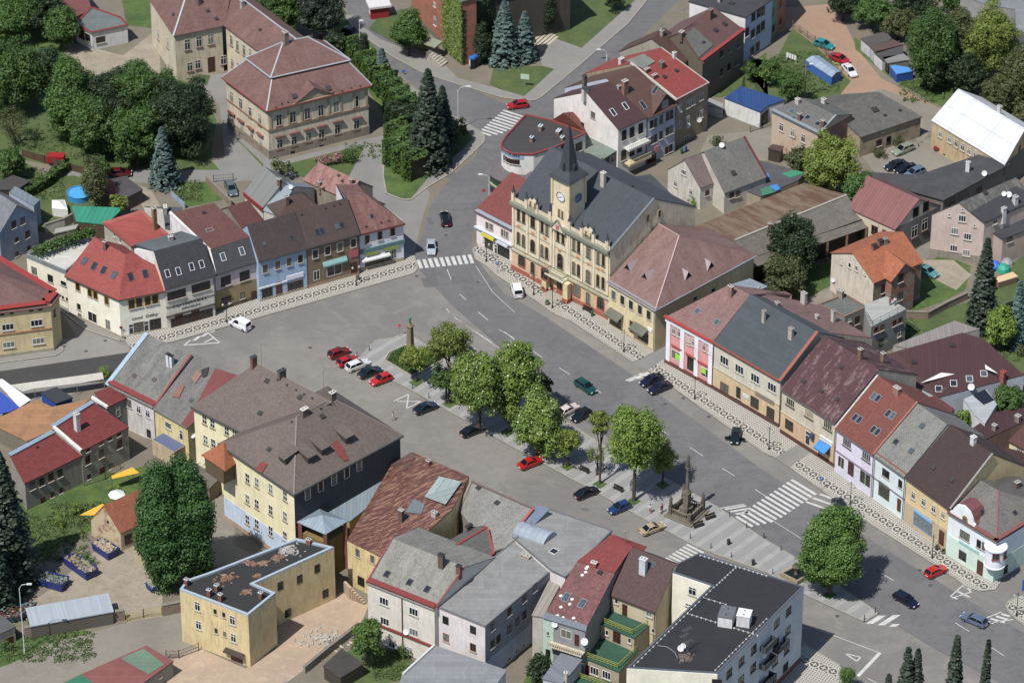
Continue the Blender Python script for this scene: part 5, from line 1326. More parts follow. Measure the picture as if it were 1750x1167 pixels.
m=MB().beam(I['P']['a']+ZU*.12+I['n']*.2,I['P']['b']+ZU*.12+I['n']*.2,.7,.1).beam(I['P']['b']+ZU*.12,I['P']['q']+ZU*.12,.6,.15);m.build('verge',plain('#96533f',.7),I['roof'])
H.win('white2',1.9,1.6,(630,210),(780,297),(937,387),(1105,477));H.win('shop',1.9,2.2,(630,490),(932,630));H.win('shop',1.8,2.3,(1090,735));H.win('dark',1.0,2.2,(770,530));H.sign((1035,585),4.2,.8,'#8a7a70','PAPÍRNICTVÍ','#c8b8a8',.45)
H.on_wall((845,565),MB().bx(-.7,.7,-.12,0,-.35,.35),'sign_board',plain('#d8dce0'));tile(8);H.chim((20,1010),2.2,.6,.5,'#b8b0a4','#a8a49c','plaster');H.chim((200,1120),2.0,.8,.6,'#b8b0a4','#a8a49c','plaster');tile(12)
H=House('terraced_house','ochre shop house with blue awning and scuffed maroon-brown roof','shop',plaster('#cdc3ae',.85,.25),RT('#59363a','#a08a86',wear=.85,lo=.52,hi=.62,ws=.9,tw=.4,th=.3))
h=9.3;I=H.gable((143,318),(505,548),h,None,(388,-5),(820,180),over=.35,eo=.03)
a,b=I['a'],I['b'];H.band(a,b,.9,4.4,plaster('#cfb08c',.85,.25),.05,'ground_floor_wall');H.band(a,b,0,.9,plaster('#5b3028'),.1);H.band(a,b,4.4,4.55,plaster('#b0a890'),.15,'string_course')
H.win('ivory4',1.9,1.5,(198,418),(322,495),(447,572));H.win('shop',1.9,2.0,(190,570));H.win('doorw',1.2,2.8,(313,655));H.win('shopg',2.0,2.0,(435,725));H.awning((428,700),2.6,1.4,.8,plain('#2f7fc4',.8));H.sign((437,670),2.9,.8,'#e8eef6','lékárna','#4f86c4',.5)
H.on_wall((348,640),MB().bx(-.4,.4,-.5,0,-.5,.5),'sign_board',plain('#3f4a6c'));H.hatches((290,280),(405,345),(510,400),(540,185),w=.7);H.chim((660,130),2.0,.7,.6,'#8a5a50');H.chim((810,150),1.8,.7,.5,'#9a8070');H.gutter(I,plain('#6a6662'));H.aerial((812,130),3.5)
H=House('terraced_house','lilac-white shop house with red-brown roof and four double skylights','shop',plaster('#e2dae8',.85,.1),RT('#81463a','#8f5446',wear=.3))
h=9.2;I=H.gable((508,578),(757,752),h,None,(783,242),(1040,418),over=.35,eo=.03)
a,b=I['a'],I['b'];H.band(a,b,0,4.4,plaster('#d6d4e2',.85,.1),.05,'ground_floor_wall');H.band(a,b,4.4,4.6,plain('#8f8a9a'),.2,'string_course');m=MB().beam(I['P']['b']+ZU*.1,I['P']['q']+ZU*.1,.35,.1);m.build('verge',plain('#96604c'),I['roof'])
H.sky(.7,1.2,(627,518),(657,535),(750,377),(780,392),(848,492),(878,508),(748,598),(778,616),style='grey');H.win('white4',2.0,1.5,(575,688),(703,778));H.win('shopw',1.5,2.2,(535,815));H.win('door',1.4,2.6,(600,860));H.win('shopw',2.6,2.6,(695,925));H.chim((905,360),1.2,1.2,.7,'#b08070');H.gutter(I,plain('#7a6a66'))
m=MB().beam(I['P']['a']+ZU*.05-I['u']*.1,I['P']['r']+ZU*.05-I['u']*.1,.3,.2);m.build('party_wall',plaster('#b9b4ac'),I['roof'])
H=House('terraced_house','mint-white shop house with mossy grey roof and reddish tile edging','shop',plaster('#d9e6e6',.85,.1),RT('#83837d','#a3a39a',wear=.6,diag=True,tw=.4,th=.4))
h=9.2;I=H.gable((765,757),(965,900),h,None,(1040,432),(1245,562),over=.35,eo=.03)
a,b=I['a'],I['b'];H.band(a,b,4.3,4.45,plain('#7c7478'),.15,'string_course');m=MB().beam(I['P']['a']+I['n']*.6+ZU*.35,I['P']['b']+I['n']*.6+ZU*.35,.5,.12);m.build('tile_edging',plain('#94564a'),I['roof'])
H.win('dark',1.7,1.5,(832,890));H.win('dark',.9,1.5,(928,958));H.win('shopg',2.6,2.6,(820,1010));H.win('gate',.9,2.5,(920,1100));H.sign((820,970),2.4,.7,'#5a5450','květiny','#c8c4c0',.5);H.sky(.7,.8,(900,680),(1002,742),(1075,575));H.gutter(I,plain('#7a6a66'))
H=House('terraced_house','yellow shop house with light blue shopfront and very dark brown roof','shop',plaster('#dcc594',.85,.2),RT('#44302f','#503a38',wear=.3,tw=.5,th=.3))
h=9.3;I=H.gable((972,902),(1265,1112),h,None,(1250,572),(1550,752),over=.35,eo=.05)
a,b=I['a'],I['b'];H.band(a,b,0,4.3,plaster('#c0ae92',.85,.3),.05,'ground_floor_wall');H.win('white',.9,1.4,(1015,1035),(1082,1080),(1150,1125),(1213,1165));H.hatches((1150,850),(1272,932),w=.8);H.chim((1412,690),1.3,.8,.7,'#dcdad8','#e6e6e4','plaster')
m=MB().beam(I['P']['b']+ZU*.1+I['u']*.1,I['P']['q']+ZU*.1+I['u']*.1,.35,.15);m.build('verge',plain('#8a8a84'),I['roof'])
tile(16);H.win('shopb',4.4,2.5,(1078,110));H.sign((1080,58),4.4,.45,'#7fb0dc','DROGERIE','#e6ecf4',.34);H.win('gate',1.2,2.8,(1202,200));H.gutter(I,plain('#5a4a44'))
# corner house with bay
H=House('corner_house','white and mint corner house with curved gable, round bay window and grey hipped roof','house',plaster('#e6eef0',.85,.1),RT('#78746f','#8e8a84',wear=.6,diag=True,tw=.35,th=.35))
h=8.4;I=H.gable((1250,32),(1565,222),h,None,(1445,925,12),(1580,1005,12),ends='gh',over=.3)
a,b,u1,n1,b2=I['a'],I['b'],I['u'],I['n'],I['b2']
H.band(a,b,0,4.2,plaster('#cfe4d8',.85,.1),.05,'ground_floor_wall');H.band(b,b2,0,4.0,plaster('#c6d8cc',.85,.2),.05,'ground_floor_wall')
m=MB();e_=plain('#8a5450')
for k in(('a','b'),('b','c')):
 p,q=I['P'][k[0]],I['P'][k[1]];nn_=((I['r2']-(p+q)/2));nn_.z=0;nn_.normalize();m.beam(p+nn_*.35+ZU*.36,q+nn_*.35+ZU*.36,.8,.06)
m.build('eaves_flashing',e_,I['roof']);H.hipcaps(I,plain('#8a5450'),.2,'2')
# curved gable
c=h2(a)+u1*3.0-n1*.12;prof=[(-2.6,0),(-2.6,1.2),(-2.2,1.4),(-1.9,2.2),(-1.3,3.1),(0,3.6),(1.3,3.1),(1.9,2.2),(2.2,1.4),(2.6,1.2),(2.6,0)]
m=MB();F_=[c+u1*x+ZU*(h-.6+z)for x,z in prof];m.poly(F_);K=[p+n1*.4 for p in F_];nv=len(prof)
m.add(F_+K,[(i,i+1,nv+i+1,nv+i)for i in range(nv-1)]);m.poly(K[::-1]);H.addw(m,plaster('#e6eef0',.85,.1),'curved_gable')
m=MB();kk=[c+u1*x+n1*.4+ZU*(h-.6+z)for x,z in prof[1:-1]];dd=[p+n1*(2.6)+ZU*0 for p in kk]
m.add(kk+dd,[(i,i+1,len(kk)+i+1,len(kk)+i)for i in range(len(kk)-1)]);H.addr(m,plain('#7a4a4c'),'gable_roof')
H.win('arch',.9,.9,(1360,72));H.win('dark',1.0,1.5,(1340,175),(1373,195));H.win('dark',.9,1.5,(1450,240),(1485,258));H.win('shop',1.6,1.8,(1342,320));H.win('gate',1.3,2.7,(1458,400));H.sign((1385,262),4.2,.5,'#9fc8c4','ELEKTRO','#e8f4f2',.38);H.win('dark',.9,1.6,(1628,410))
# round bay
c=h2(b)+u1*-.2+n1*.3;m=MB().lathe([(.6,2.6),(1.75,3.6),(1.75,3.75),(1.65,3.8),(1.65,6.9),(1.85,7.0),(1.85,7.2),(.2,7.5)],c,20);o=m.build('bay_window',plaster('#e6e8f0',.85,.1),H.root)
m=MB()
H.wv+=[];
mb_=MB().lathe([(1.67,3.8),(1.67,6.9)],c,40);bb=len(H.wv);H.wv+=mb_.v;H.wf+=[tuple(bb+i for i in f_)for f_ in mb_.f[:-2]];H._b=None
H.win('bay',1.1,1.5,(1563,320));H.win('bay',.9,1.5,(1625,310))
H.win('bay',.9,1.5,(1510,312))if False else None
H.sky(.6,.6,(1470,30),(1690,35));tile(12);H.hatches((1705,985),w=.8)
# ---------------------------------------------------------------- behind the right-hand row
tile(8)
def prismhouse(name,label,cat,pts,h,wall,roof,**k):
 H=House(name,label,cat,wall,roof);H.flat(pts,h,**k);return H
H=House('rear_building','rear wing with faded mauve metal roof and two white chimneys behind the blue-grey roof','house',plaster('#9a9488',.8,.4),seam_roof('#82635f','#a08078',w=.5,wear=.6))
H.flat([gp((0,842),13.0),gp((375,1078),13.0),gp((480,1085),12.4),gp((742,1118),9.5),gp((375,898),10.5),gp((60,828),12.5)],0.1,slope=[12.9,12.9,12.3,9.4,10.4,12.4])
H.chim((285,890),2.2,1.0,.6,'#c4beb2','#b4aea4','plaster');H.chim((110,910),.9,.7,.5,'#b4aea4');H.chim((480,1010),2.2,.6,.5,'#c4beb2','#b4aea4','plaster');H.chim((372,990),.7,.5,.4,'#c8c4bc','#c8c4bc','plaster');H.aerial((40,850),3);H.aerial((300,950),2,bars=0)
H=House('rear_building','pale striped zinc roof wing behind the pink house chimney','annex',plaster('#8f8a80',.8),seam_roof('#a6b2bc','#b8c2ca',w=.45,line=.4));tile(7)
H.flat([gp((1505,765),12.2),gp((1640,722),9.5),gp((1760,775),9.5),gp((1640,830),12.2)],.1,slope=[12.1,9.4,9.4,12.1]);H.chim((1705,820),1.0,.6,.5,'#8a6258');tile(8)
H=prismhouse('rear_building','grey flat-roofed annex with felt roof below the orange-roofed house','annex',[(380,892),(560,975),(710,908),(560,822)],6.5,plaster('#8c8a84',.8,.3),bitumen('#6c716c','#5f645f'),para=.3,paramat=plaster('#83685a'))
H.win('brown',1.0,1.6,(640,1000));H.chim((528,840),1.2,1.2,.6,'#a89c8c');H.win('small',.6,.5,(590,1000))
TER=prismhouse('rear_building','grey flat-roofed building with railed roof terrace and brown windows','building',[(700,975),(735,1045),(970,925),(835,840),(690,895)],7.0,plaster('#9a9a96',.8,.3),bitumen('#b0b2ac','#a2a49e',wear=.3));H=TER
H.win('orange',.9,1.3,(765,1065),(805,1048),(888,1018),(925,1000));H.win('small',.8,.9,(920,1095));H.win('hole',1.0,1.6,(800,1145));H.chim((707,870),.9,.5,.4,'#a07060')
m=MB();rl=[gp(p,7.0)for p in((700,975),(740,1040),(965,925),(880,870))]
for a,b in zip(rl,rl[1:]):
 m.beam(a+ZU,b+ZU,.06);m.beam(a+ZU*.5,b+ZU*.5,.04)
 for i in range(5):q=a+(b-a)*i/4;m.beam(q,q+ZU,.05)
m.build('railing',plain('#5c6064',.7),H.root)
# orange-roofed house
H=House('gable_house','pale plastered house with vivid orange tiled roof and unfinished brick dormer bay','house',plaster('#d8cdbd',.85,.35),RT('#ad6644','#bb7654',wear=.3,th=.42,tw=.5,g=.66))
h=7.8;I=H.gable((752,745),(1070,610),h,None,(622,556),(935,413),over=.25,eo=.2)
u,n=I['u'],I['n']
H.band(I['a'],I['b'],0,h-.1,ruin('#a8927c','#7d6a5c'),.04,'side_wall')
c0=gp((925,690),h);c0=h2(I['a'])+u*(c0-I['a']).dot(u)+ZU*h;f=-n;w_=2.6
a_,b_=c0-u*w_+f*1.6,c0+u*w_+f*1.6
m=MB().prism([(p.x,p.y)for p in(a_,b_,b_+n*3,a_+n*3)],0,h+.2,bot=False);m.poly([a_+ZU*.2,b_+ZU*.2,(a_+b_)/2+ZU*2.6]);H.addw(m,ruin('#8d8880','#a45c44',lo=.45,hi=.5),'dormer_bay')
tp=(a_+b_)/2+ZU*2.7;H.addr(MB().slab([a_-u*.4+f*.3+ZU*.1,tp+f*.3,tp+n*5,b_+u*.4+f*.3+ZU*.1,a_-u*.4+n*1.8+ZU*.1,b_+u*.4+n*1.8+ZU*.1],[[0,1,2,4],[3,5,2,1]],.16),H.roof,'dormer_roof')
H.win('small',.7,1.0,(592,635),(637,655));H.win('small',.35,.4,(535,620),(692,692));H.win('brown',1.1,1.7,(930,720),(925,840));H.win('brown',1.0,1.8,(815,790));H.chim((755,525),.8,.9,.6,'#7a4a40','#3a3634');H.chim((795,500),1.0,.8,.6,'#7a4a40','#3a3634');H.chim((828,490),1.0,.7,.6,'#a09890','#a09890');H.aerial((775,480),4.0,bars=0);H.aerial((625,600),2.5);H.dish((485,745),.45,'w',(-.4,-.8,.3))
# pink gabled house
H=House('gable_house','pale pink gabled house with speckled slate roof and dark annex roof at the right edge','house',plaster('#c8b5aa',.85,.3,'#8f8a80'),RT('#6a6764','#94918c',wear=.8,lo=.5,hi=.58,ws=1.5))
h=8.6;I=H.gable((1487,352),(1850,190),h,42,(1345,236),(1668,40),over=.15)
g=MB().poly([onplane(p,I['P']['a']+ZU*.25,(I['P']['b']-I['P']['a']).cross(I['P']['r']-I['P']['a']))for p in((1395,282),(1487,352),(1850,190),(1700,110))]);g.build('lower_roof',bitumen('#46484c'),I['roof'])
H.band(I['a'],I['a2'],0,1.5,plaster('#9d958a',.7,.5),.05);H.win('white2',1.3,1.3,(1340,325),(1290,408),(1375,445),(1283,522),(1367,553));H.win('small',.4,.5,(1253,302),(1342,268),(1422,372));H.win('white',1.0,1.4,(1558,340))
H.chim((1612,325),2.2,.8,.6,'#d8d6d2','#c8c6c2','plaster');H.chim((1690,230),1.6,.8,.8,'#c8c8c8','#b8b8b8','plaster');H.dish((1650,180),.55);H.dish((1618,175),.45);H.hatches((1490,150),w=.8)
H=prismhouse('annex_building','dark felt-roofed annex of the pale pink house','annex',[(1530,402),(1608,455),(1800,385),(1800,270),(1750,285)],5.6,plaster('#b8a598',.8,.3),bitumen('#424448'),over=.2);H.win('brown',1.2,1.0,(1655,465))
H=House('factory_hall','long low warehouse with dark felt roof running towards the right edge','warehouse',plaster('#77756f',.8,.5),bitumen('#47474a','#5d5c5e',wear=.6))
H.flat([(830,88),(1215,196),(1640,-38,8),(1450,1035,4),(1050,1170,4),(700,20)],5.6,over=.3);H.win('brown',1.5,1.5,(1360,188),(1270,240),(1450,140));H.chim((1375,1140,4),2.0,.7,.5,'#dcdcdc','#dcdcdc','plaster');H.dish((1488,40),.5)
H=House('factory_hall','grey workshop with faded maroon sheet roof and tall gridded windows','workshop',plaster('#8b8984',.8,.5),seam_roof('#7f4a46','#96605a',w=.6,wear=.6))
h=6.6;I=H.gable((585,250),(895,392),h,34,(700,52),(1065,188),over=.2,wall=ruin('#d0c4ac','#9a6a56',lo=.6,hi=.66))
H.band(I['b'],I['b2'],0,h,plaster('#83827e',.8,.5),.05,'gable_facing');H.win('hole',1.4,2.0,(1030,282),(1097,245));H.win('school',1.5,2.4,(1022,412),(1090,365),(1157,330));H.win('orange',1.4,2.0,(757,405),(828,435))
# barns
H=House('barn','big barn, rusty sheet roof on one side and grey slope on the other','barn',plaster('#6a5c4c',.8,.5),RT('#79746a','#8a857a',wear=.5,th=.45,tw=.9))
zr,z1,z2=8.0,4.4,6.0
r1,r2=gp((-172,468),zr),gp((572,167),zr);e1,e2=gp((-75,660),z1),gp((706,384),z1);q1,q2=gp((1262,382,7),z2),gp((290,88),z2)
H.start(e1);m=MB();
dn=lambda p:V((p.x,p.y,0));m.poly([dn(e1),e1,r1,q1,dn(q1)]).poly([dn(e2),e2,r2,q2,dn(q2)]).poly([dn(q1),q1,q2,dn(q2)]);H.addw(m,H.wall)
i_=(r1-e1)*.12
H.addr(MB().slab([e1,e2,r2,r1],[[0,1,2,3]],.12),H.roof);H.addr(MB().slab([r1,r2,q2,q1],[[0,1,2,3]],.12),seam_roof('#8d7a62','#6a3c2c',w=.45,wear=.85,lo=.47,hi=.55,ws=.35,cross=3.0,g=.6),'rusty_roof')
for i in range(7):p=e1+(e2-e1)*i/6+(r1-e1)*.03;MB().beam(dn(p),p,.4).build('pillar',plaster('#8a6a58',.7),H.root)
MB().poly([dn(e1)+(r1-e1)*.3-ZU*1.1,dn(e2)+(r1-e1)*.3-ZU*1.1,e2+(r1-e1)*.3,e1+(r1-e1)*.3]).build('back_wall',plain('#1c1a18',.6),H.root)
m=MB().beam(r1,r2,.4,.15);m.build('ridge_cap',plain('#a8a296'),H.root);H.chim((60,390),1.0,.6,.5,'#8a5a4c')
tile(7)
H=prismhouse('annex_building','dark recessed annex with white pillar in front of the rusty barn','annex',[(1255,380),(1262,460),(1480,545),(1660,620),(1560,480)],4.6,plaster('#6c6862',.8),bitumen('#5c6466'));H.chim((1272,455),1.6,1.0,.8,'#d8d8d4','#d8d8d4','plaster')
tri_dormer(H,(1340,465),.8);tri_dormer(H,(1450,520),.8)
# weathered white cottages
H=House('old_cottage','white gabled cottage with weathered pinkish roof nearest the town hall','cottage',plaster('#d0ccc2',.8,.45),RT('#7d6d68','#9c8e88',wear=.8))
I=H.gable((1310,118),(1415,78),4.8,None,(1210,-62),(1328,-115),over=.15);H.win('white2',1.2,1.0,(1200,18));H.win('white',.8,1.3,(1145,92),(1247,148));H.win('brown',.8,1.1,(1355,155));tile(3);H.chim((1385,1000),.8,.5,.4,'#7a4438');tile(7)
H=House('old_cottage','white gabled cottage with patchy grey roof and rusty verge beside the lane','cottage',plaster('#ccc8bc',.8,.4),RT('#75746f','#95918a',wear=.8))
I=H.gable((1470,150),(1745,45),4.6,None,(1330,1005,3),(1605,918,3),over=.2);m=MB().beam(I['P']['b']+ZU*.1,I['P']['q']+ZU*.1,.4,.1);m.build('verge',plain('#6a3630'),I['roof']);H.win('brown',1.0,1.2,(1560,160),(1518,170));H.dish((1455,980,3),.5);H.hatches((1530,1150,3),w=.9)
H=House('market_shed','dark felt-roofed sheds patched with blue and green sheets behind the barn','shed',plaster('#a89c88',.8),bitumen('#57585c','#6a6b70'));tile(8)
H.flat([(-170,40),(-120,130),(0,180),(250,70),(300,20),(0,-60),(-60,-70)],3.0);
for pts,c_ in((((-50,62),(50,25),(60,50),(-30,90)),'#3f7fc8'),(((140,28),(230,0),(290,25),(200,55)),'#3c8a6c'),(((0,130),(60,110),(100,150),(10,175)),'#3c7a5c'),(((60,108),(110,98),(130,130),(90,148)),'#3f7fc8')):
 MB().prism([(gp(p,3.05).x,gp(p,3.05).y)for p in pts],3.02,3.1).build('roof_sheet',plain(c_,.8),H.root)
 # top right corner of the scene
tile(4)
H=House('old_house','old pinkish plastered house with grey roof and raw brick gable','house',ruin('#c4b19a','#a8705c',lo=.56,hi=.64),RT('#6c6b67','#83817c',wear=.6))
I=H.gable((77,742),(380,892),7.4,None,(242,662),(515,757),over=.15);H.band(I['b'],I['b2'],0,7.3,ruin('#8a6c64','#8a5a50',lo=.3,hi=.5),.04,'gable_facing')
m=MB().beam(I['P']['a']+I['n']*.35+ZU*.3,I['P']['b']+I['n']*.35+ZU*.3,.8,.08).beam(I['P']['b']+ZU*.1,I['P']['q']+ZU*.1,.35,.12);m.build('eaves_flashing',plain('#8d989e'),I['roof'])
H.win('white',1.0,1.7,(138,845),(213,882),(283,920));H.chim((257,800),1.4,.6,.5,'#8a5242');H.chim((412,845),1.4,.7,.5,'#8a5242');H.sky(.9,.9,(207,740),(313,782),(380,825),(218,788),style='grey');H.chim((418,690),1.0,.8,.6,'#d0ccc4','#c8c4bc','plaster');H.chim((245,690),1.0,.8,.6,'#c0bcb4','#c8c4bc','plaster')
H=House('barn','low stone barn with wide grey stained roof','barn',ruin('#a89a80','#8a7460',lo=.45,hi=.6),RT('#67655f','#83807a',wear=.6,tw=.6,th=.5))
I=H.gable((662,905),(1065,770),4.6,None,(452,712),(790,622),over=.3);H.win('brown',1.2,1.4,(785,950));H.win('hole',1.0,1.8,(850,935));H.win('small',.6,.5,(960,812),(808,870));H.hatches((760,730),w=1.2);H.hatches((825,768),(925,735),w=.5)
H=House('factory_hall','long ochre hall with brilliant white sheet roof','hall',plaster('#c6b088',.8,.5),seam_roof('#d6d8da','#c6c6c4',w=1.0,wear=.4,g=.72,line=.3,cross=3.5))
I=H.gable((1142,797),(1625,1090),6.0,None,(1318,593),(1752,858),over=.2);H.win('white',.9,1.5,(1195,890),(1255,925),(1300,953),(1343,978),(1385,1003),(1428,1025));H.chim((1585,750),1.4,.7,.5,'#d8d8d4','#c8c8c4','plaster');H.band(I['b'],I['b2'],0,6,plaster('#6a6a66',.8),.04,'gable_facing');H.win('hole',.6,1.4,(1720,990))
for i,(pts,c_,rc,lb)in enumerate(((((668,258),(730,310),(870,262),(830,210)),'#c8ccd2','#5a5654','farthest up the track'),(((732,315),(770,352),(945,300),(875,262)),'#b9c0c8','#5d4c46','with brown-stained roof'),(((757,350),(810,398),(945,352),(945,300)),'#d4d6d8','#4e4c4c','between the brown-stained and the pale roofs'),(((815,383),(845,418),(990,395),(950,360)),'#8a8680','#8d8d8a','with pale roof beside the blue tarpaulin'))):
 H=prismhouse('lockup_garage','lock-up garage '+lb,'garage',pts,2.5,plaster(c_,.8,.4),bitumen(rc,'#6a4a40' if i==1 else rc),over=.1);H.group='lock-up garages';H.root['group']='lock-up garages'
H.win('hole',1.2,2.0,(838,450))
H=prismhouse('storage_hut','hut wrapped in bright blue tarpaulin beside the garages','shed',[(865,440),(905,490),(1015,470),(980,450),(890,435)],2.0,plain('#2c4f9c',.8),plain('#4f8fd0',.8),over=.1)
H=House('storage_container','long barrel shed with pale blue metal roof beside the garden','shed',plain('#3f6cb4',.75),seam_roof('#9fb2c4','#8fa2b6',w=1.2))
H.flat([gp((297,400),1.9),gp((472,515),1.9),gp((535,478),1.9),gp((385,372),1.9)],1.9,wall=H.wall,roof=plain('#8a98a8'),low=0)
r1,r2=gp((345,375),2.5),gp((505,480),2.5);Z9=ZU*1.95;e=[h2(gp(p,1.9))+Z9 for p in((297,400),(472,515),(535,478),(385,372))];m1,m2=(e[0]+e[3])/2+ZU*.45,(e[1]+e[2])/2+ZU*.45;H.addr(MB().slab([e[0],e[1],m2,m1,e[2],e[3]],[[0,1,2,3],[3,2,4,5]],.08))
H=prismhouse('storage_hut','white garage with blue flat roof and dark doorway next to the tan house','garage',[(1475,650,3),(1708,742,3),(1760,700,3),(155,665),(-130,575)],3.6,plaster('#dcdcd8',.85,.3),seam_roof('#2f4f86','#3a5c98',w=.6),over=.1);H.win('hole',2.2,2.4,(1735,790,3),(30,780))
tile(3);H=prismhouse('garden_shed','small white lean-to with grey roof beside the blue-roofed garage','shed',[(1352,690),(1455,722),(1460,690),(1372,655)],2.2,plaster('#d0ccc8',.8),bitumen('#a0a09c'),over=.1)
tile(4)
H=House('factory_hall','grey ribbed metal hall in the top right corner','hall',seam_roof('#8d9296','#7f8488',w=.5,metal=.2),bitumen('#8d9094','#9a9da0'))
H.flat([(1690,60),(1695,190),(1900,290),(1900,60)],8.0);H2_=prismhouse('factory_hall','light grey flat roof between the trees at the top right','hall',[(1330,-30),(1500,30),(1700,65),(1800,60),(1800,-80),(1400,-80)],6.5,plaster('#9a9a98',.8),bitumen('#8a8e92','#7c8084'))
H=prismhouse('storage_hut','small brick hut with wooden door beside the grey metal hall','shed',[(1530,60),(1600,90),(1690,70),(1620,30)],4.0,brick('#a86a50'),bitumen('#8a5a48'))
H=prismhouse('garden_shed','weathered wooden lean-to at the foot of the pinkish house','shed',[(52,985),(130,1005),(150,975),(80,960)],2.6,plain('#4a4038'),seam_roof('#5c4640','#6a5048',w=.4),over=.1)
tile(12)
# backyards right
H=House('rear_building','long maroon-roofed workshop with three skylights and pale blue wall','workshop',plaster('#bcc4cc',.8,.2),seam_roof('#4f3332','#5c3e3c',w=.6,line=.3))
r1,r2=gp((700,120),6.2),gp((1370,-38),7.8);H.start(r1)
P=[gp((700,130),6.0),gp((1180,385),5.2),gp((1750,235),5.4),gp((1480,-5),8.0),gp((1340,-45),8.2),gp((900,80),7.0)]
H.flat(P,.1,slope=[5.9,5.1,5.3,7.9,8.1,6.9]);H.sky(1.0,1.2,(1183,330),(1282,293),(1387,263),(1483,228),style='white');H.hatches((1275,40),(1022,150),w=.9);H.chim((1605,300),2.6,.8,.7,'#a8503c','#a8503c');H.dish((1400,330),.6)
m=MB().poly([gp(p,6.3)for p in((1230,205),(1350,170),(1380,205),(1345,215),(1060,290))]);m.build('light_well',plaster('#dcdcd8'),H.root);m=MB().poly([gp(p,6.9)for p in((1490,165),(1575,225),(1495,195))]);m.build('light_well',plaster('#e6e6e2'),H.root)
H=House('rear_building','grey fibre-cement roofed shed beyond the maroon workshop','shed',plaster('#b0aca4',.8),seam_roof('#9a948e','#8a827c',w=.5));tile(8);H.flat([gp((880,1167),5),gp((1290,1003),5),gp((1455,1072),4.6),gp((1300,1100),5),gp((1050,1200),5)],5.0);tile(12)
H=prismhouse('garden_shed','white hut with solar panels on its roof in the backyard','shed',[(1350,395),(1420,500),(1490,560),(1570,430),(1500,330)],5.0,plaster('#dcdee0',.8,.15),bitumen('#b8bcc0'));m=MB().poly([gp(p,5.2)for p in((1410,370),(1480,430),(1550,400),(1490,330))]);m.build('solar_panel',plain('#262a34',.7,.2),H.root)
H=prismhouse('rear_building','low maroon sheet roofs between the backyard and the row houses','annex',[(1040,400),(1200,530),(1290,462),(1160,372)],6.0,plaster('#a8a098',.8),seam_roof('#6f3f3a','#7c4a44',w=.5));H.chim((1195,500),1.2,.7,.6,'#8a8078');H.aerial((1200,430),3)
H=prismhouse('rear_building','dark brown roofed outbuilding with two chimneys near the right edge','annex',[(1380,610),(1500,660),(1760,540),(1760,450),(1560,480)],4.5,brick('#9a7468',.7),seam_roof('#4c3434','#5a4040',w=.5));H.chim((1552,600),1.0,.7,.6,'#9a948c');H.chim((1707,545),1.2,.8,.7,'#9a8a80')
H=House('rear_building','cream building with dark red hipped roof at the right edge','building',plaster('#e2d8ae',.85,.2),RT('#5c3836','#6a4442',wear=.3));I=H.gable((1655,665),(1900,800),7.0,35,(1760,560),(1900,620),over=.3);H.win('white2',1.2,1.4,(1720,745))
H=House('rear_building','low dark building behind the very dark brown roof','annex',plaster('#8d887c',.8,.3),RT('#4a3232','#5a4240',wear=.4));H.flat([(1560,760),(1700,830),(1600,930),(1800,900),(1800,760),(1640,720)],6.0)
H=House('rear_building','grey-roofed building at the right edge behind the curved gable house','building',plaster('#bfc8c8',.8,.3),RT('#5f5c5a','#74706c',wear=.6));I=H.gable((1750,1195),(1900,1130),8.4,30,(1580,1005),(1700,890),over=.2);H.chim((1705,980),1.0,.8,.6,'#7a4a44')
# ---------------------------------------------------------------- south side of the square
tile(5)
H=House('corner_building','yellow building with brown and red hipped roof at the left edge','building',plaster('#d3c193',.85,.3),RT('#7b5a54','#8d6c66',wear=.5))
h=9.6;a,b,c,d=gp((-300,975),h),gp((335,893),h),gp((392,826),h),gp((-300,415),h);p_=gp((-130,650),h+4.2)
H.custom([a,b,c,d],[['a','b','p'],['b','c','p'],['c','d','p'],['d','a','p']],dict(a=a+V((0,-.4,-.2)),b=b+V((.2,-.4,-.2)),c=c+V((.4,0,-.2)),d=d,p=p_),h)
m=MB()
for q,r_ in((a,b),(b,c),(c,d)):m.beam(q+(p_-q)*.07+ZU*.1,r_+(p_-r_)*.07+ZU*.1,1.7,.14)
m.build('eaves_flashing',plain('#9c3a34',.7),H.roofob)
H.band(a,b,4.6,4.9,plaster('#b5845c'),.15,'string_course');H.band(a,b,0,.7,plaster('#a39c84'),.1);H.band(a,b,h-.5,h-.1,plaster('#cfae6c'),.25,'cornice')
H.win('white2',2.0,1.3,(52,1045),(243,1018));tile(9);H.win('white2',2.0,1.2,(58,35),(255,10));tile(5);H.win('hole',.7,.4,(15,962),(77,952),(207,935),(267,928));H.win('brown',.7,1.5,(362,950))
tile(9)
slate=RT('#74746f','#9a9992',wear=.8,diag=True,tw=.38,th=.38,lo=.45,hi=.62)
H=House('old_house','white house with grey slate roof, pale metal verge and two square white chimneys','house',plaster('#d3d0cc',.85,.4),slate)
h=7.4;I=H.gable((722,300),(1020,447),h,None,(985,-35),(1265,105),over=.3,eo=.1,back=.45)
m=MB().beam(I['P']['a']+ZU*.1-I['u']*.1,I['P']['r']+ZU*.15-I['u']*.1,.8,.12);m.build('verge',plain('#9fb2c2',.75,.4),I['roof']);m=MB().beam(I['P']['a']+I['n']*.7+ZU*.55,I['P']['b']+I['n']*.7+ZU*.55,1.2,.1).beam(I['P']['b']+ZU*.1,I['P']['q']+ZU*.12,.35,.12);m.build('eaves_flashing',plain('#90403a',.7),I['roof'])
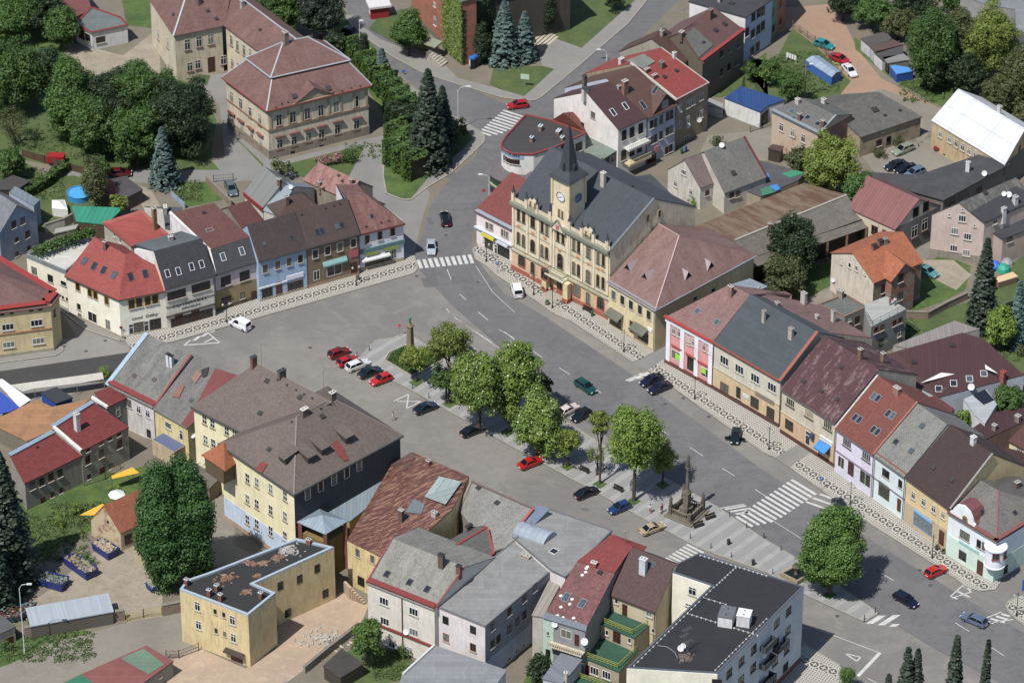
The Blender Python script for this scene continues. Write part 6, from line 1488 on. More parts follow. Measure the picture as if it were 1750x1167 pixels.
H.win('white',.9,1.5,(922,465),(982,493));H.win('brown',.9,1.6,(990,625),(860,425));H.chim((1120,175),2.4,.55,.55,'#d8dde2','#3a3a3a','plaster');H.chim((1142,180),2.2,.55,.55,'#d8dde2','#3a3a3a','plaster');H.sky(.6,.6,(893,242),(1027,268),style='rust');H.chim((1190,60),1.8,.9,.6,'#9a9a98','#8a8a88','plaster')
H=House('old_house','yellow house with patched crumbling slate roof and red metal strip','house',plaster('#d9c892',.85,.35),RT('#747370','#96948e',wear=.8,diag=True,tw=.35,th=.35))
I=H.gable((1027,457),(1247,582),h,None,(1265,105),(1590,232),over=.3,eo=.05,back=.35)
def roofpoly(H,I,pts,mat,name='roof_patch',lift=.2,side='f'):
 P=I['P'];n_=(P['b']-P['a']).cross(P['r']-P['a'])
 MB().slab([onplane(p,P['a']+ZU*lift,n_)for p in pts],[list(range(len(pts)))],.05).build(name,mat,I['roof'])
red=seam_roof('#7f413c','#6f3834',w=.6)
roofpoly(H,I,((1205,560),(1250,585),(1590,240),(1430,190),(1330,380)),red,'metal_strip');roofpoly(H,I,((1140,380),(1195,300),(1225,310),(1190,385)),plain('#8a5a50'),lift=.22);roofpoly(H,I,((1270,260),(1310,200),(1340,230),(1300,290)),plain('#8f6a5c'),lift=.22);roofpoly(H,I,((1335,200),(1390,180),(1375,240),(1345,250)),plain('#2a2624'),lift=.22)
H.sky(.5,.8,(1475,270),style='white');H.sky(.5,.6,(1272,405));H.win('white2',1.4,1.3,(1118,570));H.win('doorw',.9,2.0,(1205,635));H.win('white',.7,1.4,(1090,665));H.dish((1285,650),.5,'w');
m=MB().bx(-2.6,2.6,-2.6,0,-2.2,.9);H.on_wall((1160,690),m,'terrace',plaster('#b8a888'));m=MB().bx(-2.5,2.5,-2.5,-.1,.91,.95);H.on_wall((1160,690),m,'terrace_floor',plain('#5f6a8c'))
def lean(name,label,cat,pts,z,wall,roof,group=None):
 H=House(name,label,cat,wall,roof,group);P=[gp(p,zz)for p,zz in zip(pts,z)]
 H.flat(P,.1,slope=[zz-.1 for zz in z],over=.12);return H
maroon=RT('#7f3330','#8d3f3b',wear=.3,tw=.6,th=.5,lo=.5,hi=.75)
H=lean('rear_building','two-storey rear wing with deep red felt roof and tall white chimney','house',[(540,738),(850,582),(615,415),(355,580)],[6.6,6.6,8.2,8.2],plaster('#9d988c',.8,.5),maroon)
P=[gp((540,738),6.7),gp((355,580),8.3)];MB().beam(P[0],P[1],.4,.5).build('party_wall',plaster('#e6e4e0'),H.root);MB().beam(gp((350,578),8.3),gp((615,412),8.3),.9,.15).build('parapet',plain('#8a9cae',.75,.4),H.root)
H.win('brown',1.0,1.7,(583,800),(672,758),(793,695));H.win('brown',.8,.6,(585,735),(670,690),(730,660),(790,632));H.win('smalld',.7,1.0,(590,912),(738,840));H.win('door',1.0,2.2,(680,885));H.chim((515,600),3.2,.8,.8,'#d8d6d2','#c8c6c2','plaster')
H=lean('rear_building','lower rear wing with deep red felt roof behind the dark conifer','house',[(165,952),(545,767),(352,612),(70,768)],[5.6,5.6,7.2,7.2],plaster('#8f8a80',.8,.5),maroon)
MB().beam(gp((65,765),7.3),gp((355,610),7.3),.9,.15).build('parapet',plain('#8a9cae',.75,.4),H.root);H.win('brown',1.0,1.6,(215,970),(277,945),(338,915),(398,888));H.win('smalld',.7,1.1,(405,1003),(347,1030));H.win('door',.9,2.0,(285,1080));H.hatches((245,715),w=.4)
H=lean('rear_building','small dark red roofed link building beside the white slate-roofed house','annex',[(715,447),(852,378),(738,316),(632,352)],[6.6,6.6,7.4,7.4],plaster('#8c8a86',.8,.3),maroon);H.win('doorw',.9,2.0,(785,480));MB().beam(gp((612,385),7.4),gp((715,450),7.0),.35,.5).build('party_wall',plaster('#e6e4e0'),H.root)
H=lean('market_shed','low shed with rusty orange-brown flat roof','shed',[(-40,540),(240,402),(345,450),(590,398),(340,600),(180,672),(0,585)],[3.4]*7,plaster('#7a7264',.8,.4),bitumen('#b0835c','#8f6a4c',wear=.8))
H=lean('storage_container','bright blue container with black curved lid in the market yard','container',[(275,352),(375,318),(478,385),(372,422)],[3.0]*4,plain('#2c4a9c',.8),plain('#3a3c40',.7))
H=House('market_stall','market canopy striped white, blue and green at the left edge','market stall',plain('#8a8a88'),plain('#e0dedc',.85));q=lambda p:gp(p,2.9);H.start(q((0,300)))
H.addr(MB().slab([q((-40,265)),q((15,262)),q((205,400)),q((130,450))],[[0,1,2,3]],.06),plain('#dfdddd',.85),'canopy');H.addr(MB().slab([q((-40,310)),q((130,450)),q((60,480)),q((-40,500))],[[0,1,2,3]],.08),plain('#3450a8',.8),'canopy_panel')
m=MB();[m.beam(V((p.x,p.y,0)),p,.08)for p in(q((195,400)),q((60,478)),q((10,275)))];m.build('canopy_frame',plain('#8a8a8a'),H.root)
H=House('market_stall','long row of white canvas market stall roofs beside the dark asphalt strip','market stall',plain('#8a8a88'),plain('#bab6ac',.75));q=lambda p,z=2.6:gp(p,z);H.start(q((400,300)))
xs=[(70,302,150,345),(170,288,230,325),(340,265,360,310),(510,242,510,292),(680,218,690,262)]
P=[]
for(x0,y0,x1,y1)in xs:P+=[q((x0,y0),2.9),q((x1,y1),2.4)]
H.addr(MB().slab(P,[[2*i,2*i+2,2*i+3,2*i+1]for i in range(4)],.06),None,'canopy');m=MB();[m.beam(V((p.x,p.y,0)),p,.08)for p in P[1::2]];m.build('canopy_frame',plain('#8a8a8a'),H.root)
sheet('asphalt_strip',[(-60,220),(862,85),(790,180),(700,280),(60,310),(-60,300)],G_DARK,.016)
pave('sidewalk',[(-60,165),(380,105),(430,65),(400,45),(370,70),(-60,130)],G_SIDE,kerb=4)
# ---------------------------------------------------------------- yellow school
tile(9)
yel=plaster('#e9e0b8',.88,.18);sroof=RT('#74675f','#867970',wear=.4,tw=.35,th=.3)
H=House('school_building','pale yellow three-storey building with large grey-brown hipped roofs and red patches','building',yel,sroof)
h=15.2
I1=H.gable((1287,437),(1740,667),h,33,(435,626,0),(571,682,0),ends='gg',over=.4,eo=.3,back=.3)
I=H.gable((282,1010,10),(985,630,10),h,32,(290,512,10),(545,396,10),ends='hh',over=.4)
m=MB();[m.beam(I['P'][x]+ZU*.03,I['P'][y]+ZU*.03,.2,.1)for x,y in(('a','r'),('r','q'),('b','q'))];m.build('ridge_cap',plain('#857b76'),I['roof'])
slw=plaster('#3c4048',.8,.3);H.band(I['a'],I['b'],0,h-.1,slw,.05,'slate_facing');H.band(I['a'],I['a2'],0,4.4,plaster('#c3d2e4',.85,.2),.05,'plinth');H.band(I['a'],I['a2'],0,.7,plaster('#b89a84',.8),.08)
m=MB();m.beam(I['P']['a']-ZU*.1,I['P']['b']-ZU*.1,.3,.3).beam(I['P']['a']-ZU*.1,I['P']['d']-ZU*.1,.3,.3).beam(I1['P']['a']-ZU*.1,I1['P']['b']-ZU*.1,.3,.3);m.build('gutter',plain('#5a5856'),H.root)
H.win('cross',1.0,1.75,(1360,532),(1412,558),(1508,608),(1560,632),(1658,676),(1367,665),(1418,690),(1375,802),(1422,828));tile(0)
H.win('cross',1.0,1.9,(423,816.6),(423,852.6),(423,887.6),(439,824.3),(439,861),(439,895),(462.7,834.6),(462.7,871),(462.7,907),(487.3,847),(487.3,882),(487.3,916));H.win('door',1.1,2.3,(426,917))
tile(10);H.win('darkc',.9,2.0,(372,1022),(458,968),(547,925),(632,880),(715,832))
def box_dormer(p,w=1.6,l=2.2):
 loc,no=H.hit(p,'r');
 if loc is None:return
 x=ZU.cross(no).normalized();y=-h2(no).normalized();f_=-y
 c=loc+ZU*.55;m=MB().box(c+y*.3,x*w/2,y*l/2,ZU*.5);m.build('dormer',plain('#4a4644'),H.root)
 m=MB().slab([c-x*(w/2+.15)+f_*(l/2)+ZU*.5,c+x*(w/2+.15)+f_*(l/2)+ZU*.5,c+x*(w/2+.15)+y*l+ZU*1.0,c-x*(w/2+.15)+y*l+ZU*1.0],[[0,1,2,3]],.1);m.build('dormer_roof',sroof,H.root)
for p in((228,800),(378,790),(468,735),(628,660)):box_dormer(p)
for pts in(((535,690),(570,665),(610,720),(645,800),(615,805),(575,770)),):roofpoly(H,I,pts,RT('#8c413a','#9a4c44',wear=.3),lift=.22)
P=I['P'];n_=(P['d']-P['a']).cross(P['r']-P['a'])
MB().slab([onplane(p,P['a']+ZU*.22,n_)for p in((25,865),(70,885),(105,825),(75,810),(45,825))],[[0,1,2,3,4]],.05).build('roof_patch',RT('#8c413a','#9a4c44',wear=.3),I['roof']);roofpoly(H,I1,((45,645),(85,655),(125,612),(75,590)),RT('#8c413a','#9a4c44',wear=.3),lift=.22)
H.hatches((103,275),(322,385),(58,490),(470,510),(118,730),w=.8);H.hatches((175,270),(238,303),(297,337),(350,365),(405,392),(523,430),(458,460),(270,548),w=.3)
H.chim((15,180),1.9,1.0,.6,'#7a4a3c','#4a4a4a');H.chim((200,245),1.2,1.4,.6,'#6a5a54','#4a4a4a');H.chim((540,395),1.3,1.0,.7,'#6a5a54','#c8c4bc');H.chim((352,505),1.3,1.2,.7,'#6a5a54','#d8d4cc');H.aerial((68,185),4.5,bars=0);H.aerial((128,205),3.5);H.aerial((480,370),5,bars=0)
tile(9);loc,no=H.hit((1500,790));
if loc:
 y=-h2(no).normalized();x=y.cross(ZU);c=loc+ZU*.4;Q=[c-x*3-y*2.6,c+x*3-y*2.6,c+x*2.6,c-x*2.6];tp=c+ZU*3-y*.2
 MB().slab(Q+[tp],[[0,1,4],[1,2,4],[3,0,4]],.1).build('bay_roof',RT('#a8653f','#c07c52',wear=.5),H.root);MB().box(c-y*1.2-ZU*1.6,x*2.3,y*1.2,ZU*1.5).build('bay',plaster('#6a5a44',.7),H.root)
 # ---------------------------------------------------------------- low grey metal roofs and pavilion
tile(14)
H=lean('rear_building','long annex with pale blue-grey standing seam roof beside the yellow school','annex',[(912,838,10),(1038,898,10),(650,88),(395,-25)],[8.2,8.2,7.6,7.6],plaster('#b9a26c',.8,.5),seam_roof('#8799a4','#a3a89c',w=.55,wear=.6));H.ax=H.ax
H=House('roof_pavilion','open pavilion with pyramid metal roof and red brick posts','pavilion',plaster('#5c4a3c',.7),seam_roof('#8fa0ac','#9aabb6',w=.6));hh=9.3
Q=[gp(p,hh)for p in((300,95),(490,178),(642,88),(450,8))];H.start(Q[0]);tp=sum(Q,V((0,0,0)))/4+ZU*1.3;H.addr(MB().slab(Q+[tp],[[0,1,4],[1,2,4],[2,3,4],[3,0,4]],.12))
for i,q in enumerate(Q):cc=q+(tp-q)*.12;MB().box(V((cc.x,cc.y,hh/2)),(.3,0,0),(0,.3,0),(0,0,hh/2)).build('post',brick('#8a4a3a',.7),H.root)
cc=(Q[0]+Q[1])/2;MB().prism([(Q[i].x*.85+tp.x*.15,Q[i].y*.85+tp.y*.15)for i in range(4)],0,7.2).build('wall',plaster('#8d7444',.7,.5),H.root)
tile(0)
H=House('corner_building','yellow L-shaped building with black flat roof, rubble heaps and stub chimneys','building',plaster('#d2bf90',.88,.45,'#a08a60'),bitumen('#2f3030','#3d3d3c',wear=.4))
h=10.3;pr=dict(para=.35,pw=.4,paramat=plain('#a9b6c0',.75,.5))
g=H.flat([(307,1006),(424,1050),(471,1012),(434,996),(571,934),(507,919),(357,977),(319,990)],h,**pr)
tile(13);H.win('white',1.0,1.7,(1313,655),(1545,748));H.win('white',1.0,1.6,(1320,780),(1552,865));H.win('smalld',.55,.9,(1430,690),(1488,712),(1437,818),(1494,840));H.win('gate',2.2,2.0,(1575,1015));
m=MB().slab([(-1.8,0,.3),(-1.8,-.9,0),(1.8,-.9,0),(1.8,0,.3)],[[0,1,2,3]],.12);H.on_wall((1565,960),m,'door_canopy',plain('#3a2c28'))
for p in((1240,520),(1390,590),(1465,620),(1440,560),(1595,345),(1683,300)):H.chim(p,1.3,.6,.5,'#7a3c30','#c0c4c8')
tile(14);H.chim((60,605),1.2,.6,.5,'#7a3c30','#c0c4c8');H.win('hole',1.0,1.6,(435,405),(318,475),(190,520),(568,330));H.win('hole',1.1,1.6,(240,700),(490,570));H.chim((380,245),1.0,.8,.5,'#a05a44')
random.seed(5)
def rubble(H,p,n,spread,mat,size=.28,what='r',name='rubble_heap',parent=None):
 loc,no=H.hit(p,what)if H else(gp(p,.02),ZU)
 if loc is None:return
 m=MB()
 for i in range(n):
  r_=random.gauss(0,spread);t=random.uniform(0,6.28);c=loc+V((r_*math.cos(t),r_*math.sin(t)*.7,max(.05,(spread-abs(r_))*.35*random.random())))
  M_=Matrix.Rotation(random.uniform(0,3),3,'Z')@Matrix.Rotation(random.uniform(0,1),3,'X');s_=size*random.uniform(.5,1.2)
  m.box(c,M_@V((s_,0,0)),M_@V((0,s_*.5,0)),M_@V((0,0,s_*.4)))
 return m.build(name,mat,H.root if H else None)
tl=plain('#8a6a56',.7)
tile(13);rubble(H,(1500,470),60,.9,tl);rubble(H,(1640,560),40,.5,tl);tile(14);rubble(H,(70,375),40,.6,tl);rubble(H,(180,335),60,.8,tl);rubble(H,(250,290),70,1.2,plain('#a8a49c'));rubble(H,(-10,372),40,.6,tl);rubble(H,(38,455),25,.4,tl)
ld=H
# ---------------------------------------------------------------- rust-roofed house
H=House('rust_roofed_house','long yellow house with rust-streaked sheet metal roof and glazed roof light','house',plaster('#d4c08c',.88,.4),seam_roof('#653e36','#a58068',w=.5,wear=.85,lo=.49,hi=.55,ws=1.3,g=.62))
P=[gp((635,215),8.8),gp((850,322),8.8),gp((1095,225),10.4),gp((1330,15),12.0),gp((1445,908,10),12.6),gp((1070,748,10),12.6),gp((925,838,10),10.6)]
H.flat(P,.1,slope=[8.7,8.7,10.3,11.9,12.5,12.5,10.5]);tile(10)
pl_n=(P[1]-P[0]).cross(P[5]-P[0])
def rp2(pts,mat,name,lift=.15):
 Q=[];
 for p in pts:
  loc,no=H.hit(p,'r');Q.append((loc if loc else onplane(p,P[0],pl_n))+ZU*lift)
 MB().slab(Q,[[0,i,i+1]for i in range(1,len(Q)-1)],.1).build(name,mat,H.roofob)
rp2(((1150,1060),(1290,1110),(1395,960),(1245,925)),seam_roof('#9aa8a4','#7d8a88',w=1.2,cross=1.2,g=.7),'roof_light',.5)
rp2(((1020,1150),(1130,1160),(1150,1100),(1080,1060)),plain('#6a7478'),'roof_patch');rp2(((925,838),(1020,885),(1090,790),(1060,752)),seam_roof('#5f4640','#7a6a64',w=.5,wear=.5),'roof_patch')
H.chim((1175,835),.9,.6,.5,'#8a4038');H.chim((995,765),.9,.7,.5,'#7a3c34');H.chim((1455,940),1.2,.8,.6,'#4a3a36');tile(14);H.chim((995,90),2.2,.8,.6,'#5a4440');H.chim((1215,60),.9,.9,.6,'#b8b0a8','#b0b0ac','plaster');H.chim((1055,235),1.4,1.0,.7,'#4a3a36')
H.win('brown',.8,1.4,(705,300),(803,342));H.win('shopg',1.4,1.8,(728,490));
# stairs and mossy house
TILES['x']=TILES[14]
H=House('mossy_roof_house','white three-storey house with mossy pale slate roof and red eaves band','house',plaster('#d6d0c4',.88,.2),RT('#87867e','#aeaca0',wear=.9,diag=True,tw=.4,th=.4,g=.68))
h=11.2;I=H.gable((770,497),(1215,674),h,None,(930,215),(1422,388),over=.25,eo=.05)
m=MB().beam(I['P']['a']+I['n']*.5+ZU*.5,I['P']['b']+I['n']*.5+ZU*.5,1.1,.12).beam(I['P']['a']+ZU*.1,I['P']['r']+ZU*.12,.25,.12).beam(I['P']['b']+ZU*.1,I['P']['q']+ZU*.12,.25,.12);m.build('eaves_flashing',plain('#8c3f3a',.7),I['roof'])
H.sky(.75,1.0,(900,442),(1050,497),(1167,543));H.win('white2',1.6,1.4,(880,622),(1077,692),(885,755),(1078,828));H.win('white',1.1,1.3,(933,908),(1050,948));H.band(I['a'],I['b'],3.6,4.0,plain('#8f4640'),.25,'string_course')
H.chim((1262,395),2.4,.9,.7,'#5a4640','#3a3a3a');H.chim((1378,435),1.4,.8,.6,'#7a4a40','#3a3a3a');q=MB().tube([h2(I['a'])+I['u']*(I['L']*.52)-I['n']*.1+ZU*.1,h2(I['a'])+I['u']*(I['L']*.52)-I['n']*.1+ZU*(h-.3)],.1,6);q.build('downpipe',plain('#6a4038'),H.root);H.dish((1030,840),.5,'w')
H=House('rear_building','grey slate-roofed back wing with red ridge trims between rust roof and flat roof','annex',plaster('#8a8680',.8),RT('#676864','#807f79',wear=.6,diag=True))
I=H.gable((1440,395),(1600,300),9.5,30,(1285,330),(1530,115),over=.2);m=MB().beam(I['P']['a'],I['P']['b'],.4,.2).beam(I['P']['r'],I['P']['q'],.4,.15).beam(I['P']['b'],I['P']['q'],.4,.15);m.build('verge',plain('#90423c',.7),I['roof']);H.chim((1445,150),.9,1.2,.5,'#6a5a50','#3a3a3a')
H=lean('rear_building','large pale grey speckled slate roof facing away from the square','house',[(1380,1130,10),(1600,395-105,14),(1750,240,14),(235,20,15),(1625,995,10),(1460,940,10)],[9.5,9.6,10.6,12.6,12.8,12.8],plaster('#8d8880',.8),RT('#8b8a84','#a8a79e',wear=.9,diag=True,tw=.35,th=.35,g=.64))
MB().beam(gp((1460,940,10),12.9),gp((235,20,15),12.7),.35,.2).beam(gp((1460,940,10),12.9),gp((1380,1130,10),9.6),.4,.3).build('ridge_cap',plain('#7a6a62'),H.root);MB().slab([gp(p,z)for p,z in(((1390,1120,10),9.8),((1460,1140,10),9.8),((1440,1090,10),10.3),((1400,1085,10),10.3))],[[0,1,2,3]],.1).build('metal_strip',plain('#8f4640'),H.root);H.chim((1700,1010,10),1.3,.9,.6,'#7a5a4c');H.aerial((1650,990,10),3.5)
H.hatches((1510,985,10),(1632,1085,10),w=.8);MB().slab([gp((1350,5),9.0),gp((1420,45),9.0),gp((1440,25),9.6),gp((1370,-15),9.6)],[[0,1,2,3]],.15).build('small_roof',plain('#9a423c'),H.root);tile(15);
H=lean('rear_building','blue-grey sheet roof with red edge beside the barrel skylight','annex',[(105,125),(185,130),(300,10),(235,-10),(185,20)],[11.4,11.4,13,13.2,12.8],plaster('#8a8a88',.8),plain('#5f6f86',.7,.4));MB().beam(gp((105,125),11.5),gp((200,5),13.2),.4,.2).build('verge',plain('#a84a40'),H.root)
# grey flat-roofed department store
H=House('flat_roofed_building','large grey flat-roofed building with barrel skylight, white rendered on its near side','building',plaster('#d6cfcc',.88,.2),bitumen('#888886','#9a9a97',wear=.7,g=.68))
h=11.0;g=H.flat([(1220,652,14),(1552,788,14),(318,418),(80,215)],h,over=.1);g2=H.flat([(80,212),(300,10),(722,152),(412,462),(322,420)],h+.6,over=.05,low=0.01)
m=MB();PP=g2['P'];[m.beam(PP[i]+ZU*.05,PP[(i+1)%5]+ZU*.05,.25,.12)for i in range(5)];PP=g['P'];[m.beam(PP[i]+ZU*.05,PP[(i+1)%4]+ZU*.05,.2,.1)for i in range(4)];m.build('roof_edging',plain('#6e7072',.7),H.root)
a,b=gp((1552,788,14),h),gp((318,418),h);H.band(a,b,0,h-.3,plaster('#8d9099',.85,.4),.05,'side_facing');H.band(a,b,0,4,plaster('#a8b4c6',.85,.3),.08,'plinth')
tile(14);H.win('hole',1.1,1.5,(1290,748),(1472,812));H.win('orange',1.1,1.5,(1292,862),(1472,928));H.win('brown',1.0,1.5,(1600,790),(1713,690),(1600,905),(1640,870));tile(15);H.win('brown',1.0,1.5,(140,600),(210,530),(40,695),(92,755),(140,710),(40,805));H.win('white',.9,1.2,(92,945),(37,1000),(137,910));H.win('gate',1.6,2.6,(210,920))
c0,c1=gp((200,165),h),None
bs=[gp(p,h)for p in((55,200),(265,272),(352,190),(150,128))];ex=(bs[1]-bs[0]);ey=(bs[3]-bs[0]);m=MB();N=8;vs=[]
for t in(0,1):
 for i in range(N+1):a_=math.pi*i/N;vs.append(bs[0]+ex*t+ey*(.5-.5*math.cos(a_))+ZU*(.3+1.5*math.sin(a_)))
m.add(vs,[(i,i+1,N+2+i,N+1+i)for i in range(N)]+[tuple(range(N,-1,-1)),tuple(range(N+1,2*N+2))]);m.build('barrel_skylight',seam_roof('#a9b4bc','#8d98a0',w=1.0,line=.3,rough=.2),H.root)
m=MB().box((bs[0]+bs[2])/2+ZU*.15,ex/2,ey/2,ZU*.2);m.build('skylight_curb',plain('#b8bcc0'),H.root);H.sky(1.1,1.1,(338,292),style='white');H.chim((150,330),.4,1.5,.6,'#c89a84')
m=MB().beam(gp((722,150),h+.1),gp((545,292),h+.1),.35,.3);m.build('parapet',plain('#cfcfcc'),H.root)
tile(14)
H=lean('flat_roofed_building','low white building with plain grey flat roof at the bottom edge','building',[(1005,1108),(1215,915),(1690,1080),(1560,1260),(960,1260)],[6.0]*5,plaster('#c9cbd0',.85,.3),bitumen('#8a8d90','#7d8083',wear=.5,g=.66));MB().beam(gp((1005,1108),6.1),gp((1215,915),6.1),.35,.4).build('parapet',plain('#d0d0ce'),H.root)
tile(15)
H=House('red_roofed_house','narrow house with red and brown diamond-tiled roof scattered with white tiles','house',plaster('#8e9092',.85,.3),RT('#7f5654','#8f4a44',wear=.7,diag=True,tw=.5,th=.5,var=1.6))
h=9.4;P=[gp((265,725),h),gp((545,815),h),gp((740,440),12.6),gp((858,265),14.2),gp((725,180),14.2),gp((490,360),12.6)]
H.flat(P,.1,slope=[h-.1,h-.1,12.5,14.1,14.1,12.5])
MB().slab([P[5]+ZU*.15,P[2]+ZU*.15,P[3]+ZU*.15,P[4]+ZU*.15],[[0,1,2],[0,2,3]],.06).build('upper_roof',RT('#8d3a36','#7f4a44',wear=.6,ws=1.4),H.root);MB().slab([P[3]+ZU*.1,gp((930,290),13.4),gp((955,258),13.6),P[4]+ZU*.1,P[3]+ZU*.12],[[0,1,2,3]],.1).build('back_roof',RT('#8d3a36','#9a443e'),H.root)
MB().slab([P[0]+V((-.1,-.3,.05)),P[1]+V((.1,-.3,.05)),P[1]+(P[2]-P[1])*.07+ZU*.2,P[0]+(P[5]-P[0])*.07+ZU*.2],[[0,1,2,3]],.1).build('eaves_flashing',plain('#6c747c',.7),H.root)
H.sky(.9,1.6,(418,597),(527,638),style='grey');H.chim((603,395),.9,.9,.6,'#9a4a38','#d0ccc4');H.hatches((645,432),w=.8);H.chim((565,300),.6,.6,.5,'#8a3c34');H.aerial((810,250),2.5)
random.seed(3)
for p in((552,405),(548,430),(525,450),(383,587),(458,610),(442,643),(383,662),(360,718),(398,732),(468,735),(480,765),(560,395)):
 loc,no=H.hit(p,'r')
 if loc:x=ZU.cross(no).normalized();y=no.cross(x);MB().box(loc+no*.06,(x+y)*.16,(y-x)*.16,no*.03).build('white_tile',plain('#d8d4d0',.8),H.root)
a,b=P[0],P[1];H.band(a,a+(b-a)*.25,0,h-.3,plaster('#b7cdbb',.85,.2),.05,'mint_facing');H.win('shopw',1.8,1.6,(418,840));H.win('door',.8,2.2,(490,880));m=MB().bx(-2.9,2.9,-1.3,0,-.1,.1)
for i in range(16):m.bx(-2.9+i*.38,-2.75+i*.38,-1.3,-1.2,.1,.9)
m.bx(-2.9,2.9,-1.32,-1.2,.85,.95);H.on_wall((430,925),m,'balcony',plaster('#c8bca4'));H.win('smalld',.3,.5,(298,835));H.win('hole',.8,1.4,(298,965));H.dish((345,790),.5,'w');H.dish((543,905),.6,'w')
H=lean('rear_building','low annex with blue-grey metal roof and small chimney below the loggia','annex',[(265,1132),(390,1165),(500,1040),(520,1010),(385,968)],[4.6,4.2,4.2,4.4,5.2],plaster('#b8bcc4',.8),seam_roof('#7f858e','#8f959c',w=.6));H.chim((415,1150),1.6,.5,.5,'#b8b0a4','#c8c8c4','plaster')
H=lean('rear_building','narrow grey sheet roof strip between the flat roof and the red-tiled house','annex',[(195,712),(262,722),(395,470),(330,440)],[8.2,8.2,9.8,9.8],plaster('#c9c4b8',.8),seam_roof('#a09a90','#aaa49a',w=.8))
H=House('brown_roofed_house','beige house with plain maroon-brown roof, white chimney and green terraces below','house',plaster('#c3b698',.88,.25),RT('#59413f','#654c4a',wear=.3))
h=10.0;I=H.gable((722,570),(1012,682),h,None,(858,268),(1147,377),over=.25,eo=.15);H.gutter(I,plain('#4a3c38'));H.chim((930,430),2.6,1.1,.8,'#c9ccd0','#d0d4d6','plaster');H.sky(.8,.8,(993,378))
H.win('small',.6,.9,(753,622));H.win('door',.9,2.2,(808,680));H.win('white',1.1,1.4,(970,700));H.win('small',.6,.8,(998,818));H.aerial((1015,290),5,bars=0);H.aerial((1155,360),5,bars=0)
grn=bitumen('#2f5a48','#3a6854',wear=.4)
def terr(pts,z,zl,par,wall,railpts,low=0):
 o=H.flat(pts,z,low=low,wall=wall,roof=grn,over=.15,name='terrace_wall');m=MB();Q=[gp(p,z)for p in railpts]
 for a,b in zip(Q,Q[1:]):
  for zz in(.3,.65,1.0):m.beam(a+ZU*zz,b+ZU*zz,.05)
  k=max(2,int((b-a).length/.6))
  for i in range(k+1):q=a+(b-a)*i/k;m.beam(q,q+ZU,.045)
 m.build('railing',plain('#b0b44c',.7),H.root)
terr([(640,762),(725,690),(985,765),(870,862)],6.6,0,0,plaster('#b3a68c',.85,.2),((650,760),(862,845),(975,770)))
terr([(520,985),(640,868),(895,945),(770,1085)],3.8,0,0,plaster('#a89c84',.85,.2),((528,985),(765,1070),(885,950)))
terr([(480,1150),(520,1110),(760,1180),(740,1260),(460,1230)],1.6,0,0,plaster('#a89c84',.85,.2),((500,1130),(700,1200)))
H.win('small',.6,1.0,(690,830),(840,882));H.win('door',1.4,2.2,(755,860));H.win('white2',1.5,1.5,(607,1085),(687,1112));H.win('door',.9,2.2,(557,1080))
m=MB();p=gp((640,900),3.8);m.beam(p+V((-2,0,0)),p+V((-2,0,1.6)),.06).beam(p+V((.5,1,0)),p+V((.5,1,1.6)),.06).beam(p+V((-2,0,1.6)),p+V((.5,1,1.6)),.05);m.build('drying_rack',plain('#9a9a98'),H.root)
# ---------------------------------------------------------------- black-roofed apartment block
H=House('apartment_block','four-storey apartment block with black flat roof, white vents and many balconies','apartment block',plaster('#c5ccd0',.88,.15),bitumen('#2a2b2f','#34353a',wear=.3,g=.6))
h=14.8;a,b,c,d,e,f_=gp((1303,298),h),gp((288,522,16),h),gp((1400,1300),h),gp((822,1062),h),gp((1383,516),h),gp((1128,430),h)
ax=(b-a).normalized();dn_=(d-e).normalized();c=b+dn_*((d-e).length+(e-f_).length*.2);c=V((c.x,c.y,h));d2=d
top=f_+(a-gp((1150,375),h))*0
H.flat([a,b,c,d,e,f_,gp((1150,372),h)],h,para=.12,pw=.3,paramat=plain('#5c626a',.7,.5))
H.band(f_,e,0,h-.2,plaster('#e6e2cf',.88,.1),.05,'cream_facing');H.band(e,d,0,h-.2,plaster('#e6e2cf',.88,.1),.05,'cream_facing');H.band(d,c,0,h-.2,plaster('#e6e2cf',.88,.1),.05,'cream_facing');H.band(b,c,0,1.0,plaster('#7f4a44',.8),.06)
H.win('white',1.3,1.5,(1257,555));H.win('white',1.1,.6,(1232,645));tile(16)
rr=[(185,688),(107,768),(180,815),(103,902),(172,940),(95,1020),(165,1057),(88,1135)];H.win('dark',1.5,1.5,*rr);tile(15);H.win('dark',1.5,1.5,(1665,940),(1583,1020),(1502,1098),(1660,1062),(1580,1145),(1420,1165));tile(16)
for p in((30,915),(25,1030),(20,1150),(115,920)):
 m=MB().bx(-1.6,1.6,-1.1,0,-.1,.06).bx(-1.6,1.6,-1.12,-1.05,.06,.95).bx(-1.6,-1.52,-1.1,0,.06,.95).bx(1.52,1.6,-1.1,0,.06,.95);H.on_wall(p,m,'balcony',plain('#4a4e52'))
H.dish((20,985),.6,'w');H.dish((30,1110),.6,'w');tile(15)
for(x,y,w_,d_,hh_)in((1485,760,2.8,2.2,1.9),(1600,770,1.9,2.0,2.0)):H.chim((x,y),hh_,w_,d_,'#dfe0e0','#6a6c70' if x<1500 else '#e6e6e6','plaster')
H.hatches((1432,615),(1348,700),(1665,690),(1325,610),(1262,1095),w=.45);H.sky(1.3,1.3,(1145,1100),style='grey');H.dish((1182,950),.5);H.dish((1198,935),.45);H.aerial((1215,960),4.5);H.aerial((1225,990),3.0);H.aerial((1200,975),3.8)
def pegs(p,q,n):
 m=MB();A,B=gp(p,h-.1),gp(q,h-.1);m.beam(A+ZU*.08,B+ZU*.08,.04)
 for i in range(n):c=A+(B-A)*i/(n-1);m.lathe([(.16,0),(.1,.14)],c,6)
 m.build('lightning_conductor',plain('#b8b8b6',.8),H.root)
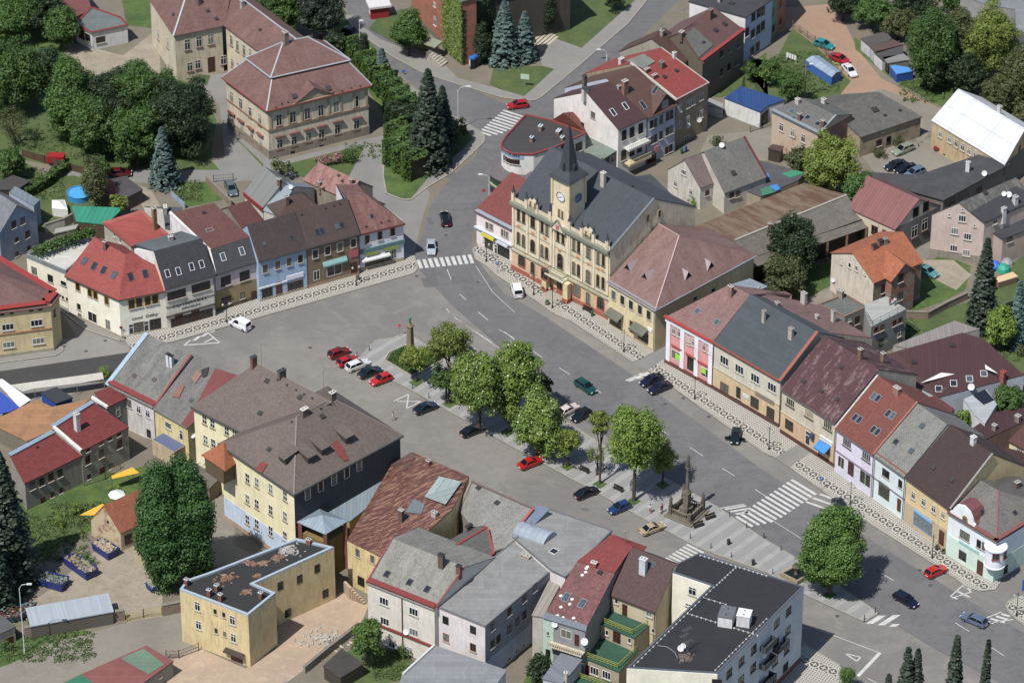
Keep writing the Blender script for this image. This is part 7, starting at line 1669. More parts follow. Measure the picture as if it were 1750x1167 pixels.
pegs((1310,318),(1750,455),16);pegs((1545,400),(1420,515),8);pegs((1225,705),(1690,850),16);pegs((870,1050),(1400,530),22);pegs((1330,600),(1480,645),5);pegs((1750,740),(1410,1080),16)
rubble(H,(1210,1000),60,.8,plain('#6a5a54'));m=MB();[m.tube([gp(p,h+.02)for p in((1025,915),(1090,925),(1140,960),(1160,1000))],.04,5)];m.build('roof_cable',plain('#a8a8a8'),H.root)
# ---------------------------------------------------------------- bottom left yard
tile(13)
H=House('lockup_garage','row of lock-ups with green and faded red felt roof panels at the bottom left','garage',plaster('#a39a8c',.8,.4),bitumen('#8a5450','#96605a',wear=.5))
H.flat([(415,1167),(300,1250),(760,1300),(1148,1018),(972,918),(540,1108)],3.0,over=.1);gq=lambda*P_:MB().poly([gp(p,3.03)for p in P_])
gq((415,1167),(300,1250),(560,1300),(640,1180),(540,1108)).build('roof_panel',bitumen('#2f7a5a','#3a8a68'),H.root);gq((800,1000),(985,1105),(1090,1040),(955,935)).build('roof_panel',bitumen('#6f8a74','#7a9680',wear=.5),H.root);H.win('small',.6,.7,(1063,1118))
H=House('lockup_garage','small garage with dark roof and red door in the bottom left corner','garage',plaster('#b3a898',.8,.4),bitumen('#5f5f60','#6a6a6a'));H.flat([(-60,860),(98,788),(0,715),(-60,740)],3.0,over=.15);H.win('gate',1.6,2.0,(60,895))
H=lean('market_shed','lean-to with corrugated translucent pale roof against the stone wall','shed',[(205,785),(750,687),(715,572),(175,668)],[2.6,2.6,3.0,3.0],plain('#6a645c'),seam_roof('#b2bcc4','#a2acb4',w=.3,line=.25))
H=House('barn','small brick and plaster barn with orange pantile roof by the skips','barn',ruin('#c9b794','#a87060',lo=.47,hi=.56),RT('#b0694c','#bf7c5e',wear=.4,th=.4,tw=.4))
I=H.gable((800,162),(1000,70),3.9,None,(692,-15),(980,-145),over=.15);H.win('hole',1.4,1.9,(852,210));H.win('hole',.4,.5,(718,95))
H=lean('garden_shed','cream hut with shallow grey roof beside the tall bright poplars','shed',[(890,245),(960,265),(1085,300),(1090,240),(960,210)],[3.4,3.4,3.2,3.4,3.6],plaster('#c3b594',.8,.3),bitumen('#7a7f84'));H.win('white',1.3,1.0,(1042,360))
H=lean('garden_shed','dark rotting shed roof at the bottom edge beside the pale courtyard','shed',[(480,1050,14),(590,1125,14),(740,1035,14),(600,940,14)],[2.6]*4,plain('#4a4238'),bitumen('#45403c','#5a544e'));tile(9)
H=lean('garden_shed','grey weathered lean-to roof beside the light blue base of the yellow school','shed',[(1280,830),(1330,950),(1390,985),(1460,915),(1310,800)],[3.4,3.2,3.0,3.2,3.6],plaster('#8a7a68',.8),bitumen('#736d66'));H.win('hole',1.0,1.2,(1410,960))
for i,(pts,c_,z,lb)in enumerate(((((745,925),(925,885),(880,848),(740,905)),'#d9a828',2.6,'yellow awning over a garden seat beside the dark red wing'),(((530,1165),(640,1167),(705,1105),(680,1090)),'#dba82c',2.6,'yellow awning behind the orange-tiled barn'))):
 t=thing('garden_awning',lb,'awning',gp(pts[0]));P_=[gp(p,z)for p in pts];MB().slab(P_,[[0,1,2,3]],.06).build('canopy',plain(c_,.85),t);m=MB();[m.beam(V((p.x,p.y,0)),p,.06)for p in P_];m.build('post_frame',plain('#6a6a64'),t)
 # ---------------------------------------------------------------- trees, hedges, ivy
RG=np.random.default_rng(7)
def quads(name,C,N,s,mats,origin,asp=1.0,axis=None,parent=None,kind=None):
 """leaf quads at C (world) facing N"""
 n=len(C);N=N/(np.linalg.norm(N,axis=1,keepdims=True)+1e-9)
 A=RG.normal(size=(n,3))if axis is None else axis
 T=np.cross(N,A);T/=np.linalg.norm(T,axis=1,keepdims=True)+1e-9;B=np.cross(N,T)
 s=(s*RG.uniform(.65,1.25,n))[:,None]
 o=np.array(origin);P=C-o
 v=np.stack([P-T*s-B*s*asp*.6,P+T*s-B*s*asp*.6,P+T*s*.5+B*s*asp,P-T*s*.5+B*s*asp],1).reshape(-1,3)
 me=bpy.data.meshes.new(name);me.vertices.add(4*n);me.vertices.foreach_set('co',v.ravel())
 me.loops.add(4*n);me.loops.foreach_set('vertex_index',np.arange(4*n));me.polygons.add(n);me.polygons.foreach_set('loop_start',np.arange(n)*4)
 me.materials.append(mats);me.update(calc_edges=True)
 ob=bpy.data.objects.new(name,me);COL.objects.link(ob)
 if parent:ob.parent=parent
 else:ob.location=origin
 if kind:ob['kind']=kind
 return ob
LM=dict(g=leaf('#446828','#5c7e30',g=.64),d=leaf('#2a4220','#3a5428',g=.55),b=leaf('#6c8c36','#90a848',g=.74,trans=.35),o=leaf('#566334','#6e7642',g=.6),s=leaf('#25392a','#32462e',g=.6,trans=.1),u=leaf('#4d6660','#5f7a72',g=.62,trans=.1),y=leaf('#728a36','#94a248',g=.72,trans=.35),c=leaf('#52762e','#6c8e3c',g=.68,trans=.3),v=leaf('#3a6428','#4c7a30',g=.6),p=leaf('#c08a94','#8a7a5a',g=.7))
BARK=plaster('#5c5044',.6,.4)
def unit(n):v=RG.normal(size=(n,3));return v/np.linalg.norm(v,axis=1,keepdims=True)
def broad(root,c,r,b,mat,ls=.24,dens=1.0,egg=0.0):
 ls*=.62;dens*=1.7;c=np.array(c);nc=int(max(14,dens*5.5*(r*b)**.5*(r+b)**.8))
 U=unit(nc);rad=RG.uniform(.35,1,nc)**.45;lump=1+.2*np.sin(U@unit(1)[0]*5+1)+.14*np.sin(U@unit(1)[0]*9)
 cc=U*(rad*lump)[:,None]*np.array([r,r,b])*.86
 if egg:cc[:,:2]*=(1-egg*np.clip(cc[:,2:]/b,-1,1)**2*np.sign(cc[:,2:]+b*.3))
 rc=.17*(r+b)/2+.35;k=int(dens*34*(rc/.9)**1.6)+14
 W=unit(nc*k);off=W*rc*RG.uniform(.45,1.05,(nc*k,1))*np.array([1,1,.8])
 C=np.repeat(cc,k,0)+off;N=W+.5*unit(nc*k)+np.array([0,0,.35])
 m=C[:,2]+c[2]>.3;return quads('crown',(C+c)[m],N[m],ls,LM[mat],worigin(root),parent=root),cc+c,rc
def trunk(root,base,c,r,b,seed,bare=.0):
 m=MB();rnd=random.Random(seed);h=c[2];tr=.08+r*.055;t0=V(base)
 m.tube([t0-ZU*.1,t0+ZU*.3,t0+ZU*h*.5+V((.1,0,0)),V(c)+ZU*b*.3],[tr*1.5,tr*1.1,tr*.85,tr*.3],8)
 for i in range(6):
  a=i*1.05+rnd.random();s_=t0+ZU*h*rnd.uniform(.45,.85);e=V(c)+V((math.cos(a)*r*.65,math.sin(a)*r*.65,b*rnd.uniform(-.2,.5)))
  m.tube([s_,(s_+e)/2+ZU*.3,e],[tr*.5,tr*.3,tr*.1],5)
 m.build('trunk',BARK,root)
NT=0
def tree(label,cx,yt,yb_,w,mat='g',base=None,name='broadleaf_tree',group=None,cat='tree',egg=0.0,clear=1.4,ls=.24,dens=1.0,flowers=0):
 global NT;NT+=1
 s=10*(1+((yt+yb_)/2-583)*1.94e-4);r=w/2/s;half=(yb_-yt)/2/s;b=max(r*.45,math.sqrt(max(.05,half**2-(r*.574)**2))/.819)
 cy=(yt+yb_)/2
 if base is None:g=gp((cx,cy+(b+clear)*.819*s,0));zc=b+clear
 else:g=gp((cx,base,0));zc=max(b*.6,(base-cy)/(.819*s))
 t=thing(name,label,cat,g,group);c=(g.x,g.y,zc)
 o,cc,rc=broad(t,c,r,b,mat,ls,dens,egg);trunk(t,g,c,r,b,NT)
 if flowers:
  i=RG.integers(0,len(cc),flowers);U=unit(flowers);U[:,2]=abs(U[:,2]);C=cc[i]+U*rc*1.05
  quads('blossom',C,U,.13,plain('#cfc8b4',.75),worigin(t),parent=t,kind='stuff')
 return t
def conifer(label,cx,yt,yb_,w,mat='s',name='spruce_tree',group=None,base=None,slim=.8):
 global NT;NT+=1
 s=10*(1+((yt+yb_)/2-583)*1.94e-4);r=w/2/s;yb0=yb_-r*.574*s*.8;g=gp((cx,yb0,0));H_=(yb0-yt)/(.819*s)
 t=thing(name,label,'tree',g,group);nb=int(55*H_**.75*max(1,r)**.4);zb=RG.uniform(.03,.985,nb)**.9*H_;a=RG.uniform(0,6.283,nb)
 L=r*(1-zb/H_)**slim*RG.uniform(.72,1.12,nb)+.12;k=16
 tt=np.tile(np.linspace(.15,1,k),nb);zz=np.repeat(zb,k);aa=np.repeat(a,k);LL=np.repeat(L,k)
 x=np.cos(aa)*LL*tt;y=np.sin(aa)*LL*tt;z=zz-.32*LL*tt+.12*LL*tt**3
 j=RG.normal(0,1,(len(tt),3))*(.10*LL*(1.1-.4*tt)+.03)[:,None]
 C=np.stack([x,y,np.maximum(z,.15)],1)+j*[1,1,.5];N=np.stack([np.cos(aa)*.5,np.sin(aa)*.5,np.ones(len(aa))],1)+.45*unit(len(aa))
 quads('crown',C+np.array(g),N,.17+.012*r,LM[mat],g,parent=t,asp=1.5,axis=np.stack([-np.sin(aa),np.cos(aa),0*aa],1))
 MB().tube([g-ZU*.1,g+ZU*H_*.95],[.1+.04*r,.03],7).build('trunk',BARK,t);return t
def hedge(label,pts,h,mat='d',name='hedge',ls=.16,dens=26,w=1.2,cat='hedge',group=None,k=0):
 """leafy wall of width w along a pixel polyline"""
 P=[gp((*p,k)if len(p)==2 else p,0)for p in pts];t=thing(name,label,cat,P[0],group);C=[];N=[];m=MB()
 for a,b in zip(P,P[1:]):
  d=b-a;L=d.length;d.normalize();q=V((-d.y,d.x,0));n=int(dens*L*(w+2*h));u=RG.uniform(-.2,L+.2,n);v=RG.uniform(-.5,.5,n)*w;z=RG.uniform(0.05,1,n)*h
  f=RG.random(n)*(w+2*h);top=f<w;z=np.where(top,h,z);v=np.where(top,v,np.sign(v)*w/2);bump=.1*h*np.sin(u*2.1)+RG.normal(0,.1,n)
  X=np.array(a)[None]+np.outer(u,np.array(d))+np.outer(v*(1+bump*.3),np.array(q));X[:,2]=z+bump*(z/h);C.append(X)
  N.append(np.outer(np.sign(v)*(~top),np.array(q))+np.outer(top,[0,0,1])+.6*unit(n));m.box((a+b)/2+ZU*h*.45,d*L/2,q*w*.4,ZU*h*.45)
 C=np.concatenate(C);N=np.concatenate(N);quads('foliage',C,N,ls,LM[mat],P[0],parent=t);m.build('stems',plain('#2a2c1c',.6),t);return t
 # --- square
T_=tree
T_('small pollarded tree standing in front of the stone obelisk',711,586,632,50,'y',653,ls=.2,dens=1.2)
T_('tree with two tiers of yellow-green foliage beside the flower bed',768,552,620,70,'y',690,ls=.22,dens=.8)
T_('low leafy tree under the two-tiered one, left of the flowering chestnut',762,622,668,52,'g',690,ls=.2)
T_('largest chestnut on the island, full of white flower candles',819,598,708,94,'b',738,name='chestnut_tree',ls=.24,flowers=420)
T_('tall bright chestnut touching the flowering one on its right',881,581,690,74,'b',722,name='chestnut_tree',flowers=160)
T_('thin small tree between two chestnuts, its trunk by the paved edge',869,678,722,40,'b',740,ls=.2)
T_('flat dark green tree beside the roadway behind the chestnuts',922,640,676,58,'d',700)
T_('round chestnut dotted with white flowers in the middle of the island',922,666,772,86,'b',778,name='chestnut_tree',flowers=360)
T_('little pollarded tree with gnarled crown left of the slender one',970,730,778,48,'y',797,ls=.19)
T_('tall slender tree with a small tufted crown',1025,699,742,38,'y',827,ls=.19)
T_('sparse lower tuft of leaves around the slender tree',1020,758,792,40,'y',812,ls=.17,dens=.6)
T_('big bright green tree nearest the stone Marian column',1083,690,806,88,'b',856,dens=.9)
T_('small tree between the big green one and the roadway',1132,750,806,44,'y',828,ls=.2)
T_('lone round lime tree at the lower end of the island',1418,870,1004,110,'c',1016,dens=1.25,ls=.22)
T_('small clipped round tree on the corner by the stop line',1447,1136,1170,29,'c',1180,ls=.14,dens=1.4)
for l_,a_ in(('twin-topped dark spruce at the bottom edge, leftmost of the big spruces',(1545,1100,1235,42)),('second top of the dark twin spruce at the bottom edge',(1562,1103,1230,34)),('pointed dark spruce at the bottom edge below the hatched triangle',(1627,1079,1225,38)),('thinnest spruce at the bottom edge, farthest right',(1679,1087,1230,22)),('short spruce tip at the bottom edge left of the twin spruce',(1515,1148,1230,24))):conifer(l_,*a_)
conifer('huge dark spruce at the left edge beside the dark red wing',14,768,1020,120,'s');conifer('lower dark conifer behind the huge spruce at the left edge',-8,900,1060,90,'s')
T_('left of two tall bright green columnar trees',276,784,1004,58,'v',1008,name='columnar_tree',dens=1.0,ls=.25,egg=.35);T_('right of two tall bright green columnar trees',324,770,988,76,'v',994,name='columnar_tree',dens=1.0,ls=.25,egg=.35)
T_('leafy young tree beside the mossy-roofed white house',629,1050,1122,56,'c',1140);T_('dark ivy-like bush below the mint facade at the bottom',922,1112,1165,40,'d',cat='shrub',name='shrub')
# --- park top left
L=[('tree at the very top left corner of the park',20,-25,70,110),('tree on the left edge beside the corner one',75,-12,62,100),('tree above the white workshop roof corner',110,10,80,60),('broad tree at the left edge below the corner trees',15,70,190,120),('narrow tree behind the broad left-edge one',80,78,165,60),('left tree of the row in front of the mauve-roofed school',130,104,235,92),('tree with a low bough above the lawn, left in the row',160,170,268,80),('second tree of the row before the school',195,118,235,80),('middle tree of the row before the school',240,104,230,90),('low front tree in the middle of the park row',235,180,280,84),('rightmost big tree of the row, throwing its shadow on the drive',310,132,262,118),('tree filling the gap left of the rightmost big one',275,122,230,80)]
for i,(l_,*a_)in enumerate(L):T_('dark green '+l_,*a_,'gd'[i%3==1],group='park trees by the school',dens=.9)
T_('brown-leaved half-bare tree at the left edge of the park',25,178,245,74,'o',dens=.4,ls=.16)
conifer('silver-blue spruce at the corner of the park drive',281,222,328,54,'u');T_('round shrub by the drive left of the blue spruce',174,268,300,34,'g',cat='shrub',name='shrub');T_('grey-green shrub near the left edge behind the sheds',18,250,300,46,'g',cat='shrub',name='shrub');T_('tree shading the garden swimming pool',164,268,352,48,'o',ls=.18,dens=.7);T_('bush beside the garden shed with red felt',204,332,366,30,'y',cat='shrub',name='shrub')
T_('grey bush behind the grey corrugated roof',482,272,300,44,'o',cat='shrub',name='shrub',dens=.6);T_('pink flowering bush on the lawn below the school',556,262,284,34,'p',cat='shrub',name='shrub',clear=.2,ls=.14);T_('second pink flowering bush right of the first',578,258,280,26,'p',cat='shrub',name='shrub',clear=.2,ls=.14);T_('green bush at the end of the pink flowering bushes',596,254,278,28,'g',cat='shrub',name='shrub',clear=.2,ls=.14)
# --- top middle
T_('bright tree behind the school roof, left of the dark pine',490,-20,55,70,'g');T_('dark pine behind the school beside the road',548,-30,62,70,'s');T_('bush where the school hedge meets the road',572,55,95,40,'d');T_('green tree above the school ridge at the top edge',450,-40,20,60,'g')
for l_,a_ in(('slim dark thuja left of the yellow car',(611,64,108,13)),('slightly taller slim thuja right beside it',(621,56,112,14))):T_(l_,*a_,'d',name='thuja',dens=2,ls=.13,clear=.1)
conifer('small blue spruce next to the parking place',653,86,146,42,'u');conifer('tall dark spruce towering over the hedge island',733,126,302,80,'s');conifer('shorter spruce behind the towering one',757,152,268,50,'s');T_('reddish-brown bush at the foot of the tall spruces',778,200,236,46,'o',cat='shrub',name='shrub',dens=.8)
T_('round maple in front of the brick building',699,20,90,56,'g');conifer('big blue-grey spruce right of the phone booths',862,8,120,62,'u');conifer('smaller blue-grey spruce beside the big one',897,24,112,48,'u');T_('dark yew between phone booths and the blue-grey spruce',824,42,108,26,'d',name='thuja',dens=1.6,ls=.15,clear=.1)
T_('left of two dark columnar yews above the plaza steps',935,-14,58,28,'d',name='thuja',dens=1.8,ls=.15,clear=.1);T_('right of two dark columnar yews above the plaza steps',958,-20,46,26,'d',name='thuja',dens=1.8,ls=.15,clear=.1);T_('dark low shrub at the top end of the lawn',1050,-14,14,34,'d',cat='shrub',name='shrub')
hedge('tall clipped hedge running behind the school towards the road',[(600,96),(655,158),(700,205)],4.2,'g',w=3.4,ls=.2);hedge('lower stretch of tall hedge ending near the towering spruce',[(672,208),(706,236)],4.4,'d',w=4.2,ls=.2);hedge('massive rounded hedge on the island by the road junction',[(672,274),(716,306)],5.0,'g',w=4.6,ls=.2);hedge('second rounded hedge block behind the massive one',[(672,244),(716,272)],4.6,'g',w=4.2,ls=.2)
T_('small upright bush at the kerb beside the arrow marking',693,143,170,14,'g',name='shrub',cat='shrub',clear=.1,ls=.13)
# --- wood and gardens top right
L=[('at the top edge beyond the red earth parking',1440,-30,30,60,'d'),('with dense crown right of the red earth parking',1490,-10,48,76,'g'),('over the rubble heap by the garages',1535,12,66,70,'o'),('behind the garages, dark and low',1560,-20,30,80,'d'),('with the biggest green crown beside the blue tarpaulin',1588,22,142,92,'g'),('low and dark beside the blue tarpaulin hut',1590,92,150,56,'d'),('olive and tall in the middle of the wood',1640,20,118,84,'o'),('yellow-green and tall in the middle of the wood',1690,14,130,80,'y'),('dark and shady under the yellow-green one',1650,90,160,76,'d'),('brown and half bare above the white hall roof',1712,122,205,66,'o'),('at the right edge above the white hall',1750,70,190,70,'o'),('small, at the top edge near the grey metal hall',1630,-30,22,60,'g'),('brownish bush-like, right of the white hall',1748,170,232,50,'o')]
for l_,*a_ in L:T_('woodland tree '+l_,*a_,group='trees of the wood',dens=.85)
for l_,a_ in(('dark apple tree in the garden by the utility pole',(1350,118,172,48,'g')),('smaller apple tree at the garden corner',(1318,98,140,36,'g')),('round garden bush below the white block',(1283,104,134,28,'g')),('bush below the orange-brown house front',(1306,112,140,20,'b'))):T_(l_,*a_,ls=.18)
T_('big yellow-green tree hiding the pinkish house front',1418,233,328,96,'y');T_('grey-green tree touching the pinkish house',1368,248,300,44,'o');T_('dark round tree between rusty barn and maroon workshop',1463,292,372,56,'g');T_('tall dark pear tree in front of the grey barn slope',1354,366,470,74,'d');T_('olive tree at the foot of the pear tree',1340,432,506,76,'o');conifer('tall dark spruce in front of the pale pink house',1677,410,575,58,'s');conifer('narrow blue spruce at the right edge',1735,482,600,36,'u');T_('bright bushy tree between the two spruces on the right',1705,520,590,50,'b');T_('leafy garden tree beside the solar panel hut',1720,655,712,54,'g');T_('small bright bush at the pale blue wall',1647,697,732,26,'b',cat='shrub',name='shrub')
for l_,x,y in(('bush by the lane in front of the tan house',1226,243),('ivy bush at the corner of the old pinkish house',1502,262),('weedy bush by the stone barn door',1535,245),('bush beside the roofless cottage yard',1186,345),('bush at the far right above the brown outbuilding',1745,600),('weed bush near the yellow yard gate',150,958),('garden bush under the yellow awning',196,840),('row of beans in the vegetable garden',130,870),('leafy currant bush in the vegetable garden',100,895),('rough bush by the left bottom garage',12,1105),('rose bush by the mossy-roofed house door',690,1115),('bush under the white gable beside the square stalls',178,640)):T_(l_,x,y-14,y+8,24,'gbo'[int(x)%3],cat='shrub',name='shrub',clear=.1,ls=.13)
hedge('dark hedge around the garden with the swimming pool',[(40,340),(75,320),(112,292)],1.8,'g',w=1.6);hedge('hedge row on the white roof terrace edge',[(58,495),(110,470),(160,452)],.1,'g')if False else None
def ontop(H,label,pts,z,h,w,mat):  # planting boxes stand on a roof: raise them

 t=hedge(label,[],h,mat)if False else None
P=[gp((x,y,0),8.2)for x,y in((62,433),(110,415),(160,400))];t=thing('planted_hedge','boxwood hedge along the back of the white roof terrace','hedge',P[0]);C=[];N=[]
for a,b in zip(P,P[1:]):n=700;u=RG.random(n);X=np.outer(1-u,np.array(a))+np.outer(u,np.array(b))+RG.normal(0,.45,(n,3))+[0,0,.5];C.append(X);N.append(unit(n)+[0,0,.6])
quads('foliage',np.concatenate(C),np.concatenate(N),.18,LM['g'],P[0],parent=t)
# ivy on the brick building
def ivyon(a,b,z0,z1,n,edge=0.0):
 u=RG.random(n);z=RG.random(n);keep=RG.random(n)<np.clip((u-edge*(1-z*.2))*3+.15*RG.normal(size=n),0,1)if edge else np.ones(n,bool)
 d=np.array(b-a);q=np.array([d[1],-d[0],0]);q/=np.linalg.norm(q)
 if q@np.array(CAM-a)<0:q=-q
 X=np.array([a.x,a.y,0])[None]+np.outer(u,[d[0],d[1],0])+np.outer(.05+.12*RG.random(n),q);X[:,2]=z0+z*(z1-z0);return X[keep],(np.tile(q,(n,1))+.7*unit(n)+[0,0,.4])[keep]
B_=[o for o in bpy.data.objects if o.name.startswith('brick_building')][0]
a,b=gp((1325,380,2)),gp((1402,438,2));X1,N1=ivyon(gp((1200,270,2)),b,.5,13.8,9000,.35);quads('ivy',X1,N1,.2,leaf('#5a7628','#86963c',g=.68),worigin(B_),parent=B_,kind='stuff')
bb=gp((1450,415,2));dd=(bb-b).normalized();X2,N2=ivyon(b,b+dd*24,.5,12,9000);quads('ivy',X2,N2,.2,LM['d'],worigin(B_),parent=B_,kind='stuff')
# rough grass and weeds in the yards: one mass
S_=[]
for(x0,y0,x1,y1,n)in((0,880,150,960,500),(90,860,210,900,300),(0,1080,160,1130,350),(1460,560,1740,640,500),(1460,520,1560,560,200),(0,290,110,340,250),(300,310,345,345,120),(1330,90,1440,160,300),(60,210,230,275,300),(1540,130,1640,175,250),(640,1110,700,1160,200),(1390,610,1480,640,60),(590,245,650,270,60)):
 X=[gp((random.uniform(x0,x1),random.uniform(y0,y1),0))for i in range(n)];k=7;X=np.repeat(np.array([tuple(v)for v in X]),k,0)+RG.normal(0,.25,(n*k,3))*[1,1,.3];X[:,2]=abs(X[:,2])+.05;S_.append(X)
X=np.concatenate(S_);tag(quads('weeds',X,unit(len(X))+[0,0,.8],.14,leaf('#54703a','#6c8040',g=.6),(0,0,0)),kind='stuff')
# ---------------------------------------------------------------- cars
def carmesh(kind):
 K=dict(hatch=(4.0,1.68,1.42,(-2.0,-1.95,-1.5,-.1,.75,1.9),0),sedan=(4.4,1.7,1.4,(-2.2,-1.6,-.85,.15,.95,2.1),0),estate=(4.5,1.72,1.46,(-2.25,-2.15,-1.75,.15,.95,2.15),0),van=(4.2,1.72,1.85,(-2.1,-2.05,-1.95,.35,1.05,2.0),1),suv=(4.5,1.82,1.72,(-2.25,-2.15,-1.85,.2,1.0,2.15),0))[kind]
 L,W,Ht,(xr,b0,t0,t1,b1,xf),van=K;w=W/2;zb=.92 if Ht<1.6 else 1.05;body=MB()
 st=[(xr,.45,.62,.86 if kind=='sedan' else zb-.06,.86),(xr+.12,.26,.3,zb-.02,.95),(b0+.1,.2,.3,zb,1),(0,.18,.28,zb+.02,1),(b1,.2,.3,zb-.02,1),(xf-.35,.22,.32,zb-.2,.95),(xf,.34,.42,.62,.8)]
 vs=[]
 for x,z0,zs,z1,k in st:vs+=[(x,-w*k*.92,z0),(x,-w*k,zs+.12),(x,-w*k*.99,z1-.12),(x,-w*k*.9,z1),(x,w*k*.9,z1),(x,w*k*.99,z1-.12),(x,w*k,zs+.12),(x,w*k*.92,z0)]
 fs=[(i*8+j,i*8+(j+1)%8,i*8+8+(j+1)%8,i*8+8+j)for i in range(len(st)-1)for j in range(8)]+[tuple(range(7,-1,-1)),tuple(range(len(vs)-8,len(vs)))]
 body.add(vs,fs)
 wb,wt=w*.88,w*.7 if not van else w*.82;zt=Ht;r0,r1=t0,t1
 A=[(b0,-wb,zb),(b1,-wb,zb),(b1,wb,zb),(b0,wb,zb)];T=[(r0,-wt,zt-.05),(r1,-wt,zt-.02),(r1,wt,zt-.02),(r0,wt,zt-.05)]
 g=MB().add(A+T,[(0,1,5,4),(1,2,6,5),(2,3,7,6),(3,0,4,7)])
 e=.03;body.add([(r0-.04,-wt-e,zt-.05),(r1+.04,-wt-e,zt-.02),(r1+.04,wt+e,zt-.02),(r0-.04,wt+e,zt-.05),(r0+.15,-wt+.12,zt+.03),(r1-.15,-wt+.12,zt+.04),(r1-.15,wt-.12,zt+.04),(r0+.15,wt-.12,zt+.03)],[(0,1,5,4),(1,2,6,5),(2,3,7,6),(3,0,4,7),(4,5,6,7),(3,2,1,0)])
 for s in(-1,1):
  for(a,b)in((A[0],T[0]),(A[1],T[1])):body.beam((a[0],abs(a[1])*s,a[2]-.02),(b[0],abs(b[1])*s,b[2]),.1)
  mx=(b0+b1)/2;body.beam((mx-.1,wb*s*1.005,zb),((r0+r1)/2-.15,wt*s*1.01,zt-.04),.07);body.box((b1-.25,s*(w+.1),zb+.05),(.07,0,0),(0,.1,0),(0,0,.07))
  if van:body.add([(b0-.01,s*wb*1.01,zb),(mx+.15,s*wb*1.01,zb),(mx+.15,s*wt*1.01,zt-.04),(r0,s*wt*1.01,zt-.04)],[(0,1,2,3)])
 for x in(xf+.01,xr-.01):body.box((x,0,.42),(.05,0,0),(0,w*.82,0),(0,0,.1))
 wh=MB();n=14;R_=.31;vs=[(R_*math.cos(6.283*i/n),y,R_*math.sin(6.283*i/n))for y in(-.1,.1)for i in range(n)];wh.add(vs,[(i,(i+1)%n,n+(i+1)%n,n+i)for i in range(n)]+[tuple(range(n)),tuple(range(2*n-1,n-1,-1))])
 rim=MB();
 for y in(-.115,.115):rim.add([(.19*math.cos(6.283*i/10),y,.19*math.sin(6.283*i/10))for i in range(10)],[tuple(range(10))])
 li=MB().bx(-.04,.04,-.17,.17,-.08,.08);pl=MB().bx(-.02,.02,-.26,.26,-.06,.06)
 return dict(body=body.mesh('body',carpaint('#888888')),glass=g.mesh('windows',plain('#15191e',.7,.08)),wheel=wh.mesh('wheel',plain('#161616',.7)),rim=rim.mesh('rim',plain('#9a9c9e',.7,.3,.6)),hl=li.mesh('headlight',plain('#e6e8ea',.85,.1)),tl=li.mesh('taillight',plain('#a01818',.8,.2)),plate=pl.mesh('number_plate',plain('#dcdcda',.8)),dim=(L,w,zb,xr,xf))
CM={}
def car(kind,col,x,y,dx,dy,label,z=0.0,sc=1.0):
 if kind not in CM:CM[kind]=carmesh(kind)
 M=CM[kind];g=gp((x,y,0),z);f=gp((x+dx,y+dy,0),z)-g;t=thing('parked_car' if True else '',label,'van' if kind=='van' else 'car',g,'cars in and around the square',math.atan2(f.y,f.x));t.scale=(sc,)*3;L,w,zb,xr,xf=M['dim']
 def ch(n,me,loc=(0,0,0),par=None):o=bpy.data.objects.new(n,me);COL.objects.link(o);o.parent=par or t;o.location=loc;return o
 b=ch('body',M['body']);b.material_slots[0].link='OBJECT';b.material_slots[0].material=carpaint(col);ch('windows',M['glass'])
 for px_ in(xr+.75,xf-.78):
  for s in(-1,1):wh=ch('wheel',M['wheel'],(px_,s*(w-.08),.31));ch('rim',M['rim'],par=wh)
 for s in(-1,1):ch('headlight',M['hl'],(xf+.0,s*w*.6,.6));ch('taillight',M['tl'],(xr-.01,s*w*.68,.72))
 ch('number_plate',M['plate'],(xr-.06,0,.5));return t
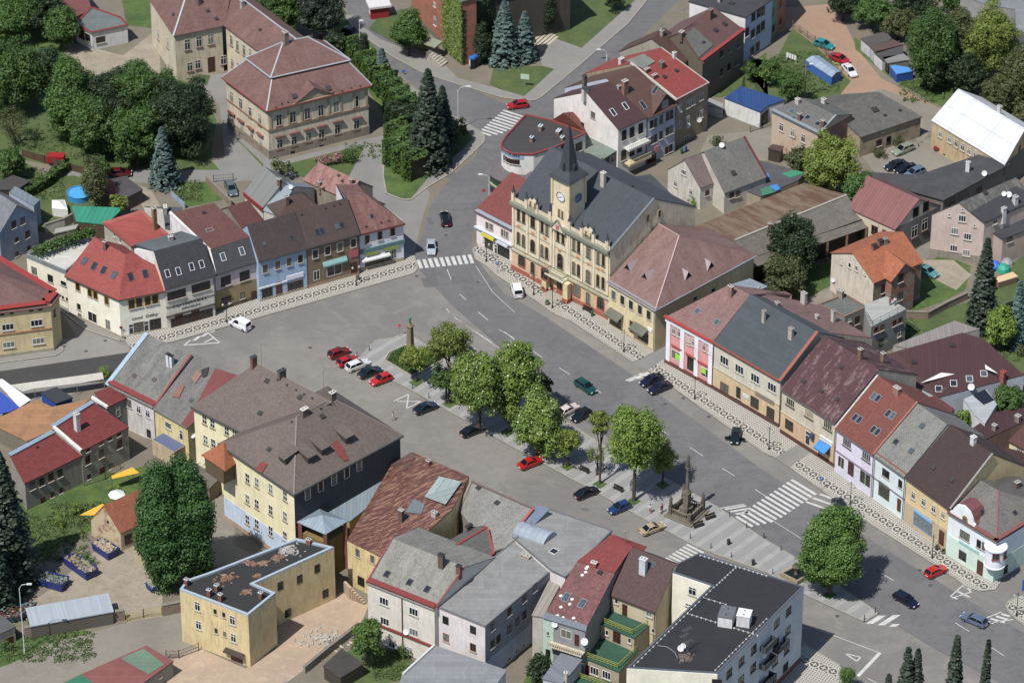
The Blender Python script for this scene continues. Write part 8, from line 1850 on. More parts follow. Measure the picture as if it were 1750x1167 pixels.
for a in(('hatch','#7a1418',580,607,33,-13,'dark red hatchback, first in the row parked at the island tip'),('hatch','#b01a1c',595,621,33,-13,'bright red hatchback between the dark red one and the white one'),('estate','#dcdcda',612,628,33,-13,'white car between a red and a dark green one in the parked row'),('sedan','#12282c',633,640,33,-13,'dark green car between the white and the last red one in the row'),('hatch','#c01e20',651,653,-33,13,'red car facing outwards at the end of the parked row'),('sedan','#142636',728,701,33,-13,'dark blue saloon parked beside the crossed bus-stop marking'),('sedan','#101216',808,740,33,-13,'black saloon parked below the flowering chestnut'),('sedan','#b81c1a',907,795,33,-13,'bright red saloon parked alone below the round chestnut'),('sedan','#12141a',1003,846,33,-13,'black saloon parked below the slender tree'),('hatch','#1f3a66',1058,872,-33,13,'blue hatchback beside the big tree by the column'),('sedan','#b3a183',1115,907,33,-13,'beige old saloon in front of the Marian column'),('hatch','#14202e',793,606,30,-14,'dark blue car half hidden by the two-tiered tree'),('estate','#0f4a46',1001,665,30,20,'teal green estate driving down the square'),('sedan','#141c34',1113,654,-33,14,'navy saloon parked nose-out beside the hatched triangle'),('sedan','#161a2e',1127,667,-33,14,'very dark navy saloon, lower of the two by the hatched triangle'),('hatch','#d8ccc8',972,704,22,-12,'pale car peeping out behind the round chestnut'),('hatch','#12151c',993,714,-30,18,'black hatchback behind the slender tree'),('hatch','#14201f',1257,750,-4,20,'dark hatchback with its doors open by the kerb'),('van','#eceef2',883,500,-5,-17,'white van parked in front of the town hall'),('van','#eceef2',410,559,-26,-12,'white van beside the left mosaic pavement'),('sedan','#a8b4bc',737,427,0,22,'silver car waiting at the upper zebra crossing'),('estate','#0e1014',761,378,-3,-20,'black estate driving away up the street'),('hatch','#a8141c',884,184,-34,4,'red car at the top zebra crossing'),('hatch','#16191f',602,60,24,8,'dark car parked on the road at the top'),('hatch','#d6d080',632,97,20,14,'yellow car behind the slim thujas'),('suv','#1c2230',1434,868,-10,-24,'dark van-like car behind the lone lime tree'),('hatch','#b8161a',1600,980,30,-14,'small red hatchback parked near the mint corner house'),('estate','#10182e',1548,1029,34,20,'navy estate driving past the lower island tip'),('estate','#5c6a80',1664,1063,-32,-14,'silver-blue car near the right edge of the road'),('hatch','#1a8a8c',1409,81,24,8,'turquoise hatchback on the red earth parking'),('sedan','#a8202a',1435,105,24,10,'red saloon on the red earth lane between turquoise and white'),('sedan','#dcdcdc',1452,125,14,16,'white saloon parked by the barrel shed'),('estate','#8a9484',1543,260,-28,12,'faded grey-green old car in the stone barn yard'),('sedan','#1c2230',1530,287,-24,8,'dark blue car, left of three behind the warehouse roof'),('sedan','#14161c',1547,293,-24,8,'black car, middle of three behind the warehouse roof'),
('estate','#5c7488',1562,300,-24,10,'steel blue car, right of three behind the warehouse roof'),('sedan','#4c8a90',1585,468,20,10,'pale turquoise old saloon behind the orange-roofed house'),('estate','#5c6a70',395,327,8,18,'grey car between walls behind the left row'),('hatch','#5a1c20',207,300,28,0,'maroon car parked on the park drive')):car(*a)
# ---------------------------------------------------------------- monuments
tile('rm');stone=plaster('#7d7566',.7,.5);darkst=plaster('#6a6254',.7,.5)
A_,B_2,C_=gp((395,885)),gp((635,985)),gp((820,850));ctr=(A_+C_)/2;u_=(B_2-A_).normalized();v_=V((-u_.y,u_.x,0));hx,hy=(B_2-A_).length/2,(C_-B_2).length/2
t=thing('marian_column','tall stone Marian column with balustrade and corner statues on a stepped base','monument',ctr)
for k,(g_,z0,z1)in enumerate(((.8,.12,.35),(.4,.35,.6))):MB().box(ctr+ZU*(z0+z1)/2,u_*(hx+g_),v_*(hy+g_),ZU*(z1-z0)/2).build('step',stone,t)
def statue(m,c,h,r=.3):m.lathe([(r,0),(r*1.1,h*.1),(r*.8,h*.45),(r*1.05,h*.7),(r*.45,h*.8),(r*.5,h*.9),(r*.1,h)],c,9)
for i,(a,b)in enumerate(((-1,-1),(1,-1),(1,1),(-1,1))):
 c=ctr+u_*hx*a+v_*hy*b+ZU*.6;MB().box(c+ZU*.75,u_*.28,v_*.28,ZU*.75).build('pedestal',darkst,t)
 if i!=1:m=MB();statue(m,c+ZU*1.5,2.1);m.build('statue',darkst,t,smooth=True)
for(a0,a1)in(((-1,-1),(1,-1)),((1,-1),(1,1)),((1,1),(-1,1)),((-1,1),(-1,-1))):
 p,q=[ctr+u_*hx*a+v_*hy*b+ZU*.6 for a,b in(a0,a1)];m=MB().beam(p+ZU*1.05,q+ZU*1.05,.25,.14).beam(p+ZU*.1,q+ZU*.1,.25,.18)
 for i in range(1,9):m.lathe([(.07,.15),(.11,.5),(.06,1.0)],p+(q-p)*i/9,6)
 m.build('balustrade',stone,t)
MB().box(ctr+ZU*1.1,u_*.8,v_*.8,ZU*.5).box(ctr+ZU*2.9,u_*.48,v_*.48,ZU*1.5).box(ctr+ZU*4.5,u_*.6,v_*.6,ZU*.14).build('pedestal',stone,t)
MB().lathe([(.5,4.6),(.52,4.8),(.3,5.1),(.32,5.3),(.28,7.2),(.23,9.0),(.4,9.4),(.42,9.6)],ctr,16).build('column_shaft',stone,t,smooth=True)
m=MB();statue(m,ctr+ZU*9.6,2.6,.34);m.build('statue',darkst,t,smooth=True);m=MB();statue(m,ctr-v_*1.0+u_*.6+ZU*.9,1.9,.35);m.build('statue',darkst,t,smooth=True)
tile('r1');bed=[gp(p,.12)for p in((120,560),(185,462),(375,375),(640,440),(845,570),(460,762))];c=gp((450,570),.12)
t=thing('stone_obelisk','stone obelisk memorial with bronze bird finial inside the flower bed','monument',h2(c));
def tap(m,c,z0,r0,z1,r1,mi=0):vs=[c+u_*a*r0+v_*b*r0+ZU*z0 for a,b in((-1,-1),(1,-1),(1,1),(-1,1))]+[c+u_*a*r1+v_*b*r1+ZU*z1 for a,b in((-1,-1),(1,-1),(1,1),(-1,1))];return m.add(vs,[(0,1,5,4),(1,2,6,5),(2,3,7,6),(3,0,4,7),(4,5,6,7)],mi)
cg=h2(c);sand=plaster('#8c7c62',.75,.4);tap(tap(tap(MB(),cg,.1,1.2,.5,1.1),cg,.5,.75,1.6,.7),cg,1.6,.56,7.4,.36).build('shaft',sand,t);tap(tap(MB(),cg,7.4,.52,7.65,.52),cg,7.65,.34,8.0,.22).build('cap',sand,t)
m=MB();m.lathe([(.12,8.0),(.2,8.2),(.12,8.5),(.26,8.9),(.28,9.2),(.05,9.4)],cg,10);m.build('finial',plain('#5c8a84',.7,.5,.3),t,smooth=True)
t=thing('flower_bed','kerbed diamond-shaped bed of clipped green planting around the obelisk','flower bed',h2(bed[0]));MB().prism([(p.x,p.y)for p in bed],.12,.3).build('soil',G_DIRT,t);m=MB();[m.beam(p+ZU*.15,q+ZU*.15,.22,.3)for p,q in zip(bed,bed[1:]+bed[:1])];m.build('kerb',plaster('#a8a296'),t)
X=[];
for p,q in zip(bed,bed[1:]+bed[:1]):
 n=420;s_=RG.random(n);w_=RG.uniform(.12,.5,n);P0=np.outer(1-s_,np.array(p))+np.outer(s_,np.array(q));P0=P0*(1-w_[:,None])+np.array(c)*w_[:,None];P0[:,2]=.3+.45*RG.random(n);X.append(P0)
X=np.concatenate(X);quads('planting',X,unit(len(X))+[0,0,.7],.15,LM['g'],h2(bed[0]),parent=t,kind='stuff')
tile(16);F=[gp(p,1.0)for p in((128,432),(243,490),(338,432),(232,378))];t=thing('stone_fountain','square stone fountain with dark water and bowl figure beside the lone lime','fountain',h2(F[0]));m=MB();In=inset(F,.3)
for i in range(4):j=(i+1)%4;z=lambda p,h_:V((p.x,p.y,h_));m.add([z(F[i],.1),z(F[j],.1),z(F[j],1),z(F[i],1),z(In[i],.4),z(In[j],.4),z(In[j],1),z(In[i],1)],[(0,1,2,3),(3,2,6,7),(5,4,7,6)])
m.build('basin',plaster('#a8987c',.75,.4),t);MB().poly([V((p.x,p.y,.75))for p in In]).build('water',plain('#16261f',.7,.05),t);fc=sum((h2(p)for p in F),V((0,0,0)))/4
MB().lathe([(.45,.5),(.3,.9),(.18,1.6),(.2,1.9),(.65,2.2),(.7,2.3),(.3,2.25),(.12,2.5),(.2,2.8),(.04,3.1)],fc,14).build('bowl',darkst,t,smooth=True)
# ---------------------------------------------------------------- lamps, bollards, benches, signs
blk=plain('#202224',.7);wht=plain('#d4d6d6',.8,.4)
tile(0);L0=None
for i,(x,y,lb)in enumerate(((831,447,'in front of the small pink-white shop'),(912,504,'left of the town hall porch'),(944,526,'right of the town hall porch'),(1066,601,'in front of the yellow hipped house'),(1187,682,'in front of the bright pink house'),(1314,768,'where the cream and ochre house ends'),(1453,862,'in front of the lilac and mint houses'),(1593,953,'in front of the light blue shopfront'),(1737,1052,'on the mosaic corner at the right edge'),(609,488,'in front of the taupe house'),(388,551,'behind the white van on the left pavement'))):
 if L0 is None:
  L0=thing('street_lamp','','street lamp');MB().lathe([(.16,0),(.14,.5),(.07,.6),(.05,4.3),(.09,4.4),(.02,4.7)],(0,0,0),8).build('pole',blk,L0);MB().tube([(-.6,0,4.0),(-.45,0,4.35),(0,0,4.1),(.45,0,4.35),(.6,0,4.0)],.03,5).build('arm',blk,L0)
  for s_ in(-1,1):MB().lathe([(.05,3.55),(.17,3.65),(.2,3.85),(.08,4.05)],(.6*s_,0,0),8).build('lantern',plain('#b8b4a4',.8,.3),L0)
  L=L0;kids=list(L0.children)
 else:
  L=L0.copy();COL.objects.link(L)
  for k in kids:q=k.copy();q.parent=L;COL.objects.link(q)
 L.location=gp((x,y),.12);L.rotation_euler.z=R(-35)if x>700 else R(20);tag(L,'black twin-headed lamp '+lb,'street lamp','black twin-headed street lamps')
for x,y,hx_,hy_,lb in((836,344,823,297,'beside the restaurant bulge'),(783,224,799,147,'on the hedge island by the zebra crossing'),(1037,104,1025,84,'behind the red-roofed house at the top'),(42,1115,48,996,'in the yard at the bottom left'),(616,112,616,34,'beside the slim thujas')):
 b=gp((x,y));hh=hgt((x,hy_),y);t=thing('street_lamp','tall white lamp post '+lb,'street lamp',b,'tall white lamp posts');e=gp((hx_,hy_),hh);e=V((e.x,b.y-.2,hh));d=h2(e-b);tp_=b+ZU*(hh-1)
 MB().tube([b,b+ZU*1,tp_,tp_+ZU*.7+d*.3,e],[.12,.09,.06,.05,.04],7).build('pole',wht,t);MB().box(e+d.normalized()*.2 if d.length>.2 else e,(.38,0,0),(0,.16,0),(0,0,.08)).build('lamp_head',wht,t)
BP=[tuple(TT(15,[(1242,205,1380,270),(1515,330,1505,60),(1618,135,1732,205)])[i][j:j+2])for i in range(3)for j in(0,2)]+[tuple(TT(16,[(20,200,135,285),(80,440,760,695),(688,745,80,440)])[i][j:j+2])for i,j in((0,0),(0,2),(1,0),(1,2),(2,0))]+[(705,664),(733,680),(631,599),(610,610)]
for i,(x,y)in enumerate(BP):
 t=thing('bollard','thin dark metal bollard along the edge of the paved island','bollard',gp((x,y),.12),'bollards of the paved island')
 if not i:bm=MB().lathe([(.08,0),(.06,.9),(.08,.95),(.03,1.05)],(0,0,0),7).mesh('post',blk)
 o=bpy.data.objects.new('post',bm);COL.objects.link(o);o.parent=t
for x,y,a,lb in((998,806,-38,'left of the slender tree'),(1056,838,-38,'between the slender and the big green tree'),(1194,900,30,'beside the column steps, nearer the zebra'),(1214,886,30,'beside the column steps, nearer the roadway'),(1003,532,-38,'against the red plinth of the town hall')):
 t=thing('park_bench','dark bench '+lb,'bench',gp((x,y),.12),'dark benches',R(a));wd=plain('#2e2620')
 for n_,z_,b_ in(('seat',.45,0),('backrest',.75,1)):q=MB();(q.bx(-.95,.95,-.22,.22,.42,.48)if not b_ else q.bx(-.95,.95,.2,.26,.55,.92));o=bpy.data.objects.new(n_,q.mesh(n_,wd));COL.objects.link(o);o.parent=t
 for s_ in(-.75,.75):o=bpy.data.objects.new('leg',MB().bx(s_-.05,s_+.05,-.2,.25,0,.42).mesh('leg',blk));COL.objects.link(o);o.parent=t
def sgn(lb,x,y,h_,face,w=.6,hh=.6,rz=0,rnd=False,txt=None):
 t=thing('road_sign',lb,'road sign',gp((x,y)),None,R(rz));
 def ad(n_,me):o=bpy.data.objects.new(n_,me);COL.objects.link(o);o.parent=t
 ad('post',MB().tube([(0,0,0),(0,0,h_)],.04,6).mesh('post',plain('#9a9c9e')));m=MB()
 if rnd:m.add([(w/2*math.cos(i*.4488),-.06,h_+w/2*math.sin(i*.4488))for i in range(14)],[tuple(range(14))])
 else:m.bx(-w/2,w/2,-.07,-.04,h_-hh/2,h_+hh/2)
 ad('plate',m.mesh('plate',plain(face,.8)))
 if txt:me=textmesh(txt,.5,True);me.materials.append(plain('#e8e8e8'));o=bpy.data.objects.new('lettering',me);COL.objects.link(o);o.parent=t;o.location=(0,-.09,h_)
sgn('round red and white sign at the upper island tip',683,576,2.5,'#c85050',rnd=True);sgn('blue parking sign on the pavement by the white van and town hall',850,468,2.3,'#2f62b8',txt='P');sgn('blue sign post beside the long zebra crossing',1403,838,2.5,'#3060b0',txt='P');sgn('round no-entry sign by the cream corner house',208,579,2.4,'#8a2a2a',rnd=True);sgn('blue board with white text at the right edge',1749,1020,2.4,'#2450a8',.7,2.2)
sgn('red and white warning sign by the restaurant lamp',827,346,2.6,'#a83a4a');sgn('green and white notice board on the small lawn',897,150,2.4,'#b8d0b8',1.6,1.1,-10);sgn('blue handicapped parking marker post by the kerb',690,128,.8,'#3a6ab8')
# ---------------------------------------------------------------- people
def person(lb,x,y,top,legs,pose='stand',z=.12,face=0,hair='#3a2c22',sc=1.0):
 t=thing('person',lb,'person',gp((x,y),z),None,R(face));t.scale=(sc,)*3;w_=pose=='walk';f=.28 if w_ else.03;me=bpy.data.meshes.new('body')
 J=[(0,0,.95),(0,0,1.2),(0,0,1.42),(0,-.01,1.52),(0,-.02,1.68),(.1,0,.9),(.11,-f*.6,.5),(.11,-f,.08),(.11,-f-.16,.04),(-.1,0,.9),(-.11,f*.3,.5),(-.11,f,.1),(-.11,f-.14,.04),(.2,0,1.4),(.26,.05+f*.3,1.14),(.26,-.08+f*.6,.9),(-.2,0,1.4),(-.26,-f*.3,1.14),(-.26,-.08-f*.8,.92)]
 E=[(0,1),(1,2),(2,3),(3,4),(0,5),(5,6),(6,7),(7,8),(0,9),(9,10),(10,11),(11,12),(2,13),(13,14),(14,15),(2,16),(16,17),(17,18)];rr=[.15,.14,.15,.06,.11,.1,.07,.05,.045,.1,.07,.05,.045,.07,.045,.035,.07,.045,.035]
 me.from_pydata(J,E,[]);o=bpy.data.objects.new('body',me);COL.objects.link(o);sk=o.modifiers.new('Skin','SKIN');o.modifiers.new('Sub','SUBSURF').levels=1;me.skin_vertices[0].data[0].use_root=True
 for i,r_ in enumerate(rr):me.skin_vertices[0].data[i].radius=(r_,r_*(.8 if i<3 else 1))
 dg=bpy.context.evaluated_depsgraph_get();m2=bpy.data.meshes.new_from_object(o.evaluated_get(dg));bpy.data.objects.remove(o);o=bpy.data.objects.new('body',m2);COL.objects.link(o);o.parent=t;m2.materials.clear();[m2.materials.append(plain(c_,.75))for c_ in('#c89a80',top,legs)]
 for p in m2.polygons:c_=p.center;p.material_index=2 if.09<c_.z<.97 and abs(c_.x)<.22 else 1 if c_.z<1.47 and c_.z>1.05 else 0;p.use_smooth=True
 hm=MB().lathe([(.11,1.66),(.125,1.72),(.1,1.8),(.03,1.84)],(0,.02,0),10).mesh('hair',plain(hair),smooth=True);h_=bpy.data.objects.new('hair',hm);COL.objects.link(h_);h_.parent=t
 fn=MB().box((0,-.13,1.64),(.015,0,0),(0,.02,0),(0,0,.02)).mesh('nose',plain('#c08a70'));n_=bpy.data.objects.new('nose',fn);COL.objects.link(n_);n_.parent=t
person('person in a pale shirt and light trousers striding across the lower roadway',672,719,'#d8d0c0','#b8a890','walk',0,60);person('person in a dark top and light blue jeans standing under the chestnuts',734,664,'#241c24','#8aa4c8',face=20);person('child in dark clothes beside the person in blue jeans',741,661,'#3a3a34','#4a4438',sc=.65)
person('person in a white and blue top and red trousers left of the column',1111,876,'#c8d4e8','#c83a44','walk',face=-20);person('person in a dark maroon top and black trousers facing the column',1131,876,'#5a1c24','#1c1c20',face=30);person('small child in white beside the person in maroon',1128,879,'#e0dcd8','#c8c0b8',sc=.6)
person('person leaning on the roof terrace railing, in red',1521,522,'#a82c34','#2c2c34',z=7.0,face=20);person('person in white with dark trousers on the roof terrace',1529,522,'#d8d8d8','#22242c',z=7.0,face=-10);person('person with a red top sitting by the round chestnut',918,780,'#b02a30','#2a2a30')
# ---------------------------------------------------------------- yards
def skip(lb,pts,h_,fill,c_='#24347a'):
 P=[gp(p,h_)for p in pts];t=thing('waste_skip',lb,'skip',h2(P[0]),'waste skips in the yard');m=MB();I_=inset(P,.1);
 for i in range(4):j=(i+1)%4;z=lambda p,k:V((p.x,p.y,k));m.add([z(P[i]*.94+P[(i+2)%4]*.06,.1),z(P[j]*.94+P[(j+2)%4]*.06,.1),z(P[j],h_),z(P[i],h_),z(I_[i],.3),z(I_[j],.3),z(I_[j],h_),z(I_[i],h_)],[(0,1,2,3),(3,2,6,7),(5,4,7,6)]);
 m.build('bin',plain(c_,.75,.5),t);MB().poly([V((p.x,p.y,h_*.75))for p in I_]).build('fill',plain('#5a5044'),t);m=MB();rnd=random.Random(len(lb));c0=P[0];ea,eb=P[1]-P[0],P[3]-P[0]
 for i in range(150):c=c0+ea*rnd.uniform(.06,.94)+eb*rnd.uniform(.08,.92)+ZU*(rnd.random()*.35-.25);s_=rnd.uniform(.1,.3);M_=Matrix.Rotation(rnd.uniform(0,3),3,'Z')@Matrix.Rotation(rnd.uniform(0,1.2),3,'X');m.box(c,M_@V((s_,0,0)),M_@V((0,s_*.6,0)),M_@V((0,0,s_*.4)),rnd.choice((0,0,1)))
 o=m.build('rubble',[plain(fill),plain('#8a8a84')],t);o['kind']='stuff'
tile(13);skip('blue skip heaped with pale rubble against the brick barn gable',((605,235),(715,310),(800,268),(680,195)),1.5,'#b8a48c');skip('blue skip with mixed scrap in the middle of the yard',((410,325),(570,440),(655,400),(500,300)),1.6,'#9a8a6a');skip('blue skip in the shade of the huge spruce',((240,470),(410,520),(462,455),(300,420)),1.5,'#5a6a64');skip('blue skip of broken glass beside the tall columnar trees',((962,498),(1000,535),(1110,510),(1100,450)),1.2,'#a8ac98');skip('long light blue and rusty skip at the left edge',((-60,680),(-60,760),(150,700),(250,620)),1.5,'#5a3428','#6a8a9c')
def wall(lb,pts,h_,mat,w=.35,name='garden_wall',cat='wall'):
 P=[gp(p)for p in pts];t=thing(name,lb,cat,P[0]);m=MB();[m.box((a+b)/2+ZU*h_/2,(b-a)/2,V((-(b-a).y,(b-a).x,0)).normalized()*w/2,ZU*h_/2)for a,b in zip(P,P[1:])];m.build('masonry',mat,t);m=MB();[m.beam(a+ZU*(h_+.04),b+ZU*(h_+.04),w+.12,.1)for a,b in zip(P,P[1:])];m.build('coping',plaster('#8a8478',.7),t)
def fence(lb,pts,h_,c_='#5a4636',solid=True,name='garden_fence',cat='fence'):
 P=[gp(p)for p in pts];t=thing(name,lb,cat,P[0])
 for a,b in zip(P,P[1:]):
  n_=max(1,int((b-a).length/2.2));m=MB()
  if solid:m.beam(a+ZU*h_*.5,b+ZU*h_*.5,.06,h_*.9)
  else:[m.beam(a+ZU*h_*k,b+ZU*h_*k,.04)for k in(.1,.5,.95)];[m.beam(a+(b-a)*i/(n_*8),a+(b-a)*i/(n_*8)+ZU*h_,.03)for i in range(n_*8)]
  m.build('panel',plain(c_),t);[MB().beam(a+(b-a)*i/n_,a+(b-a)*i/n_+ZU*(h_+.1),.12).build('post',plain(c_,.5),t)for i in range(n_+1)]
st_=ruin('#8f7f6f','#8a6a5a',lo=.4,hi=.6);wall('crumbling brick and stone wall in front of the corrugated lean-to',((165,860),(830,742)),1.9,st_,.5);wall('short stone wall between the yellow gate and the yellow building',((1080,715),(1200,690)),2.0,st_,.5);fence('yellow double gate of the waste yard',((845,755),(955,730),(1075,715)),1.6,'#c8b040',False,'yard_gate','gate');fence('rust-red sliding gate behind the garages',((1105,1000),(1190,1000),(1320,950)),1.5,'#5c2422',False,'yard_gate','gate')
tile(14);wall('long low concrete wall between sandy courtyard and garden',((350,1100),(520,960),(715,810)),1.3,plaster('#8a857c'),.4);rubble(None,(500,880),150,2.2,plain('#b8b0a4'),.3,name='stone_heap')['kind']='stuff'
t=thing('garden_steps','worn stone stairs beside the mossy-roofed house','steps',gp((700,600)))
for i in range(7):c=gp((640+15*i,585+6*i));MB().box(c+ZU*(2.2-i*.3)/2,(.2,.1,0),(-.5,.9,0),ZU*(2.2-i*.3)/2).build('step',plaster('#b09a80'),t)
tile(1);fence('brown board fence along the park drive',((150,1040),(300,1085),(560,1160)),1.6);t=thing('box_trailer','red box trailer parked at the end of the park drive','trailer',gp((375,1080)));c=gp((375,1085));MB().box(c+ZU*1.1,(1.5,-.1,0),(.06,.8,0),ZU*.7).build('body',plain('#a01c20'),t);[MB().box(c+V((x,-.85,.3)),(.3,0,0),(0,.08,0),(0,0,.3)).build('wheel',blk,t)for x in(-.8,.8)]
tile(5);wall('pale garden wall with gate posts beside the grey car',((1372,85),(1540,250)),1.3,plaster('#8a7a6a'),.3);fence('rusty iron gate across the drive behind the left row',((1420,85),(1550,75)),1.5,'#4a3a34',False,'yard_gate','gate');fence('blue-white boards leaning along the little garden',((1140,180),(1230,260)),1.3,'#9ab0c4');wall('white pillars and wall of the sunken garden',((300,420),(430,380),(500,340)),1.8,plaster('#c0bcb0'),.3)
t=thing('swimming_pool','round blue garden pool with a ladder','swimming pool',gp((528,180)));c=gp((528,185));MB().lathe([(2.1,0),(2.1,1.1),(2.2,1.15),(2.0,1.15),(2.0,.95)],c,28).build('pool_wall',plain('#2f86c0',.85),t);MB().add([c+V((2.0*math.cos(i*.2244),2.0*math.sin(i*.2244),1.0))for i in range(28)],[tuple(range(28))]).build('water',plain('#4aa0d8',.85,.05),t)
t=thing('garden_tent','white garden tent beside the pool','tent',gp((390,300)));P=[gp(p,1.6)for p in((345,205),(345,260),(450,270),(430,205))];MB().prism([(p.x,p.y)for p in P],0,1.7).build('tent_cloth',plain('#d8d8d4',.85),t);MB().slab(P+[sum(P,V((0,0,0)))/4+ZU*.8],[[0,1,4],[1,2,4],[2,3,4],[3,0,4]],.05).build('tent_roof',plain('#dcdcd8',.85),t)
H=lean('garden_shed','dark flat-roofed shed behind the pale blue gabled house','shed',[(0,130),(115,130),(195,75),(85,38),(0,80)],[2.6]*5,plain('#4a3a30'),bitumen('#4a4644'));H=lean('garden_shed','grey lean-to carport beside the grocery terrace','shed',[(365,420),(500,390),(515,365),(370,395)],[2.8]*4,plaster('#7a756c'),bitumen('#a8a69e'))
tile(2)
for i,(x,y)in enumerate(((1465,455),(1495,440))):
 t=thing('phone_booth',('front' if not i else 'rear')+' blue-roofed phone booth by the ivy-clad corner','phone booth',gp((x,y)),'phone booths');c=gp((x,y));MB().box(c+ZU*1.1,(.42,.1,0),(-.1,.42,0),ZU*1.1).build('cabin',plain('#1c2430',.7,.1),t);MB().box(c+ZU*2.3,(.5,.12,0),(-.12,.5,0),ZU*.16).build('hood',plain('#2a6ab8',.8),t);MB().box(c+V((-.44,-.1,1.3)),(.02,0,0),(-.1,.4,0),ZU*.7).build('poster',plain('#e0e0e4',.85),t)
t=thing('market_kiosk','small red kiosk with white fascia at the top edge','kiosk',gp((840,120)));c=gp((845,105));MB().box(c+ZU*1.3,(1.7,.4,0),(-.3,1.2,0),ZU*1.3).build('cabin',plain('#a02830'),t);MB().box(c+ZU*2.7,(2.1,.5,0),(-.4,1.6,0),ZU*.22).build('fascia',plain('#c8c4c4',.85),t);MB().box(c+V((-1.75,-.5,1.3)),(.03,0,0),(-.12,.5,0),ZU*.6).build('window',plain('#dcdcdc',.85),t)
t=thing('entrance_porch','stone entrance stairs with ivy-topped canopy at the brick building','steps',gp((1230,390)));[MB().box(gp((1190+14*i,385+8*i))+ZU*(1.6-.2*i)/2,(.3,-.2,0),(.6,.9,0),ZU*(1.6-.2*i)/2).build('step',plaster('#a8a294'),t)for i in range(7)];c=gp((1200,285),3.2);MB().box(gp((1200,285),3.2),(1.3,-.8,0),(.7,1.1,0),ZU*.12).build('canopy',plaster('#8a9078'),t)
tile(3);t=thing('plaza_steps','broad pale steps between lawn and dark yews','steps',gp((240,290)));[MB().box(gp((215+18*i,250+9*i))+ZU*.1*(6-i)/2,(.25,-.12,0),(1.6,2.6,0),ZU*.1*(6-i)/2+ZU*.06).build('step',plaster('#b8b09c'),t)for i in range(6)]
def laundry(lb,a,b,h_,cols):
 A,B=gp(a),gp(b);t=thing('washing_line',lb,'laundry',A);MB().beam(A,A+ZU*h_,.07).beam(A+ZU*h_,B+ZU*h_,.03).beam(B,B+ZU*h_,.07).build('line',wht,t);n_=len(cols)
 for i,c_ in enumerate(cols):p,q=A+(B-A)*(i+.1)/n_,A+(B-A)*(i+.85)/n_;MB().slab([p+ZU*(h_-1.1),q+ZU*(h_-1.0)+V((0,.08,0)),q+ZU*h_,p+ZU*h_],[[0,1,2,3]],.03).build('garment',plain(c_,.85),t)
laundry('white sheets on a line in the garden',(1467,385,3),(1530,415,3),1.7,['#e8e8ea']*4)if 0 else laundry('white sheets drying in the garden by the barrel shed',(170,400,4),(235,425,4),1.7,['#e8e8ea']*4)
tile(4)
for lb,x,y,h_ in(('wooden utility pole in the garden by the old pinkish house',292,660,8),('concrete utility pole with lamp by the white hall roof',1300,610,7)):t=thing('utility_pole',lb,'utility pole',gp((x,y)));c=gp((x,y));MB().tube([c,c+ZU*h_],[.16,.1],7).build('pole',plaster('#8a8478'),t);MB().beam(c+ZU*(h_-1)-V((.8,0,0)),c+ZU*(h_-1)+V((.8,0,0)),.12).build('cross_arm',blk,t);MB().box(c+V((.9,-.3,h_-.2)),(.35,0,0),(0,.15,0),(0,0,.08)).build('lamp_head',wht,t)
t=thing('farm_machine','turquoise tank machine with red parts beside the ochre hall','machine',gp((1255,1030)));c=gp((1255,1030));MB().tube([c+V((-1.3,.8,1)),c+V((-.9,.6,1)),c+V((.8,-.6,1)),c+V((1.2,-.9,1))],[.3,.7,.7,.3],12).build('tank',plain('#1c9a80'),t);MB().box(c+V((-2,1.2,.7)),(.7,-.3,0),(.2,.4,0),ZU*.3).build('frame',plain('#8a2a2c'),t);[MB().lathe([(.4,-.1),(.4,.1)],c+V((x,y,.4)),12).build('wheel',blk,t)for x,y in((-.8,-.2),(.9,-1.2))]
fence('wire fence along the red earth parking',((210,185),(360,290),(470,405)),1.5,'#6a6a64',False);fence('thin fence between the lane and the paved yard',((-70,880),(10,855),(100,820)),1.2,'#5a5a54',False);tile(8);wall('low brick wall with rubble top behind the flat-roofed building',((965,985),(1110,990),(1240,920),(1370,860)),1.4,st_,.4);t=thing('wood_pile','stack of firewood and boards on the lawn by the tall spruce','wood pile',gp((1620,760)));c=gp((1625,755));MB().box(c+ZU*.6,(1.7,.9,0),(-.4,.7,0),ZU*.6).build('logs',brick('#7a5c48'),t);MB().box(c+ZU*1.25,(1.8,.95,0),(-.4,.7,0),ZU*.05).build('board',plain('#d0b48c',.8),t)
t=thing('tarpaulin_heap','heap under blue and green tarpaulins beside the tall spruce','tarpaulin',gp((1585,650)));c=gp((1580,660));[MB().lathe([(1.3,0),(1.1,.7),(.5,1.2),(.05,1.3)],c+V((x,y,0)),9).build('tarpaulin',plain(c_,.8),t)for x,y,c_ in((-.7,.6,'#3a6ac8'),(.8,-.4,'#2a9a7c'),(1.6,1.4,'#8a8a8c'))]
tile(12);fence('wooden board fence behind the backyard trees',((1600,320),(1760,270)),1.8,'#8a6a3c');tile(9);fence('wire fence along the vegetable garden',((560,975),(700,930),(800,860)),1.2,'#6a6a60',False)
t=thing('garden_parasol','white parasol by the orange-tiled barn','parasol',gp((780,1090)));c=gp((780,1095));MB().lathe([(1.4,2.0),(.1,2.6)],c,8).build('canopy',plain('#d8dcdc',.85),t);MB().beam(c,c+ZU*2.2,.06).build('pole',wht,t)
tile(10);
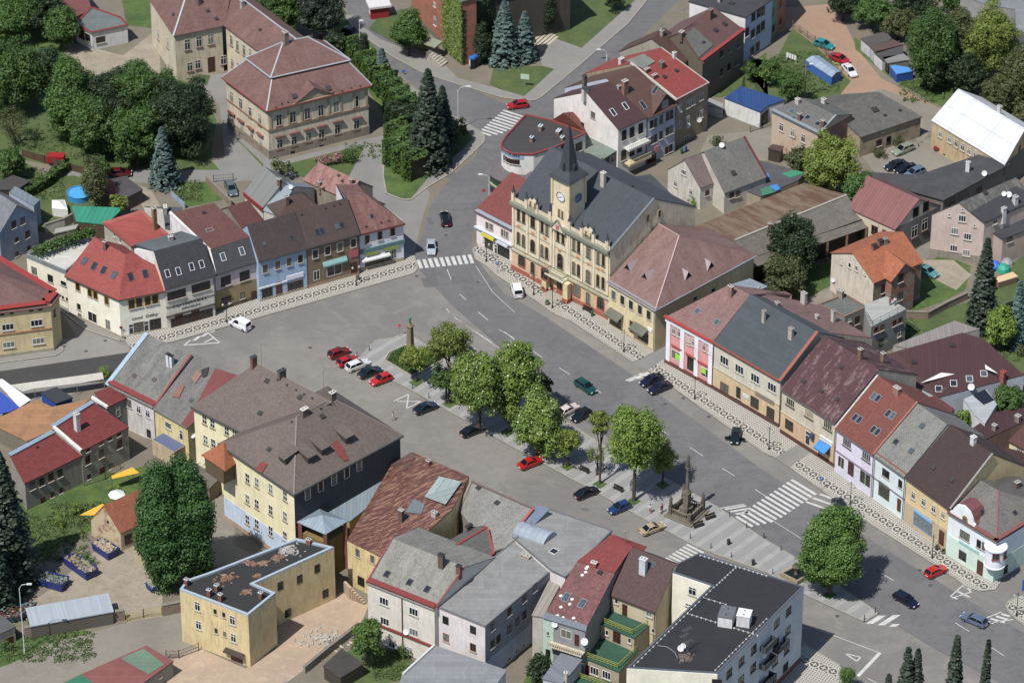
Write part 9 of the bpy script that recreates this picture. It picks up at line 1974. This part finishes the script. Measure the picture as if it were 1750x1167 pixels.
# patches, drains and manholes in the carriageway
tile(0);m=MB()
for(x,y,w_,h_)in((735,483,26,16),(790,478,38,12),(700,560,10,6),(1000,870,12,5),(940,45,22,9),(900,65,15,6),(770,300,18,12),(735,378,10,12)):q=[gp((x+a*w_/2+b*3,y+b*h_/2),.011)for a,b in((-1,1),(1,1),(1,-1),(-1,-1))];m.poly(q)
tag(m.build('asphalt_patch',ground_mat('#6a6a6a','#747473',sc=.3,fine=1.5,name='patch',g=.62)),kind='structure')
m=MB();rnd=random.Random(4)
for(x,y)in((762,402),(816,482),(712,472),(1137,690),(1211,712),(1335,838),(1380,770),(1168,680),(1590,1000),(1572,974),(1431,1052),(1500,640),(180,582),(110,592),(147,600),(530,594),(1100,790),(1640,980),(1500,975)):c=gp((x,y),.013);m.add([c+V((.33*math.cos(i*.628),.33*math.sin(i*.628),0))for i in range(10)],[tuple(range(10))])
tag(m.build('manhole_cover',plain('#4c4a48',.7,.8)),kind='structure')
# grass squares at the foot of the island trees
for i,(x,y)in enumerate(((711,653),(768,690),(868,738),(970,797),(1025,827),(1083,856),(1132,828),(1418,1016))):q=[gp((x+a,y+b),.13)for a,b in((-13,0),(0,8),(13,0),(0,-8))];tag(MB().poly(q).build('grass',G_GRASS2),kind='structure')
# doors of the dark hatchback stand open
t=[o for o in bpy.data.objects if str(o.get('label','')).startswith('dark hatchback with its doors')][0]
for s_ in(-1,1):o=bpy.data.objects.new('door',MB().box((.75,s_*1.25,.65),(.12,s_*.45,0),(.03,0,0),(0,0,.32)).mesh('door',carpaint('#14201f')));COL.objects.link(o);o.parent=t
# small clutter: bins, planters and boards by the shop fronts
for i,(lb,x,y,c_)in enumerate((('green litter bin by the town hall bench',1012,540,'#2f5a40'),('dark litter bin in the middle of the banded paving',1245,930,'#2a2c2e'),('second dark litter bin near the black-roofed block',1287,965,'#33302c'),('grey litter bin beside the taupe house door',612,478,'#6a6a66'),('green wheeled bin behind the tan house',1165,262,'#2a6a4a'),('blue wheeled bin next to the green one',1172,259,'#2c4f8c'))):
 t=thing('litter_bin',lb,'bin',gp((x,y),.12));c=gp((x,y),.12);MB().lathe([(.22,0),(.28,.9),(.3,.95)],c,10).build('bin_body',plain(c_),t);MB().lathe([(.3,.95),(.2,1.08),(.05,1.12)],c,10).build('lid',plain(c_,.5),t)
for lb,x,y in(('round stone planter by the mint corner house door',1612,945),('second stone planter by the brown entrance door',1601,938),('planter near the town hall steps',935,520)):
 t=thing('flower_planter',lb,'planter',gp((x,y),.12));c=gp((x,y),.12);MB().lathe([(.3,0),(.45,.45),(.4,.5)],c,10).build('pot',stone,t);quads('plants',RG.normal(0,.18,(90,3))+np.array(c)+[0,0,.65],unit(90),.08,LM['g'],c,parent=t,kind='stuff')
for(H_,k_,st_,w_,hh_,rows_,nm_,fr_)in PENDING:
 TK=k_;H_.win_now(st_,w_,hh_,rows_,nm_,fr_)
